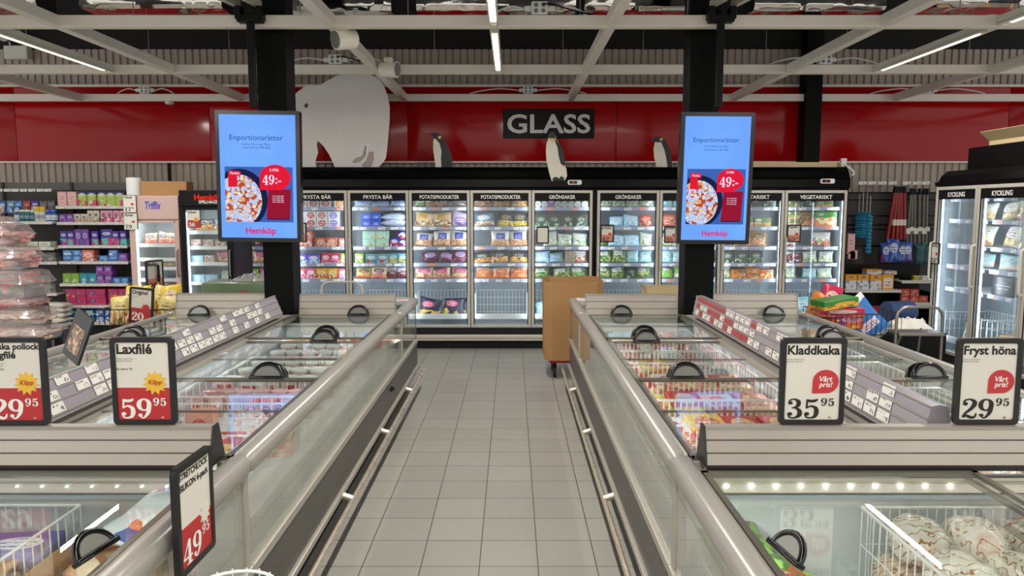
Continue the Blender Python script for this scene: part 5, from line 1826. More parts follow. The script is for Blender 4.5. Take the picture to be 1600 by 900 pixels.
PRB = {}
for side, (xr_, s_, Wd) in ISL.items():
    def X(a, xr_=xr_, s_=s_):
        return xr_ + s_ * a
    xc = X(Wd / 2)
    sd = sorted((X(.05), X(Wd - .05)))
    # ---- long double-row freezer
    t = thing('island_freezer', 'long double chest freezer with sliding glass lids, %s of the aisle' % side, 'chest freezer', (xc, Y1, 0), 0, 'long island freezers')
    side_parts(t, X, s_, Y1, Y2, [], 0.0, 1)
    side_parts(t, X, s_, Y1, Y2, [], Wd, -1)
    liner(t, sd[0], sd[1], Y1, Y2, xc)
    mb = MB()
    x0, x1 = sorted((X(.07), X(.12)))
    mb.box(x0, x1, Y1, Y2, ZL - .06, ZL - .035)
    x0, x1 = sorted((X(Wd - .12), X(Wd - .07)))
    mb.box(x0, x1, Y1, Y2, ZL - .06, ZL - .035)
    mb.box(xc - .11, xc + .11, Y1, Y2, ZL - .06, ZL - .02, bev=.005)
    mb.build('lid_track', M['alu'], t, world=True)
    for a0, a1, ha in ((.075, Wd / 2 - .085, .35), (Wd - .075, Wd / 2 + .085, Wd - .30)):
        lid(t, X, a0, a1, Y1 + .02, 3.90, ZL - .030, [3.885], ha)
        lid(t, X, a0, a1, 3.93, 5.10, ZL - .048, [3.95, 5.075], ha)
        lid(t, X, a0, a1, 5.13, Y2 - .02, ZL - .030, [5.15, Y2 - .05], ha)
    for a_, sg in ((.10, 1), (Wd / 2 - .06, -1), (Wd / 2 + .06, 1), (Wd - .10, -1)):
        area('case_light', (X(a_), (Y1 + Y2) / 2, .848), (0, -s_ * sg * .5, 0), .02, Y2 - Y1 - .3, CHEST_W, (1, .98, .94))
    # price rail over the middle: an upside-down V
    pa, pb = {'left': (Wd / 2 - .06, Wd / 2 - .004), 'right': (.912, .938)}[side]
    P0, P1 = Vector((X(pa), 0, .948)), Vector((X(pb), 0, 1.088))
    Yp0, Yp1 = 2.635, 6.08
    mb = MB()
    mb.prism([(P0.x, P0.z - .02), (P0.x - s_ * .0, P0.z), (P1.x, P1.z), (xc, P1.z + .006), (2 * xc - P1.x, P1.z), (2 * xc - P0.x, P0.z), (2 * xc - P0.x, P0.z - .02)], 'xz', Yp0, Yp1)
    pr = mb.build('price_rail', M['strip'], t, world=True)
    mb = MB()
    up = (P1 - P0).normalized()
    nrm = Vector((-s_ * up.z, 0, abs(up.x))).normalized()
    for f in (0.0, .345, .675, 1.0):
        c = P0 + (P1 - P0) * f + nrm * .002
        mb.obox((c.x, (Yp0 + Yp1) / 2, c.z), (0, 1, 0), up, nrm, Yp1 - Yp0, .006, .006)
    mb.build('rail_lips', M['head'], pr)
    right = Vector((0, -s_, 0))
    mw = Matrix((right, up.cross(right), up)).transposed().to_4x4()
    n = 0
    yy = Yp1 - .02
    rr = random.Random(5 if side == 'left' else 9)
    col = 0
    lab_me = None
    mbl = MB()
    mbl.box(-.048, .048, -.0012, .0, 0, .043)
    lab_me = mbl.mesh('price_label')
    mbl = MB()
    mbl.box(-.058, .058, -.0012, .0, 0, .043)
    red_me = mbl.mesh('price_label')
    while yy > Yp0 + .08 and n < 98:
        yy -= .112
        dense = side == 'right' and yy > 4.55
        for row in range(3):
            p = {'left': .62 if row == 0 else .38, 'right': 1.0 if dense else .55}[side]
            if rr.random() < p and n < 98:
                c = P0 + up * (.004 + row * .0535) + nrm * .0032
                isred = dense and rr.random() < .36
                o = obj('price_label', red_me if isred else lab_me, M['pricelabel_red'] if isred else M['pricelabel'], pr)
                o.matrix_local = pr.matrix_parent_inverse @ Matrix.Identity(4)
                o.matrix_local = Matrix.Translation((c.x, yy + rr.uniform(-.006, .006), c.z)) @ mw
                n += 1
    # ---- end freezer nearest the photographer (lids slide across)
    t = thing('end_freezer', 'chest freezer at the near end of the %s island' % side, 'chest freezer', (xc, Y0, 0), 0, 'near end freezers')
    side_parts(t, X, s_, Y0, Y1 - .004, [], 0.0, 1)
    side_parts(t, X, s_, Y0, Y1 - .004, [], Wd, -1)
    liner(t, sd[0], sd[1], Y0, Y1 - .01)
    for y in (Y1 - .02,):
        mb = MB()
        x0, x1 = sorted((X(.004), X(.034)))
        mb.box(x0, x1, y - .03, y + .01, .46, ZL - .08, bev=.004)
        mb.build('glass_post', M['alu'], t, world=True)
    mb = MB()
    mb.box(min(X(0), X(Wd)), max(X(0), X(Wd)), Y0 - .0, Y0 + .07, ZL - .08, ZL, bev=.025)
    mb.build('top_rail', M['rail'], t, world=True, smooth=50)
    mb = MB()
    mb.box(min(X(0), X(Wd)) + .01, max(X(0), X(Wd)) - .01, Y0 + .005, Y0 + .04, .245, ZL - .08)
    mb.build('end_panel', M['dark'], t, world=True)
    # inner steel band with a row of diodes under the headboard
    mb = MB()
    mb.prism([(Y1 - .045, .86), (Y1 - .16, .885), (Y1 - .16, .875), (Y1 - .075, .845), (Y1 - .075, .80), (Y1 - .05, .79), (Y1 - .045, .79)], 'yz', sd[0] + .02, sd[1] - .02)
    band = mb.build('inner_band', M['alux'], t, world=True)
    mb = MB()
    mb.box(sd[0] + .02, sd[1] - .02, Y1 - .079, Y1 - .0465, .778, .79)
    mb.build('white_ledge', M['liner_grey'], band)
    k = 0
    xx = X(.18)
    while abs(xx - X(0)) < 1.0:
        mb = MB()
        mb.box(xx - .004, xx + .004, Y1 - .083, Y1 - .077, .823, .828)
        mb.build('led', M['leddot'] if side == 'right' else M['led'], band)
        xx += s_ * .088
        k += 1
    area('case_light', (xc, Y1 - .10, .838), (0, 0, 0), Wd * .8, .02, 0.35, (1, .98, .94))
    area('case_light', (X(.10), (Y0 + Y1) / 2, .80), (0, s_ * -.6, 0), .02, 1.3, 3.2, (1, .98, .94))  # added unseen lights along both rails to brighten the near chest
    area('case_light', (X(Wd - .10), (Y0 + Y1) / 2, .80), (0, s_ * .6, 0), .02, 1.3, 3.2, (1, .98, .94))
    # lids slide sideways; handle along the rail
    for a0, a1, z in ((.075, Wd / 2 + .05, ZL - .030), (Wd - .075, Wd / 2 - .0, ZL - .048)):
        x0, x1 = sorted((X(a0), X(a1)))
        mb = MB()
        mb.box(x0, x1, Y0 + .08, Y0 + .10, z, z + .014)
        mb.box(x0, x1, Y1 - .155, Y1 - .135, z, z + .014)
        mb.box(x0, x0 + .02, Y0 + .08, Y1 - .135, z, z + .014)
        mb.box(x1 - .02, x1, Y0 + .08, Y1 - .135, z, z + .014)
        l = mb.build('sliding_lid', M['lidframe'], t, world=True)
        mb = MB()
        mb.box(x0 + .012, x1 - .012, Y0 + .09, Y1 - .145, z + .004, z + .009)
        mb.build('lid_glass', M['lidglass'], l)
        if a0 < .5:
            hp = onz(*({'left': (152, 863), 'right': (1226, 866)}[side]), z + .015)
            handle(l, hp.x, hp.y, z + .015, -s_ * (PI / 2 - .16), .78, .62)
    hx0, hx1 = sorted((X(.10), X(Wd - .10)))
    zt = at(300, 665, 2.56).z
    hb = headboard(t, hx0, hx1, Y1 - .115, ZL - .005, zt)
    PRB[side] = zt
    # ---- far end freezer
    t = thing('end_freezer', 'chest freezer at the far end of the %s island' % side, 'chest freezer', (xc, Y3, 0), 0, 'far end freezers')
    side_parts(t, X, s_, Y2 + .004, Y3, [6.42], 0.0, 1)
    side_parts(t, X, s_, Y2 + .004, Y3, [6.42], Wd, -1)
    liner(t, sd[0], sd[1], 6.62, Y3)
    mb = MB()
    mb.box(min(X(-.012), X(Wd + .012)), max(X(-.012), X(Wd + .012)), Y3 - .07, Y3 + .01, ZL - .082, ZL, bev=.028)
    mb.build('top_rail', M['rail'], t, world=True, smooth=50)
    mb = MB()
    mb.box(min(X(.01), X(Wd - .01)), max(X(.01), X(Wd - .01)), Y3 - .03, Y3 - .005, .245, ZL - .08)
    mb.build('end_panel', M['dark'], t, world=True)
    x0, x1 = sorted((X(.06), X(Wd - .06)))
    mb = MB()
    mb.box(x0, x1, 6.63, Y3 - .06, ZL - .045, ZL - .035)
    mb.build('sliding_lid', M['lidglass'], t, world=True)
    zt6 = at(540, 459, 6.42).z
    a = sorted((X(.065), X(Wd / 2 - .13)))
    headboard(t, a[0], a[1], 6.335, ZL - .03, zt6, False)
    a = sorted((X(Wd - .065), X(Wd / 2 + .14)))
    headboard(t, a[0], a[1], 6.335, ZL - .03, zt6 + .008, False)

# lock knob on the left island panel
t = thing('lock_knob', 'small black knob low on the left island panel', 'knob', (ISL['left'][0] - .0, 5.75, .39))
mb = MB()
mb.tube([(-.004, 0, 0), (.014, 0, 0)], .022, 14)
mb.build('rose', M['blackgloss'], t, smooth=True)
mb = MB()
mb.tube([(.0145, 0, .0), (.03, 0, .0)], .014, 12)
mb.build('knob', M['blackgloss'], t, smooth=True)

# ------------------------------------------------------------------ what lies in the chests
def basket(label, x0, x1, y0, y1, z0, z1, nx=14, ny=8, group='white wire baskets in the chests'):
    t = thing('wire_basket', label, 'basket', ((x0 + x1) / 2, (y0 + y1) / 2, z0), 0, group)
    hx, hy, hz = (x1 - x0) / 2, (y1 - y0) / 2, z1 - z0
    mb = MB()
    mb.tube([(-hx, -hy, hz), (hx, -hy, hz), (hx, hy, hz), (-hx, hy, hz)], .0055, 6, closed=True)
    mb.build('rim', M['wire'], t)
    mb = MB()
    r = .0028
    for i in range(nx + 1):
        x = -hx + 2 * hx * i / nx
        mb.tube([(x, -hy, hz), (x, -hy, 0), (x, hy, 0), (x, hy, hz)], r, 4)
    for j in range(ny + 1):
        y = -hy + 2 * hy * j / ny
        mb.tube([(-hx, y, hz), (-hx, y, 0), (hx, y, 0), (hx, y, hz)], r, 4)
    for z in (hz * .5,):
        mb.tube([(-hx, -hy, z), (hx, -hy, z), (hx, hy, z), (-hx, hy, z)], r, 4, closed=True)
    mb.build('wire_mesh', M['wire'], t)
    return t


def lay(me, m, loc, rot, name, label, cat, group=None):
    o = obj(name, me, m, None, loc, rot)
    return tag(o, label, cat, group)


rr = random.Random(3)
M['tublid'] = flat('pale_pink_tub_lid', (222, 176, 176), .35)
UP = .075          # the goods sit just under the lids
BEFORE = set(COL.objects)
# left row: ice cream tubs
tubr = (('tubprint', 'white'), ('tubprint', 'white'), ('tubred', 'red'), ('tubpeach', 'peach'))
rows = [(3.98, .088, .115, 7, .59), (4.16, .088, .115, 7, .58), (4.48, .113, .13, 6, .57), (4.72, .113, .13, 6, .57), (4.96, .113, .13, 6, .57), (5.36, .113, .13, 6, .56), (5.62, .113, .13, 6, .56)]
for ri, (y, dia, hh, n, zb) in enumerate(rows):
    for k in range(n):
        x = -1.76 + (k + .5) * (.68 / n)
        if ri == 2 and k < 2:
            continue
        key, cw = ('tubred', 'red') if (ri == 0 and k == 5) else ('tubpeach', 'peach') if (ri == 0 and k in (3, 4)) else ('tubprint', 'white')
        b, l = me_tub(dia / 2, hh)
        t = obj('ice_cream_tub', b, M[key], None, (x, y + rr.uniform(-.006, .006), zb), (0, 0, rr.uniform(-.4, .4)))
        tag(t, '%s ice cream tub, %s from left, %s row behind the near headboard' % (cw, ORD[k], ORD[ri]), 'tub', 'ice cream tubs in the left island')
        obj('lid', l, M['tublid'] if ri < 2 else M['white'], t)
mb_ = me_carton(.135, .10, .12)
lay(mb_, M['tubpeach'], (-1.56, 3.66, .60), (0, 0, .1), 'ice_cream_carton', 'square peach coloured carton in front of the tubs', 'carton')
for k, (x, y) in enumerate(((-1.74, 4.50), (-1.58, 4.47))):
    mb = MB()
    mb.lathe([(.075, 0), (.09, .008), (.092, .03), (.07, .045), (.02, .05)], 28)
    o = tagged(mb, 'cake_tub', M['tubprint'], 'flat round white tub, %s of two beside the ice cream tubs' % ('left' if k == 0 else 'right'), 'tub', 'flat round tubs', 40, (x, y, .64))
    mb = MB()
    mb.lathe([(.094, .03), (.094, .046), (.02, .052)], 28)
    mb.build('lid', M['white'], o, smooth=40)
mb = MB()
mb.box(-.17, .17, -.12, .12, 0, .035, bev=.006)
tagged(mb, 'flat_box', M['piebox_red'], 'flat red edged box behind the left headboard', 'carton', None, False, (-1.42, 3.32, .64), (0, 0, .04))
for k, x in enumerate((-1.72, -1.1)):
    lay(me_carton(.2, .16, .11), M['piebox_white'], (x, 3.36, .60), (0, 0, .05), 'carton', 'white and red carton %s of the flat red edged box' % ('left' if k == 0 else 'right'), 'carton', 'cartons near the left headboard')
basket('wire basket of ice cream tubs behind the left headboard', -1.80, -1.06, 3.86, 4.30, .585, .735, 14, 5)
basket('wire basket of white and red cartons nearest the left headboard', -1.84, -1.06, 3.18, 3.72, .585, .735, 14, 5)
basket('wire basket of large tubs in the left island', -1.80, -1.06, 4.40, 5.10, .56, .70, 10, 6)
for k in range(5):
    lay(me_bag(.24, .20, .07, k % 4), M[('whitered', 'piebox_white', 'packwhite')[k % 3]], (-1.76 + .16 * k, 5.98, .60), (-PI / 2 + .2, 0, .3 - .2 * k), 'frozen_food_bag',
        'pale bag at the far end of the left row, %s from left' % ORD[k], 'bag', 'bags at the far end of the left row')
# oval sticker on a lid
mb = MB()
mb.prism([(.07 * math.cos(a), .045 * math.sin(a)) for a in [2 * PI * k / 28 for k in range(28)]], 'xy', 0, .0008)
o = tagged(mb, 'lid_sticker', M['paper'], 'white oval sticker with blue print on the left lid', 'sticker', None, False, (onz(340, 548, .905).x, onz(340, 548, .905).y, ZL - .0325), None)
mb = MB()
mb.prism([(.035 * math.cos(a), .022 * math.sin(a)) for a in [2 * PI * k / 20 for k in range(20)]], 'xy', .0009, .0014)
mb.build('blue_print', M['royal'], o)

# right row: pies in wire baskets, then meat packs
n = 0
for bi, (y0, y1) in enumerate(((3.30, 3.74), (3.76, 4.20), (4.22, 4.66), (4.68, 5.10))):
    basket('wire basket of pie boxes, %s from the right headboard' % ORD[bi], .66, 1.44, y0, y1, .56, .745, 26, 8)
    for k in range(4 if bi < 3 else 3):
        for lv in range(2):
            key, cw = (('piebox_yellow', 'yellow'), ('piebox_red', 'red'), ('piebox_white', 'white'))[(k + lv * 2 + bi) % 3 if k < 3 else 1]
            x = .68 + (k + .5) * (.74 / 4)
            me = me_carton(.178, .36, .052)
            o = lay(me, M[key], (x, (y0 + y1) / 2 + rr.uniform(-.02, .02), .566 + lv * .054 + .012 * (lv and k % 2)), (rr.uniform(-.02, .05), rr.uniform(-.05, .05), rr.uniform(-.05, .05)), 'pie_box',
                    '%s pie box, %s from the aisle, %s layer, %s basket from headboard' % (cw, ORD[k], 'upper' if lv else 'lower', ORD[bi]), 'carton', 'pie boxes in the right island')
for bi, (y0, y1) in enumerate(((5.14, 5.60), (5.62, 6.10))):
    basket('wire basket of dark red packs, %s from the right pillar' % ('second' if bi == 0 else 'nearest'), .66, 1.44, y0, y1, .54, .73, 26, 8)
    for k in range(5):
        x = .70 + (k + .5) * (.70 / 5)
        if bi == 1 and k in (2,):
            continue
        lay(me_bag(.17, .30, .06, k % 4), M['packmeat' if (k + bi) % 3 else 'packwhite'], (x, y0 + .06, .60 + .03 * (k % 2)), (-PI / 2 + .12, 0, rr.uniform(-.15, .15)), 'frozen_food_pack',
            'flat meat pack, %s from the aisle, basket %s from right pillar' % (ORD[k], 'second' if bi == 0 else 'nearest'), 'pack', 'flat meat packs in the right island')

for o in COL.objects:
    if o not in BEFORE and o.parent is None and o.name.split('.')[0] != 'lid_sticker':
        o.location.z += UP
# outer rows: mostly empty baskets
for bi, (y0, y1) in enumerate(((2.95, 3.42), (3.60, 4.10), (4.3, 4.8), (5.0, 5.5))):
    basket('nearly empty wire basket in the far right row, %s from the headboard' % ORD[bi], 1.66, 2.40, y0, y1, .56, .80, 22, 8)
    for k in range(2):
        lay(me_bag(.24, .24, .07, (k + bi) % 4), M[('packmeat', 'packwhite', 'whitegreen', 'bluelabel')[(k + bi) % 4]], (1.85 + .34 * k, y0 + .10, .60), (-PI / 2 + .1, 0, rr.uniform(-.3, .3)), 'frozen_food_bag',
            'bag %s from the price rail, %s basket of far right row' % (ORD[k], ORD[bi]), 'bag', 'bags in the far right row')
for bi, (y0, y1) in enumerate(((3.7, 4.3), (4.5, 5.0), (5.2, 5.8))):
    for k in range(3):
        lay(me_carton(.2, .26, .06), M[('packgreen', 'piebox_white', 'packwhite')[(k + bi) % 3]], (-2.78 + .27 * k, (y0 + y1) / 2, .46 + .0), (0, 0, rr.uniform(-.2, .2)), 'carton',
            'flat carton deep in far left row, %s from outer rail, %s from near end' % (ORD[k], ORD[bi]), 'carton', 'flat cartons in the far left row')

# near right chest: wrapped birds
t = basket('wire basket of wrapped birds in the near right chest', 1.22, 2.0, 1.55, 2.50, .50, .765, 24, 22)


def bird_mat():
    t = NT('print_white_gold_wrap')
    P = t.shift(t.coord('Object'), 3.0)
    w1 = t.n('ShaderNodeTexWave')
    w1.wave_type = 'RINGS'
    t.put(w1.inputs['Vector'], P)
    w1.inputs['Scale'].default_value = 11.0
    w1.inputs['Distortion'].default_value = 9.0
    w1.inputs['Detail'].default_value = 1.5
    w1.inputs['Detail Scale'].default_value = 2.2
    line = t.math('GREATER_THAN', w1.outputs['Fac'], .93)
    n1 = t.noise(P, 5.0, 2.0)
    line = t.math('MULTIPLY', line, t.math('GREATER_THAN', n1, .42))
    c = t.mix(t.noise(P, 9.0, 3.0), s(206, 196, 180), s(240, 236, 226))
    c = t.mix(t.math('MULTIPLY', t.math('GREATER_THAN', t.noise(P, 3.0, 1.0), .62), .55), c, s(214, 170, 140))
    c = t.mix(line, c, s(160, 120, 60))
    orange = t.math('GREATER_THAN', t.noise(t.shift(t.coord('Object'), 9.0), 4.0, 1.0), .66)
    c = t.mix(orange, c, s(226, 126, 60))
    t.set(c, .22, 0, .5)
    t.bump(t.noise(P, 30.0, 3.0), .5, .01)
    return t.m


M['bird'] = bird_mat()
for lv in range(2):
    for r_ in range(3):
        for c_ in range(4):
            x = 1.325 + .19 * c_ + (.02 if (r_ + lv) % 2 else -.01)
            y = 2.365 - .265 * r_ + rr.uniform(-.015, .015)
            if lv:
                lay(me_loaf(.172, .25, .135, (c_ * 2 + r_) % 5), M['bird'], (x, y, .638 + rr.uniform(0, .015)), (rr.uniform(-.2, .2), rr.uniform(-.2, .2), rr.uniform(-.35, .35) + PI * (c_ % 2)), 'wrapped_bird',
                    'gold patterned wrapped bird, %s from left, %s row from the headboard' % (ORD[c_], ORD[r_]), 'poultry', 'wrapped frozen birds')
            else:
                lay(me_loaf(.172, .25, .13, (c_ + r_) % 5), M['bird'], (x, y, .506), (0, 0, rr.uniform(-.2, .2)), 'wrapped_bird',
                    'wrapped bird in the lower layer, %s from left, %s row from the headboard' % (ORD[c_], ORD[r_]), 'poultry', 'wrapped birds in the lower layer')
for k, (x, y, a) in enumerate(((.80, 2.43, .15), (.90, 2.20, .5), (.74, 2.12, -.3))):
    lay(me_bag(.22, .24, .08, k), M['greenherb' if k < 2 else 'packmeat'], (x, y - .1, .635), (-PI / 2 + .15, 0, a), 'frozen_food_bag',
        '%s, %s from the near right headboard' % ('green leaf bag' if k < 2 else 'brown red bag', ORD[k]), 'bag', 'bags beside the near right rail')

# near left chest: packs in a basket, an open cardboard box with bread bags, a fish bag
basket('wire basket of violet packs in the near left chest', -2.30, -1.515, 1.55, 2.52, .50, .765, 18, 22)
for k, (x, y, z, a) in enumerate(((-1.66, 2.40, .60, .1), (-1.92, 2.38, .60, -.1), (-1.68, 2.18, .60, .15), (-1.95, 2.12, .6, .1), (-1.68, 1.92, .6, -.1), (-2.15, 2.3, .6, .1))):
    lay(me_carton(.24, .19, .14), M['packviolet' if k != 2 else 'breadbag'], (x, y, z - .06), (.12, 0, a), 'carton', 'violet and white pack in the near left basket, %s of six' % ORD[k], 'pack', 'violet packs in the near left basket')
mb = MB()
open_box(mb, -1.475, -1.13, 1.62, 2.44, .50, .70, .005)
tagged(mb, 'cardboard_box', M['card'], 'open cardboard box of bread bags in near left chest', 'cardboard box')
for k, (x, y, a) in enumerate(((-1.30, 2.30, .2), (-1.28, 2.10, -.2), (-1.34, 1.92, .3), (-1.27, 1.76, 0))):
    lay(me_loaf(.24, .22, .11, k + 1), M['breadbag'], (x, y, .60 - .02), (0, .1, a), 'bread_bag', 'bag of bread, %s from the headboard, in the open cardboard box' % ORD[k], 'bag', 'bread bags in the cardboard box')
lay(me_bag(.30, .30, .09, 2), M['fishbag'], (-1.20, 2.24, .745), (-PI / 2 + .2, .05, -.25), 'frozen_food_bag', 'blue and white fish bag with orange patch near left rail', 'bag')

# ------------------------------------------------------------------ signs on the headboards
ZT = PRB['left']
def on_board(u):
    return at(u, 663, 2.575).x
w4, h4 = .2215, .312
sign('white and red price sign for Laxfilé on the left headboard', (on_board(228.5), 2.575, ZT + .001), 0, w4, h4, 'klipp', ['Laxfilé'], '59', '95', '/st', [.56], note='Du sparar 30:-', group='signs on the headboards')
sign('white and red price sign for Alaska pollock ryggfilé, far left', (on_board(32), 2.565, ZT + .001), 0.02, w4, h4 * 1.005, 'klipp', ['Alaska pollock', 'ryggfilé'], '29', '95', '/st', [.82, .44], note='Du sparar 10:-', group='signs on the headboards')
sign('white price sign for Kladdkaka on the right headboard', (on_board(1266), 2.575, ZT + .001), 0, w4 * 1.03, h4 * .99, 'vart', ['Kladdkaka'], '35', '95', '/st', [.80], group='signs on the headboards')
sign('white price sign for Fryst höna on the right headboard', (on_board(1538), 2.575, ZT + .001), 0, w4 * 1.03, h4 * .99, 'vart', ['Fryst höna'], '29', '95', '/kg', [.80], group='signs on the headboards')
# sign clipped to the near left rail, facing the aisle
ps = at(277, 800, 2.045)
ts = sign('tilted black framed STRETCHLOCK sign clipped to the near left rail', (-.905, 2.045, at(247, 900, 1.94).z - .012), PI / 2 - .03, .225, .312, 'tilt', ['STRETCHLOCK', 'SILIKON 6-pack'], '49', '95', '', [.78, .78], small=0, group='signs on the headboards')
mb = MB()
mb.tube([(.03, .012, -.0), (.03, .02, -.09), (-.03, .02, -.09), (-.03, .012, 0)], .004, 6)
mb.box(-.02, .02, .008, .02, -.03, .02)
mb.build('wire_clip', M['shelfwhite'], ts)

# little signs on freezer doors
for (u, v, uu, vv, lab, pr_, st, hd) in ((838, 354, 858, 381, 'empty black sign frame on the left GRÖNSAKER door', '', 'blank', []),
                                       (938, 351, 960, 379, 'orange and white 42 price sign on right GRÖNSAKER door', '42', 'orange', ['Wokmix', 'grönsaker']),
                                       (1038, 353, 1060, 380, 'orange and white 35 price sign half behind right screen', '35', 'orange', ['Ärtor']),
                                       (1230, 351, 1253, 379, 'white 69 price sign on the right VEGETARISKT door', '69', 'orange', ['Vegofärs']),
                                       (457, 348, 478, 379, 'orange and white sign beside the left screen', '42', 'orange', ['Blåbär'])):
    a, b = at(u, vv, 9.45), at(uu, v, 9.45)
    sign(lab, ((a.x + b.x) / 2, 9.478, a.z), 0, b.x - a.x, b.z - a.z, st, hd, pr_, '95' if pr_ == '69' else '', '', [.7] * len(hd), small=0, frame=.017, group='small signs on freezer doors')
p = at(1463, 412, 1)
pk = MK @ Vector((.09, -.022, 0))
zk0, zk1 = at(1463, 413, pk.y).z, at(1463, 379, pk.y).z
sign('small white 54 price sign on the far KYCKLING door', (pk.x, pk.y, zk0), -PI / 2, .15, zk1 - zk0, 'plain', ['Kyckling'], '54', '95', '', [.7], small=0, frame=.014, group='small signs on freezer doors')

# ------------------------------------------------------------------ left: hygiene shelves
YS = 9.55
gx0, gx1, gx2 = at(-20, 400, YS).x, at(91, 400, YS).x, at(201, 400, YS).x
t = thing('shelf_unit', 'dark grey wall shelving full of hygiene packs at left', 'shelving', ((gx0 + gx2) / 2, YS + .4, 0))
zt_ = at(100, 285, YS + .4).z
mb = MB()
for a, b in ((gx0, gx1), (gx1, gx2)):
    mb.box(a + .003, b - .003, YS + .40, YS + .44, .12, zt_)
mb.build('back_panel', M['darkgrey'], t, world=True)
mb = MB()
for a, b in ((gx0, gx1), (gx1, gx2)):
    mb.box(a + .003, b - .003, YS + .395, YS + .40, at(100, 297, YS + .4).z, zt_)
mb.build('top_panel', M['grey'], t, world=True)
for x in (gx0, gx1, gx2):
    mb = MB()
    mb.box(x - .015, x + .015, YS + .37, YS + .40, 0, zt_)
    mb.build('upright', M['darkgrey'], t, world=True)
mb = MB()
mb.box(gx0, gx2, YS, YS + .4, .0, .12)
mb.box(gx0, gx2, YS - .02, YS + .0, .02, .10)
mb.build('plinth', M['grey'], t, world=True)


def wshelf(x0, x1, v, yf):
    z = at(100, v, yf).z
    mb = MB()
    mb.box(x0, x1, yf, YS + .395, z - .025, z)
    mb.box(x0, x1, yf - .008, yf, z - .035, z + .002)
    sh = mb.build('shelf', M['shelfwhite'], t, world=True)
    n = int((x1 - x0) / .22)
    for k in range(n):
        w = RND.uniform(.07, .11)
        key = ('plabel', round(w, 2), .030)
        if key not in CACHE:
            q = MB()
            q.box(0, round(w, 2), -.0015, 0, 0, .030)
            CACHE[key] = q.mesh('price_label')
        o = obj('price_label', CACHE[key], M['pricelabel'], sh, (x0 + (x1 - x0) * (k + RND.uniform(.1, .6)) / n, yf - .0085, z - .032))
    return z


I4 = Matrix.Identity(4)
SB = [(322, YS, 'rosebox rosebox _.02 greenpad greenpad _.02 greenpad greenpad greenpad', 'top'), (347, YS, 'violetpad violetpad creampad creampad creamtall creamtall _.02 pinkpad pinkpad pinkpad pinkpad', 'second'),
      (383.5, YS, 'indigo indigo violettall violettall _.03 indigo _.03 indigobig indigo indigo', 'third'), (408.5, YS, '_.02 bluebox*2 bluebox*2 roundpink _.06 bluebox bluebox*2 violetpad', 'fourth'),
      (443, YS - .02, '_.02 limetissue limetissue cyantissue cyantissue violettissue*2 violettissue*2 bluebox bluebox', 'fifth'), (477, YS - .02, '_.04 magenta*2 magenta*2 magentawide*2 _.03 magenta*2 magenta*2', 'sixth'),
      (503.5, YS - .02, '_.04 turq*2 turq*2 turq*2 _.02 bluepack*2 bluepack*2 _.1 turq', 'lowest')]
zprev = zt_ + .06
for v, yf, spec, nm_ in SB:
    z = wshelf(gx1 + .01, gx2 - .01, v, yf)
    stock(I4, gx1 + .02, gx2 - .02, yf + .02, z, spec, '%s shelf of the hygiene shelving' % nm_, zmax=max(.1, zprev - z - .05), scale=1.22)
    zprev = z
SA = [(346, YS - .06, '_.16 greenbottle_'.replace('greenbottle_', ''), 'upper'), (386.5, YS - .06, '_.36 yellowbox*2 tissuewhite tissuewhite', 'middle'), (409, YS - .02, '_.5 greybox greybox', 'fourth'), (458, YS - .06, '_.5 greybox greybox', 'lower')]
zprev = at(50, 322, YS).z
for v, yf, spec, nm_ in SA:
    z = wshelf(gx0, gx1 - .01, v, yf)
    if spec.strip():
        stock(I4, gx0 + .02, gx1 - .02, yf + .02, z, spec, '%s shelf at the far left edge' % nm_, zmax=max(.1, zprev - z - .05))
    zprev = z
# bottles and cans on the left bay's upper shelf
zu = at(50, 346, YS - .06).z


def bottle(u, h, r, m, label, capm, z=zu, yf=YS + .02):
    x = at(u, 340, yf).x
    mb = MB()
    mb.lathe([(r * .9, 0), (r, .01), (r, h * .72), (r * .8, h * .8)], 16)
    o = tagged(mb, 'bottle', M[m], label, 'bottle', 'bottles on the left shelf', 40, (x, yf, z))
    mb = MB()
    mb.lathe([(r * .82, h * .802), (r * .82, h * .98), (r * .6, h)], 14)
    mb.build('cap', capm, o, smooth=40)


for k, (u, h, r, m, cap, words) in enumerate(((28, .15, .04, 'bluebottle', M['shelfwhite'], 'blue'), (36, .15, .04, 'greenbottle', M['white'], 'dark green'), (44, .15, .04, 'greenbottle', M['white'], 'dark green'),
                                             (52, .145, .035, 'greenbottle', M['white'], 'dark green'), (60, .19, .04, 'whitebottle', M['badgeyellow'], 'white, yellow capped'), (68, .19, .04, 'whitebottle', M['badgeyellow'], 'white, yellow capped'),
                                             (77, .15, .042, 'bluebottle', M['royal'], 'blue'), (85, .15, .042, 'bluebottle', M['royal'], 'blue'))):
    bottle(u, h, r, m, '%s bottle, %s from left on the far left shelf' % (words, ORD[k]), cap)
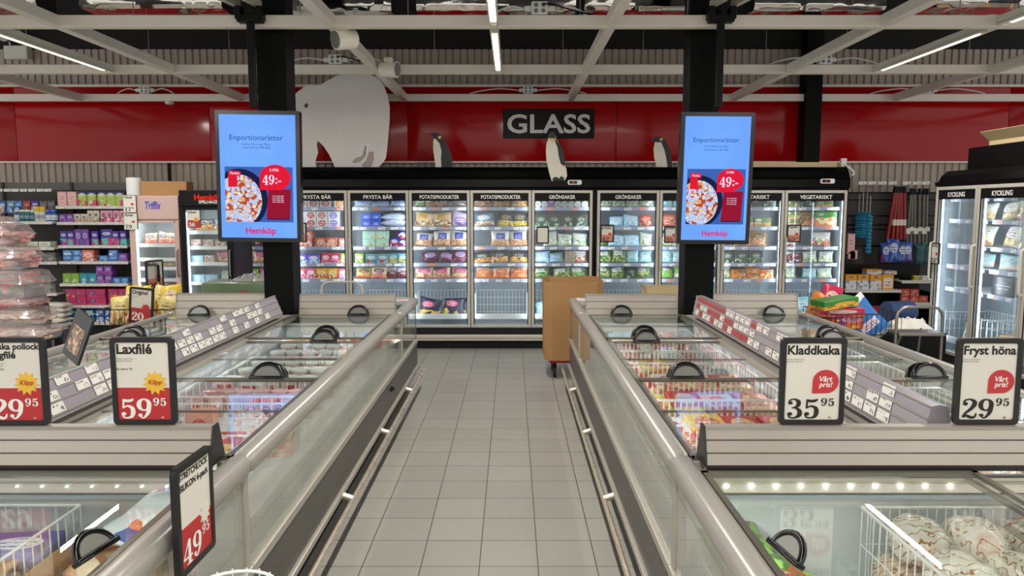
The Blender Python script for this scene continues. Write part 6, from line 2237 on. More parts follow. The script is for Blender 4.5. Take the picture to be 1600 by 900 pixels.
# hooks with small hanging packs and a row of labels above the left bay
for k, u in enumerate((4, 17, 29, 42, 55, 68, 80)):
    p = at(u, 327, YS + .1)
    t = thing('hanging_pack', 'small hanging blister pack, %s from left above the bottles' % ORD[k], 'pack', (p.x, p.y, p.z), 0, 'hanging packs at far left')
    mb = MB()
    mb.tube([(0, .28, .10), (0, -.02, .10), (0, -.03, .115)], .004, 5)
    mb.build('hook', M['galv'], t)
    mb = MB()
    mb.box(-.045, .045, .0, .004, -.05, .11, bev=.0015)
    mb.build('card', M[('bluepack', 'tealbox'.replace('tealbox', 'teal'), 'bluebox', 'chillired', 'indigopad', 'greybox', 'greybox')[k]], t)
    mb = MB()
    mb.box(-.035, .035, -.03, -.0005, -.04, .04, bev=.012)
    mb.build('blister', M[('packwhite', 'bluebox', 'bluepack', 'packmeat', 'packwhite', 'greybox', 'greybox')[k]], t)
    mb = MB()
    q = at(u, 297, YS + .07)
    mb.box(-.045, .045, -.045, -.043, q.z - p.z - .02, q.z - p.z + .016)
    mb.build('price_label', M['pricelabel'], t)
# stack of white folded pads low at left
for k in range(4):
    p = at(86, 506 - 7 * k, YS - .25)
    me = me_bag(.30, .20, .075, k)
    o = obj('folded_pack', me, M['paper'], None, (p.x, p.y - .05, at(86, 505, YS - .25).z + .04 + .062 * k), (-PI / 2, 0, 0))
    tag(o, 'white soft pack, %s from bottom of the stack at far left' % ORD[k], 'pack', 'white soft packs in a stack')
t = thing('display_stand', 'low grey stand carrying the stack of white packs', 'stand', (at(86, 505, YS - .25).x, YS - .3, 0))
zz = at(86, 505, YS - .25).z
mb = MB()
mb.box(-.19, .19, -.12, .16, zz - .03, zz, bev=.004)
mb.build('top', M['shelfwhite'], t)
mb = MB()
mb.box(-.17, .17, -.10, .14, 0, zz - .031)
mb.build('body', M['grey'], t)

# ------------------------------------------------------------------ left: two single door freezers
def single(label, u0, u1, vt, Y, shell, head, shelves, specs, where, led_side=-1, headh=.2):
    x0, x1 = at(u0, 350, Y).x, at(u1, 350, Y).x
    zt2 = at((u0 + u1) / 2, vt, Y).z
    w = x1 - x0
    t = thing('single_door_freezer', label, 'freezer', ((x0 + x1) / 2, Y, 0), 0, 'single door freezers')
    hx = w / 2
    e = .05
    mb = MB()
    mb.box(-hx, -hx + .035, .03, .66, .08, zt2)
    mb.box(hx - .035, hx, .03, .66, .08, zt2)
    mb.box(-hx + .035, hx - .035, .62, .66, .08, zt2)
    mb.box(-hx + .035, hx - .035, .03, .62, zt2 - headh, zt2)
    mb.box(-hx + .035, hx - .035, .03, .62, .08, .20)
    mb.box(-hx + .02, hx - .02, .06, .62, 0, .08)
    mb.build('body', shell, t)
    mb = MB()
    mb.box(-hx, hx, 0, .03, zt2 - headh + .02, zt2, bev=.008)
    hd = mb.build('header', shell, t)
    mb = MB()
    mb.box(-hx + .036, hx - .036, .60, .619, .20, zt2 - headh)
    mb.box(-hx + .036, -hx + .045, .06, .60, .20, zt2 - headh)
    mb.box(hx - .045, hx - .036, .06, .60, .20, zt2 - headh)
    mb.build('liner', M['liner'], t)
    z0, z1 = .20, zt2 - headh + .01
    mb = MB()
    for q in ((-hx + .004, -hx + e + .015), (hx - e - .015, hx - .004)):
        mb.box(q[0], q[1], 0, .028, z0, z1, bev=.004)
    mb.box(-hx + e, hx - e, 0, .028, z0, z0 + e)
    mb.box(-hx + e, hx - e, 0, .028, z1 - .03, z1)
    d = mb.build('door', shell, t)
    mb = MB()
    mb.box(-hx + e + .012, hx - e - .012, .012, .017, z0 + e, z1 - .03)
    mb.build('glass_pane', M['pane'], d)
    mb = MB()
    mb.tube([(hx - .03, -.0, 1.0), (hx - .03, -.035, 1.02), (hx - .03, -.035, 1.3), (hx - .03, 0, 1.32)], .009, 8)
    mb.build('handle', M['galv'], d, smooth=True)
    mb = MB()
    mb.box(-hx + e + .015, -hx + e + .03, .035, .05, z0 + .06, z1 - .06)
    mb.build('light_strip', M['led'], t)
    o = area('case_light', (t.location.x - hx + e + .04, Y + .05, (z0 + z1) / 2), (0, 0, 0), .03, z1 - z0 - .2, CASE_W * .3, COLD_COL)
    o.rotation_euler = Vector((.8, .6, 0)).to_track_quat('-Z', 'Y').to_euler()
    area('case_light', (t.location.x, Y + .10, z1 - .03), (math.radians(25), 0, 0), w * .7, .03, CASE_W * .4, COLD_COL)
    zp = z1
    for j, (v, sp) in enumerate(zip(shelves, specs)):
        z = at((u0 + u1) / 2, v, Y + .12).z
        mb = MB()
        mb.box(-hx + .047, hx - .047, .10, .59, z - .012, z - .002)
        mb.box(-hx + .047, hx - .047, .092, .10, z - .03, z + .012)
        mb.build('shelf', M['white'], t)
        if sp:
            stock(Matrix.Translation((t.location.x, Y, 0)), -hx + .06, hx - .06, .12, z, sp, '%s shelf of %s' % (ORD[j], where), zmax=zp - z - .04)
        zp = z
    return t, hd, zt2, hx


kind('rosy', 'bag', .18, .14, .07, 'cream_pink', 'rosy ice bag', 'bag')
kind('bun', 'bag', .17, .12, .08, 'breadbag', 'bag of pale buns', 'bag')
kind('dessert', 'carton', .16, .09, .1, 'lightblue', 'pale blue dessert box', 'box')
kind('roundcup', 'carton', .13, .09, .1, 'packwhite', 'white cup pack', 'pack')
M['pinkshell'] = flat('pale_pink_freezer_shell', (206, 176, 168), .4, 0, .03)
t1, hd1, zt1, hx1 = single('pale pink single door freezer with blue lettering', 201, 280, 305.5, 8.78, M['pinkshell'], None, (382, 404, 418, 436, 450, 475),
                           ('_.04 rosy rosy rosy', '', 'bun _.03 bun', '_.1 dessert', 'bun _.03 bun', 'bun bun'), 'the pale pink freezer', headh=.30)
lettering('Triffix', flat('blue_script', (70, 80, 190), .5), hd1, .0, -.002, zt1 - .155, .19, .085, .03, shear=.2)
t2, hd2, zt2b, hx2 = single('black single door freezer with red Hemköp lettering', 281, 362, 297, 8.75, M['black'], None, (362, 386, 411, 441, 470),
                            ('_.06 darkfries slate', 'roundcup roundcup roundcup', 'dessert roundcup pinkbag', 'dessert dessert whitegreen', '_.1 rosy dessert'), 'the black Hemköp freezer', headh=.21)
lettering('Hemköp', emit('red_header_letters', (255, 50, 30), .8), hd2, .04, -.002, zt2b - .115, .32, None, .028)
lettering('SPELHAGEN', M['inkwhite'], hd2, .06, -.002, zt2b - .155, .26, None, .02)
# price cards on them
a, b = at(194, 404, 9.05), at(213, 365, 9.05)
for (u0, u1, v0, v1, Y, lab, p, st) in ((193, 212, 305, 332, 8.76, 'white 17 price card on the pale pink freezer', '17', 'plain'), (194, 214, 333, 359, 8.76, 'white and yellow 79 price card below the 17 card', '79', 'plain'),
                                       (293, 312, 328, 356, 8.73, 'white and red 36 price card on the black Hemköp freezer', '36', 'klipp')):
    a, b = at(u0, v1, Y), at(u1, v0, Y)
    sign(lab, ((a.x + b.x) / 2, Y + .005, a.z), 0, b.x - a.x, b.z - a.z, st, ['Nyhet!'], p, '95' if p == '17' else '', '', [.6], small=0, frame=.002, group='price cards on the single freezers')
# on top of the freezers
mb = MB()
mb.lathe([(.075, 0), (.085, .01), (.085, .20), (.08, .215), (.03, .218)], 24)
tagged(mb, 'paper_roll', M['white'], 'white paper roll standing on the pale pink freezer', 'roll', None, 40, (at(210, 300, 9.0).x, 9.0, zt1))
p0, p1 = at(233, 285, 9.1), at(290, 284, 9.1)
mb = MB()
mb.box(-.26, .26, -.14, .14, .0, .17, bev=.004)
mb.box(-.26, .26, -.004, .004, .1705, .1715)
tagged(mb, 'cardboard_box', M['card'], 'closed brown cardboard box on the pale pink freezer', 'cardboard box', None, False, ((p0.x + p1.x) / 2, 9.1, zt1 + .001), (0, 0, .12))

# ------------------------------------------------------------------ behind the left island: wrapped pallet, trolleys
p0, p1 = at(316, 460, 7.9), at(421, 434, 7.9)
t = thing('wrapped_pallet', 'green box stack wrapped in film behind the left island', 'pallet', ((p0.x + p1.x) / 2, 8.1, 0))
hw = (p1.x - p0.x) / 2
M['greenbox'] = pack('print_green_crate', (84, 120, 60), None, None, (150, 50, 40), (240, 230, 220), lab=(.62, .87, .06, .05), round_label=False)
M['filmwrap'] = glass('pallet_film', (.97, .99, .96), .06, .12, .12, (.8, .85, .8))
mb = MB()
mb.box(-hw, hw, -.2, .2, .14, p1.z - .06, bev=.006)
mb.build('green_boxes', M['greenbox'], t)
mb = MB()
mb.box(-hw - .006, hw + .006, -.206, .206, .13, p1.z - .045, bev=.008)
mb.build('film', M['filmwrap'], t)
mb = MB()
for x in (-hw + .05, 0, hw - .05):
    mb.box(x - .05, x + .05, -.2, .2, 0, .11)
mb.box(-hw, hw, -.2, .2, .11, .129)
mb.build('wooden_base', M['cardlight'], t)
rr = random.Random(8)
mb = MB()           # crumpled film on top
n = 26
g_ = [[mb.bm.verts.new((-hw * .2 + 1.1 * hw * i / n, -.18 + .36 * j / 10, p1.z - .04 + .09 * max(0, math.sin(PI * i / n) * math.sin(PI * j / 10)) ** .5 * (.5 + .9 * abs(noise.noise(Vector((i * .42, j * .6, 2))))))) for j in range(11)] for i in range(n + 1)]
for i in range(n):
    for j in range(10):
        mb.bm.faces.new((g_[i][j], g_[i + 1][j], g_[i + 1][j + 1], g_[i][j + 1]))
mb.build('crumpled_film', M['film'], t, smooth=True)


def trolley(label, cx, cy, w, ht, rz, shelf=None, m=None, d=.7):
    t = thing('platform_trolley', label, 'trolley', (cx, cy, 0), rz, 'platform trolleys')
    m = m or M['galv']
    r = .09
    mb = MB()
    pts = [(-w / 2, 0, .16), (-w / 2, 0, ht - r)] + [(-w / 2 + r - r * math.cos(a), 0, ht - r + r * math.sin(a)) for a in (PI / 6, PI / 3, PI / 2)] + \
          [(w / 2 - r + r * math.sin(a), 0, ht - r + r * math.cos(a)) for a in (0, PI / 6, PI / 3)] + [(w / 2, 0, ht - r), (w / 2, 0, .16)]
    mb.tube(pts, .014, 8)
    mb.build('push_handle', m, t, smooth=True)
    mb = MB()
    mb.box(-w / 2 - .02, w / 2 + .02, -d, .03, .13, .16, bev=.006)
    mb.build('platform', M['galv'], t)
    if shelf:
        mb = MB()
        mb.box(-w / 2 + .0, w / 2, -.06, .16, shelf - .03, shelf, bev=.008)
        mb.build('shelf', M['galv'], t)
        mb = MB()
        mb.tube([(-w / 2 + .12, .13, shelf - .03), (-w / 2 + .06, .30, .16)], .012, 7)
        mb.tube([(w / 2 - .12, .13, shelf - .03), (w / 2 - .06, .30, .16)], .012, 7)
        mb.build('brace', m, t)
    for x in (-w / 2 + .05, w / 2 - .05):
        for y in (-d + .08, -.06):
            mb = MB()
            mb.box(x - .016, x + .016, y - .02, y + .02, .08, .13)
            c = mb.build('castor_fork', M['galv'], t)
            mb = MB()
            mb.tube([(x - .013, y, .05), (x + .013, y, .05)], .05, 16)
            mb.build('wheel', M['rubber'], c, smooth=True)
    return t


a = at(521, 440, 8.35)
trolley('cream handled trolley behind the left far headboard', a.x, 8.75, .48, at(521, 440.5, 8.75).z, 0, None, M['handle_cream'], .8)
a, b = at(1402, 480, 6.55), at(1474, 480, 6.55)
trolley('grey steel trolley with shelf beside the right island', (a.x + b.x) / 2, 6.55, b.x - a.x, a.z, 0, at(1437, 520, 6.5).z, None, .35)

# cardboard box on a castor dolly at the aisle end
x0, x1 = at(850, 500, 7.75).x, at(944, 500, 7.75).x
t = thing('cardboard_bin', 'tall open cardboard box at the aisle end by right island', 'cardboard box', ((x0 + x1) / 2, 8.05, .20))
hw = (x1 - x0) / 2
zt3 = at(900, 441, 7.75).z - .20
c = .08
out = [(-hw + c, -.3), (hw - c, -.3), (hw, -.3 + c), (hw, .3 - c), (hw - c, .3), (-hw + c, .3), (-hw, .3 - c), (-hw, -.3 + c)]
mb = MB()
n = 8
inn = [(a * .982, b * .982) for a, b in out]
hts = [zt3, zt3 + .004, zt3 + .006, zt3 + .01, zt3 + .012, zt3 + .006, zt3 + .002, zt3]
O0 = [mb.bm.verts.new((a * .97, b * .97, 0)) for a, b in out]
O1 = [mb.bm.verts.new((a, b, h)) for (a, b), h in zip(out, hts)]
I1 = [mb.bm.verts.new((a, b, h)) for (a, b), h in zip(inn, hts)]
I0 = [mb.bm.verts.new((a * .97, b * .97, .02)) for a, b in inn]
for i in range(n):
    j = (i + 1) % n
    for q in ((O0[i], O0[j], O1[j], O1[i]), (O1[i], O1[j], I1[j], I1[i]), (I1[i], I1[j], I0[j], I0[i])):
        mb.bm.faces.new(q)
mb.bm.faces.new(O0)
mb.bm.faces.new(I0)
mb.build('octagonal_wall', M['card'], t)
t = thing('castor_dolly', 'red castor dolly under the tall cardboard box', 'dolly', ((x0 + x1) / 2, 8.05, 0))
mb = MB()
mb.box(-hw * .8, hw * .8, -.24, .24, .165, .198, bev=.006)
mb.build('frame', M['red'], t)
mb = MB()
mb.box(hw * .62, hw * .82, -.262, -.242, .165, .22, bev=.003)
mb.build('corner_tag', M['badgeyellow'], t)
for sx in (-1, 1):
    for sy in (-1, 1):
        mb = MB()
        mb.box(sx * hw * .62 - .02, sx * hw * .62 + .02, sy * .19 - .03, sy * .19 + .03, .11, .164)
        o = mb.build('castor_fork', M['black'], t)
        mb = MB()
        mb.tube([(sx * hw * .62 - .016, sy * .19, .06), (sx * hw * .62 + .016, sy * .19, .06)], .06, 16)
        mb.build('wheel', M['rubber'], o, smooth=True)
# low open carton beyond the right island
p0, p1 = at(1013, 464, 8.6), at(1066, 447, 8.6)
mb = MB()
open_box(mb, -.26, .30, -.18, .18, .14, p1.z - .02, flaps=.06, sides='l')
o = tagged(mb, 'cardboard_box', M['cardlight'], 'pale open carton left of the right pillar', 'cardboard box', None, False, ((p0.x + p1.x) / 2 + .04, 8.75, 0))
t = thing('pallet', 'low wooden pallet under the pale open carton', 'pallet', ((p0.x + p1.x) / 2 + .04, 8.75, 0))
mb = MB()
for q in (-.24, 0, .28):
    mb.box(q - .05, q + .05, -.18, .18, 0, .10)
mb.build('bearer', M['cardlight'], t)
mb = MB()
for q in range(4):
    mb.box(-.28, .32, -.18 + .1 * q, -.11 + .1 * q, .101, .138)
mb.build('deck', M['cardlight'], t)


# ------------------------------------------------------------------ wire bins with bags on both sides
def wire_bin(label, x0, x1, y0, y1, z0, z1, group='black wire bins'):
    t = thing('wire_bin', label, 'bin', ((x0 + x1) / 2, (y0 + y1) / 2, 0), 0, group)
    hx, hy = (x1 - x0) / 2, (y1 - y0) / 2
    mb = MB()
    for z in (z0, (z0 + z1) / 2, z1):
        mb.tube([(-hx, -hy, z), (hx, -hy, z), (hx, hy, z), (-hx, hy, z)], .005, 5, closed=True)
    k = max(6, int(2 * hx / .045))
    for i in range(k + 1):
        x = -hx + 2 * hx * i / k
        for y in (-hy, hy):
            mb.tube([(x, y, z0), (x, y, z1)], .003, 4)
    for i in range(7):
        y = -hy + 2 * hy * i / 6
        for x in (-hx, hx):
            mb.tube([(x, y, z0), (x, y, z1)], .003, 4)
    mb.box(-hx, hx, -hy, hy, z0 - .01, z0)
    mb.build('wire_body', M['blackwire'], t)
    for sx in (-1, 1):
        for sy in (-1, 1):
            mb = MB()
            mb.box(sx * (hx - .015) - .012, sx * (hx - .015) + .012, sy * (hy - .015) - .012, sy * (hy - .015) + .012, 0, z0 - .011)
            mb.build('leg', M['black'], t)
    return t


# right: colourful packs
xa, xb = at(1278, 490, 7.0).x, at(1392, 490, 7.0).x
zr1_ = at(1350, 491, 6.8).z
wire_bin('black wire bin of colourful packs beside the right island', xa, xb, 6.8, 7.35, .45, zr1_)
def lean(key, w, h, th, seed, x, y, z, rx, ry, rz, label, cat='bag'):
    o = obj('frozen_food_bag', me_bag(w, h, th, seed), M[key], None, (x, y, z), (rx, ry, rz))
    return tag(o, label, cat)


P_('partyblue', (60, 130, 206), [(226, 206, 90), (60, 130, 210), (230, 230, 240)], (230, 230, 236), (230, 226, 240), (200, 60, 90), axis='z', lab=(.5, .35, .3, .08), round_label=False, toph=.8, foodh=.1)
P_('partygreen', (60, 140, 60), [(240, 180, 50), (70, 150, 70), (230, 90, 50)], None, (240, 190, 60), (230, 90, 40), lab=(.6, .5, .3, .2))
P_('partyorange', (230, 140, 60), [(240, 190, 70), (220, 80, 70), (240, 160, 60)], None, (240, 200, 90), (200, 60, 60))
P_('partyred', (206, 50, 84), [(226, 110, 60), (200, 40, 90), (240, 200, 180)], None, (240, 210, 200), (200, 40, 70), fscale=3)
P_('partypurple', (150, 60, 130), [(226, 110, 60), (140, 60, 140), (240, 190, 80)], None, (240, 180, 190), (120, 40, 110), fscale=4, foodh=.6)
zc = zr1_ - .2
lean('partyblue', .30, .46, .10, 1, at(1376, 505, 6.9).x, 6.9, zc - .04, -.12, -.72, 0, 'large blue and white crisp bag leaning in the right wire bin')
lean('partyorange', .30, .42, .10, 2, at(1330, 480, 7.1).x, 7.12, zc + .06, -.3, -1.1, .1, 'orange and white bag sticking up in the right wire bin')
lean('partyred', .22, .34, .08, 3, at(1292, 470, 7.2).x, 7.22, zc + .10, -.2, .35, .1, 'pink and white bag at the back of the right wire bin')
for k, (key, u, dz, rz, w) in enumerate((('partygreen', 1300, .26, .2, .36), ('partyred', 1305, .175, -.05, .40), ('partypurple', 1318, .06, 0, .30), ('partypurple', 1298, .055, .1, .2))):
    words = ('green and yellow carton on top of the right wire bin', 'crimson and orange carton under the green one', 'purple and orange carton inside the right wire bin', 'small purple carton in corner of right wire bin')[k]
    lay(me_carton(w, .22, .085 if k < 2 else .15), M[key], (at(u, 490, 6.98).x + .02 * k, 6.93 + .03 * k, zr1_ - .21 + dz), (0, -.12 if k == 0 else 0, rz), 'carton', words, 'carton')
# white film and blue roll behind the trolley
mb = MB()
n = 14
g_ = [[mb.bm.verts.new((-.20 + .40 * i / n, -.12 + .24 * j / 8, .10 * max(0, math.sin(PI * i / n) * math.sin(PI * j / 8)) ** .5 + .07 * abs(noise.noise(Vector((i * .6, j * .7, 5)))))) for j in range(9)] for i in range(n + 1)]
for i in range(n):
    for j in range(8):
        mb.bm.faces.new((g_[i][j], g_[i + 1][j], g_[i + 1][j + 1], g_[i][j + 1]))
pz = at(1420, 512, 7.3)
tagged(mb, 'crumpled_film', M['paper'], 'crumpled white film behind the steel trolley', 'film', None, True, (pz.x, 7.3, pz.z - .02))
t = thing('crate', 'dark crate carrying white film behind the steel trolley', 'crate', (pz.x, 7.3, 0))
mb = MB()
open_box(mb, -.26, .26, -.2, .2, .05, pz.z - .022, .012)
mb.box(-.25, .25, -.19, .19, pz.z - .06, pz.z - .03)
mb.build('body', M['black'], t)
for x in (-.2, .2):
    mb = MB()
    mb.tube([(x - .012, -.12, .025), (x + .012, -.12, .025)], .025, 12)
    mb.tube([(x - .012, .12, .025), (x + .012, .12, .025)], .025, 12)
    mb.build('wheel', M['rubber'], t)
pz2 = at(1430, 495, 7.7)
mb = MB()
mb.tube([(-.16, 0, .11), (.13, -.03, .11), (.14, -.03, .11)], [.115, .115, .11], 20)
tagged(mb, 'blue_roll', flat('blue_plastic_roll', (50, 70, 110), .4), 'dark blue plastic roll under the mop shelves', 'roll', None, 60, (pz2.x, 8.05, pz2.z - .1), (0, 0, .3))
t = thing('plastic_crate', 'dark crate supporting the blue roll', 'crate', (pz2.x, 8.1, 0))
mb = MB()
mb.box(-.2, .2, -.2, .2, 0, pz2.z - .105, bev=.01)
mb.build('body', M['black'], t)

# left: yellow bags in a black wire bin, with the Original sign
xa, xb = at(168, 480, 6.9).x, at(277, 480, 6.9).x
zl1 = at(200, 484, 6.75).z
wire_bin('black wire bin of yellow bags left of the left island', xa, xb, 6.75, 7.3, .4, zl1)
for k in range(8):
    x = xa + .06 + (xb - xa - .12) * (k % 4 + .5) / 4
    lean('yellowbag' if k % 3 else 'chickenyellow', .19, .27, .08, k % 4, x, 6.88 + .2 * (k // 4), zl1 - .16 + .08 * (k // 4), -.25, .25 * math.sin(k * 2.3), .2 * math.cos(k), 'yellow bag, %s from left, %s row of the left wire bin' % (ORD[k % 4], 'front' if k < 4 else 'back'))
p = at(220, 505, 6.68)
sign('white and red Original price sign on the left wire bin', (p.x, 6.68, p.z), -.08, .225, .325, 'redstar', ['Original'], '20', '', '', [.66], small=2, roll=.09)
p = at(243, 456, 7.45)
sign('black sign seen nearly edge-on beside the pale pink freezer', (p.x, 7.45, p.z), 1.25, .225, .32, 'orange', ['Mellan'], '20', '', '', [.6], small=0)
t = thing('sign_pole', 'slim black pole carrying the edge-on sign', 'pole', (p.x + .035, 7.46, 0))
mb = MB()
mb.tube([(0, 0, .02), (0, 0, p.z + .27)], .012, 8)
mb.build('pole', M['black'], t)
mb = MB()
mb.lathe([(.12, 0), (.12, .012), (.02, .02)], 20)
mb.build('foot', M['black'], t)
mb = MB()
mb.box(-.012, .012, -.022, -.013, p.z + .0, p.z + .1)
mb.build('orange_strip', M['orange_paper'], t)
P_('darkpicture', (60, 44, 34), [(150, 110, 70), (70, 48, 34), (206, 176, 140)], None, None, foodh=1.3, fscale=9)
# black framed picture board leaning on the far left lids
t = thing('picture_board', 'black framed board with brown food picture leaning on left lids', 'sign', (onz(172, 569, .905).x - .17, onz(172, 569, .905).y - .10, ZL + .035), rot=(-.30, .18, -.75))
mb = MB()
mb.prism(rrect(.25, .27, .012, 4, 0, .135), 'xz', -.004, .010)
mb.build('frame', M['frame_black'], t)
mb = MB()
mb.box(-.088, .088, -.0055, -.0041, .04, .19)
mb.build('picture', M['darkpicture'], t)

# ------------------------------------------------------------------ far left: clear trays of pink goods on a navy display
xs0 = at(30, 430, 5.5).x
t = thing('display_stand', 'navy cardboard display stand behind the stacked clear trays', 'stand', (xs0, 5.62, 0))
pts = [(at(u, v, 5.62).x - xs0, at(u, v, 5.62).z) for u, v in ((47, 400), (60, 432), (74, 470), (80, 497), (78, 512))]
mb = MB()
mb.prism([(pts[0][0] - .06, .0), (pts[-1][0], .0)] + [pts[-1], pts[3], pts[2], pts[1], pts[0]] + [(pts[0][0] - .06, pts[0][1])], 'xz', -.012, .012)
mb.build('side_panel', M['navy'], t)
mb = MB()
mb.prism([(-.75, .0), (-.1, .0), (-.1, .70), (-.75, .70)], 'xz', -.10, -.02)
mb.build('plinth', M['navy'], t)


def tray(k, u, v, Y, w, d, h, m, label, rz=0.0, tiltx=0.0):
    p = at(u, v, Y)
    t = thing('clear_tray', label, 'food tray', (p.x - w / 2, Y, p.z - h), rot=(tiltx, 0, rz), group='clear trays at far left')
    mb = MB()       # tapered lidded shell with a flared rim
    def ringq(sx, sy, z, r=.03):
        return [mb.bm.verts.new((a, b, z)) for a, b in rrect(w * sx, d * sy, r, 3)]
    rings = [ringq(.80, .80, .002), ringq(.86, .86, h * .42), ringq(.96, .96, h * .50), ringq(1.0, 1.0, h * .54), ringq(.96, .96, h * .58), ringq(.84, .84, h * .92), ringq(.70, .70, h)]
    for A, B in zip(rings, rings[1:]):
        for i in range(len(A)):
            mb.bm.faces.new((A[i], A[(i + 1) % len(A)], B[(i + 1) % len(B)], B[i]))
    mb.bm.faces.new(rings[0])
    mb.bm.faces.new(rings[-1])
    mb.build('plastic_shell', M['clear'], t, smooth=30)
    mb = MB()
    g = random.Random(k)
    for q in range(26):
        x, y = g.uniform(-.34, .34) * w, g.uniform(-.30, .30) * d
        z = g.uniform(.16, .76) * h
        mb.obox((x, y, z), Vector((1, g.uniform(-.5, .5), g.uniform(-.3, .3))).normalized(), Vector((0, 1, 0)), Vector((0, 0, 1)), w * .30, d * .30, h * .22)
    bmesh.ops.bevel(mb.bm, geom=mb.bm.edges[:], offset=.008, segments=2, affect='EDGES')
    mb.build('contents', M[m], t, smooth=40)


tray(1, 14, 338, 5.4, .40, .30, .10, 'browncontents', 'clear tray, topmost of the far left stack')
tray(2, 36, 349, 5.35, .46, .34, .165, 'pinkcontents', 'clear tray with pink slices, second from top of far left stack')
tray(3, 52, 385, 5.32, .48, .34, .16, 'pinkcontents', 'clear tray with pink slices, third from top of far left stack', .03)
tray(4, 67, 421, 5.28, .50, .36, .19, 'mixedcontents', 'clear tray with mixed pink and green goods, mid far left stack', -.03)
tray(5, 62, 463, 5.25, .48, .34, .08, 'pinkcontents', 'shallow clear tray, third from bottom of the far left stack', .02)
tray(6, 75, 480, 5.22, .50, .34, .125, 'browncontents', 'clear tray with brown goods, second from bottom of far left stack', .04)
tray(7, 88, 508, 5.18, .52, .36, .10, 'browncontents', 'clear tray at the bottom of the far left stack', 0)
t = thing('display_table', 'low dark table under the clear trays at far left', 'table', (at(50, 500, 5.2).x, 5.22, 0))
mb = MB()
zt4 = at(88, 508, 5.18).z - .102
mb.box(-.45, .06, -.25, .25, zt4 - .03, zt4, bev=.004)
mb.build('tabletop', M['navy'], t)
for x in (-.42, .03):
    for y in (-.22, .22):
        mb = MB()
        mb.box(x - .02, x + .02, y - .02, y + .02, 0, zt4 - .031)
        mb.build('leg', M['black'], t)

# ------------------------------------------------------------------ right: mops, brooms and cartons between the freezers
YM = 10.35
t = thing('tool_rack', 'dark grey slatted rack with mops between the freezers', 'rack', (at(1390, 400, YM).x, YM, 0))
x0, x1 = at(1322, 400, YM).x - t.location.x, at(1470, 400, YM).x - t.location.x
ztop = at(1390, 300, YM).z
mb = MB()
mb.box(x0, x1, .02, .05, .05, ztop)
mb.build('back_panel', M['darkgrey'], t)
for v in (301, 312, 337, 351, 358, 384):
    z = at(1390, v, YM).z
    mb = MB()
    mb.box(x0, x1, -.004, .02, z - .006, z + .006)
    mb.build('slat_groove', M['black'], t)
for u in (1348, 1363, 1379, 1395, 1417, 1433, 1447):
    p = at(u, 286, YM - .1)
    mb = MB()
    mb.box(p.x - t.location.x - .055, p.x - t.location.x + .055, -.10, -.097, p.z - .02, p.z + .022)
    mb.build('price_label', M['pricelabel'], t)
    mb = MB()
    mb.tube([(p.x - t.location.x, .02, p.z - .05), (p.x - t.location.x, -.12, p.z - .04)], .005, 5)
    mb.build('hook', M['galv'], t)
M['dusterblue'] = flat('turquoise_bristles', (50, 140, 176), .6, 0, .2, 40)
M['broomred'] = flat('red_broom_pole', (140, 24, 24), .4)
M['polegrey'] = flat('grey_pole', (120, 116, 108), .4)
M['mopteal'] = flat('dark_teal_pack', (36, 84, 92), .4, 0, .2, 20)
for k, (u, v0, v1, w) in enumerate(((1342, 333, 371, .06), (1348, 331, 372, .07), (1354, 331, 370, .07), (1359, 336, 396, .05))):
    a, b = at(u, v0, YM - .14 - .03 * (k % 2)), at(u, v1, YM - .14 - .03 * (k % 2))
    t = thing('duster', 'turquoise duster hanging on the rack, %s from left' % ORD[k], 'duster', (a.x, a.y, b.z), 0, 'turquoise dusters')
    h = a.z - b.z
    mb = MB()
    for q in range(11):
        zz = h * q / 11
        mb.lathe([(w * .55, zz), (w * (.85 + .1 * math.sin(q * 2.1)), zz + h / 24), (w * .55, zz + h / 11.5)], 14)
    mb.build('bristles', M['dusterblue'], t, smooth=True)
    mb = MB()
    mb.tube([(0, 0, h), (.004, .01, h + .26)], .006, 6)
    mb.build('handle', M['galv'], t)
for k, (u0, u1) in enumerate(((1386, 1399), (1394, 1402), (1401, 1405), (1407, 1408), (1413, 1413))):
    a, b = at(u0, 374, YM - .12), at(u1, 296, YM - .12)
    t = thing('broom_pole', 'red broom pole with white band, %s from left' % ORD[k], 'broom', (a.x, a.y, a.z), 0, 'red broom poles')
    d = b - a
    mb = MB()
    mb.tube([(0, 0, 0), d], .024, 10)
    mb.build('pole', M['broomred'], t, smooth=True)
    mb = MB()
    mb.tube([d * .93, d * 1.06], .027, 10)
    mb.build('black_end', M['black'], t, smooth=True)
    if k:
        mb = MB()
        mb.tube([d * .28, d * .40], .0255, 10)
        mb.build('white_band', M['paper'], t, smooth=True)
for k, (u0, u1) in enumerate(((1417, 1424), (1423, 1427), (1429, 1430), (1436, 1437), (1442, 1444), (1447, 1449))):
    a, b = at(u0, 384 - 2 * (k % 2), YM - .10), at(u1, 297, YM - .10)
    t = thing('mop_pole', 'grey mop pole with black grip, %s from left' % ORD[k], 'mop', (a.x, a.y, a.z), 0, 'grey mop poles')
    d = b - a
    mb = MB()
    mb.tube([(0, 0, 0), d], .014, 8)
    mb.build('pole', M['polegrey'], t, smooth=True)
    mb = MB()
    mb.tube([d * .92, d * 1.03], .022, 8)
    mb.build('grip', M['black'], t, smooth=True)
    mb = MB()
    mb.box(-.03, .03, -.02, .02, .16 + .02 * (k % 2), .24, bev=.006)
    mb.build('clip', M['paper'], t)
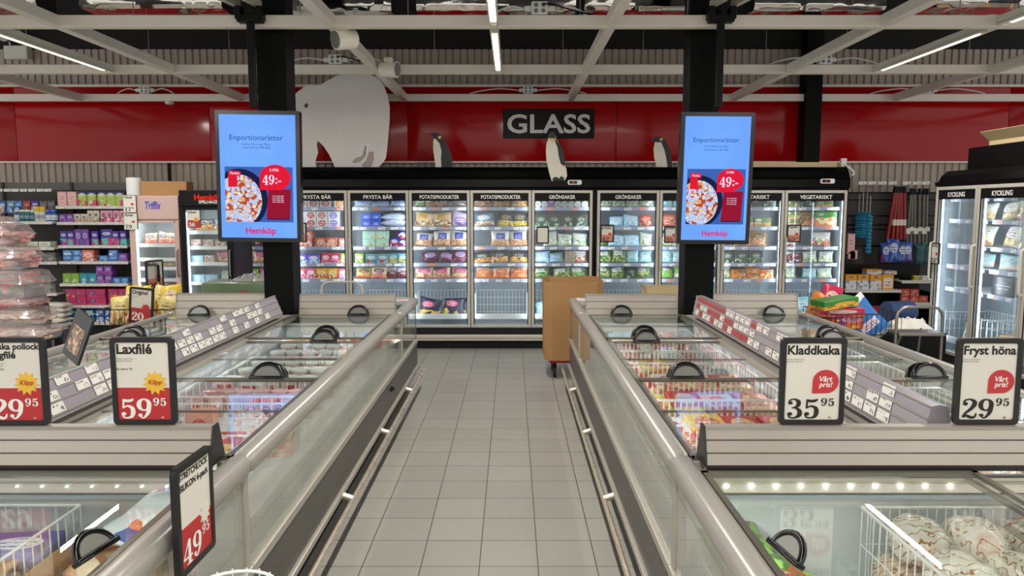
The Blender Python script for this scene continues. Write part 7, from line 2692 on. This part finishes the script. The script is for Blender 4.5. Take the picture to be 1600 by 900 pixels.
for k, (u, v, w, h, m) in enumerate(((1383, 404, .13, .27, 'bluegloves'), (1394, 404, .17, .32, 'bluegloves'), (1408, 404, .17, .28, 'bluegloves'), (1417, 404, .15, .28, 'bluegloves'), (1436, 408, .14, .30, 'mopteal'), (1446, 408, .14, .28, 'mopteal'))):
    p = at(u, v + 6, YM - .16)
    tag(obj('hanging_pack', me_bag(w, h, .07, k % 4), M[m], None, (p.x, p.y, p.z), (0, .05 * (k % 3 - 1), 0)), '%s hanging pack, %s from left on the mop rack' % ('dark blue' if m == 'bluegloves' else 'dark teal', ORD[k]), 'pack', 'packs on the mop rack')
for k, (u, v, h) in enumerate(((1329, 381, .28), (1333, 398, .12), (1330, 399, .10))):
    p = at(u, v, YM - .15)
    tag(obj('sponge_pack', me_carton(.10, .05, h), M['rosebox'], None, (p.x, p.y, p.z - h / 2)), 'dusky pink pack %s at the left end of mop rack' % ('standing tall', 'hanging lower', 'hanging lowest')[k], 'pack')
YC = 9.9
t = thing('shelf_unit', 'low black shelves with orange cartons under the mops', 'shelving', (at(1390, 450, YC).x, YC, 0))
lx = t.location.x
za, zb_, zc_, zd = at(1360, 453, YC).z, at(1430, 438.5, YC).z, at(1430, 473, YC).z, .3
xa_, xm_, xe_ = at(1320, 450, YC).x - lx, at(1408, 450, YC).x - lx, at(1455, 450, YC).x - lx
for (q0, q1, z, nm_) in ((xa_, xm_, za, 'a'), (xm_ + .004, xe_, zb_, 'b'), (xm_ + .004, xe_, zc_, 'c')):
    mb = MB()
    mb.box(q0, q1, 0, .30, z - .02, z)
    mb.box(q0, q1, -.008, 0, z - .036, z + .002)
    mb.build('shelf', M['shelfwhite'], t)
mb = MB()
mb.box(xa_, xe_, .30, .33, 0, zb_ + .2)
mb.build('back_panel', M['black'], t)
for q in (xa_ - .02, xm_ - .008, xe_):
    mb = MB()
    mb.box(q, q + .012 if q != xm_ - .008 else q + .010, .02, .30, 0, min(za, zb_) - .03)
    mb.build('side_panel', M['black'], t)
Mx = Matrix.Translation((lx, YC, 0))
stock(Mx, xa_ + .01, xm_ - .01, .02, za, 'cookie cookie cookie cookieblue', 'shelf under the mops', zmax=.22)
lay(me_carton(.20, .14, .07), M['cookiebox'], (lx + xa_ + .40, YC + .10, za + .202), (0, 0, 0), 'carton', 'orange carton lying flat on the other orange cartons', 'carton')
lay(me_carton(.17, .14, .05), M['packwhite'], (lx + xa_ + .62, YC + .10, za + .202), (0, 0, 0), 'carton', 'pale flat carton on the rightmost orange carton', 'carton')
stock(Mx, xm_ + .02, xe_ - .01, .03, zc_, 'candy*2 candy*2 candy', 'lower right shelf under the mops', zmax=.24)
for k, (x, w, m, words) in enumerate(((xm_ + .10, .16, 'black', 'black brush head'), (xm_ + .24, .09, 'yellowbox', 'yellow scrubbing brush'), (xm_ + .34, .1, 'shelfwhite', 'white scrubbing brush'))):
    mb = MB()
    mb.box(-w / 2, w / 2, -.04, .04, .03, .06, bev=.012)
    for q in range(8):
        mb.box(-w / 2 + .01 + q * (w - .03) / 7, -w / 2 + .02 + q * (w - .03) / 7, -.03, .03, 0, .03)
    tagged(mb, 'brush', M[m], words + ' on the upper right shelf under the mops', 'brush', None, False, (lx + x, YC + .1, zb_ + .001), (0, 0, .3 * k - .3))
pb = at(1385, 487, 8.9)
mb = MB()
mb.lathe([(.10, 0), (.24, .05), (.33, .16), (.34, .18), (.32, .18), (.22, .06), (.05, .03)], 30, sy=.7)
tagged(mb, 'red_tub', M['red'], 'shallow red plastic tub on the floor rack by the orange cartons', 'tub', None, 50, (pb.x + .1, 9.2, pb.z - .18))
t = thing('stool', 'low black stand under the red tub', 'stand', (pb.x + .1, 9.2, 0))
mb = MB()
mb.box(-.26, .26, -.2, .2, pb.z - .21, pb.z - .181)
mb.build('top', M['black'], t)
for x in (-.23, .23):
    for y in (-.17, .17):
        mb = MB()
        mb.box(x - .015, x + .015, y - .015, y + .015, 0, pb.z - .211)
        mb.build('leg', M['black'], t)

# ------------------------------------------------------------------ wire cart rim at the bottom edge
p = at(395, 890, 1.75)
t = thing('wire_cart', 'round white wire basket at the bottom edge of the aisle', 'basket', (p.x, 1.55, 0))
zc2 = at(395, 889, 1.72).z
mb = MB()
ring_ = [(.125 * math.cos(a), .16 * math.sin(a), zc2) for a in [2 * PI * k / 32 for k in range(32)]]
mb.tube(ring_, .004, 6, closed=True)
mb.build('rim', M['wire'], t, smooth=True)
mb = MB()
for k in range(24):
    a = 2 * PI * k / 24
    mb.tube([(.125 * math.cos(a), .16 * math.sin(a), zc2 + .008), (.10 * math.cos(a), .13 * math.sin(a), .06)], .0022, 4)
for f in (.25, .5, .75):
    mb.tube([((.10 + .025 * f) * math.cos(a), (.13 + .03 * f) * math.sin(a), .06 + (zc2 - .06) * f) for a in [2 * PI * k / 32 for k in range(32)]], .0022, 4, closed=True)
mb.build('wire_mesh', M['wire'], t)
mb = MB()
mb.lathe([(.10, .0), (.10, .055), (.02, .058)], 24, sy=1.3)
mb.build('foot', M['black'], t)
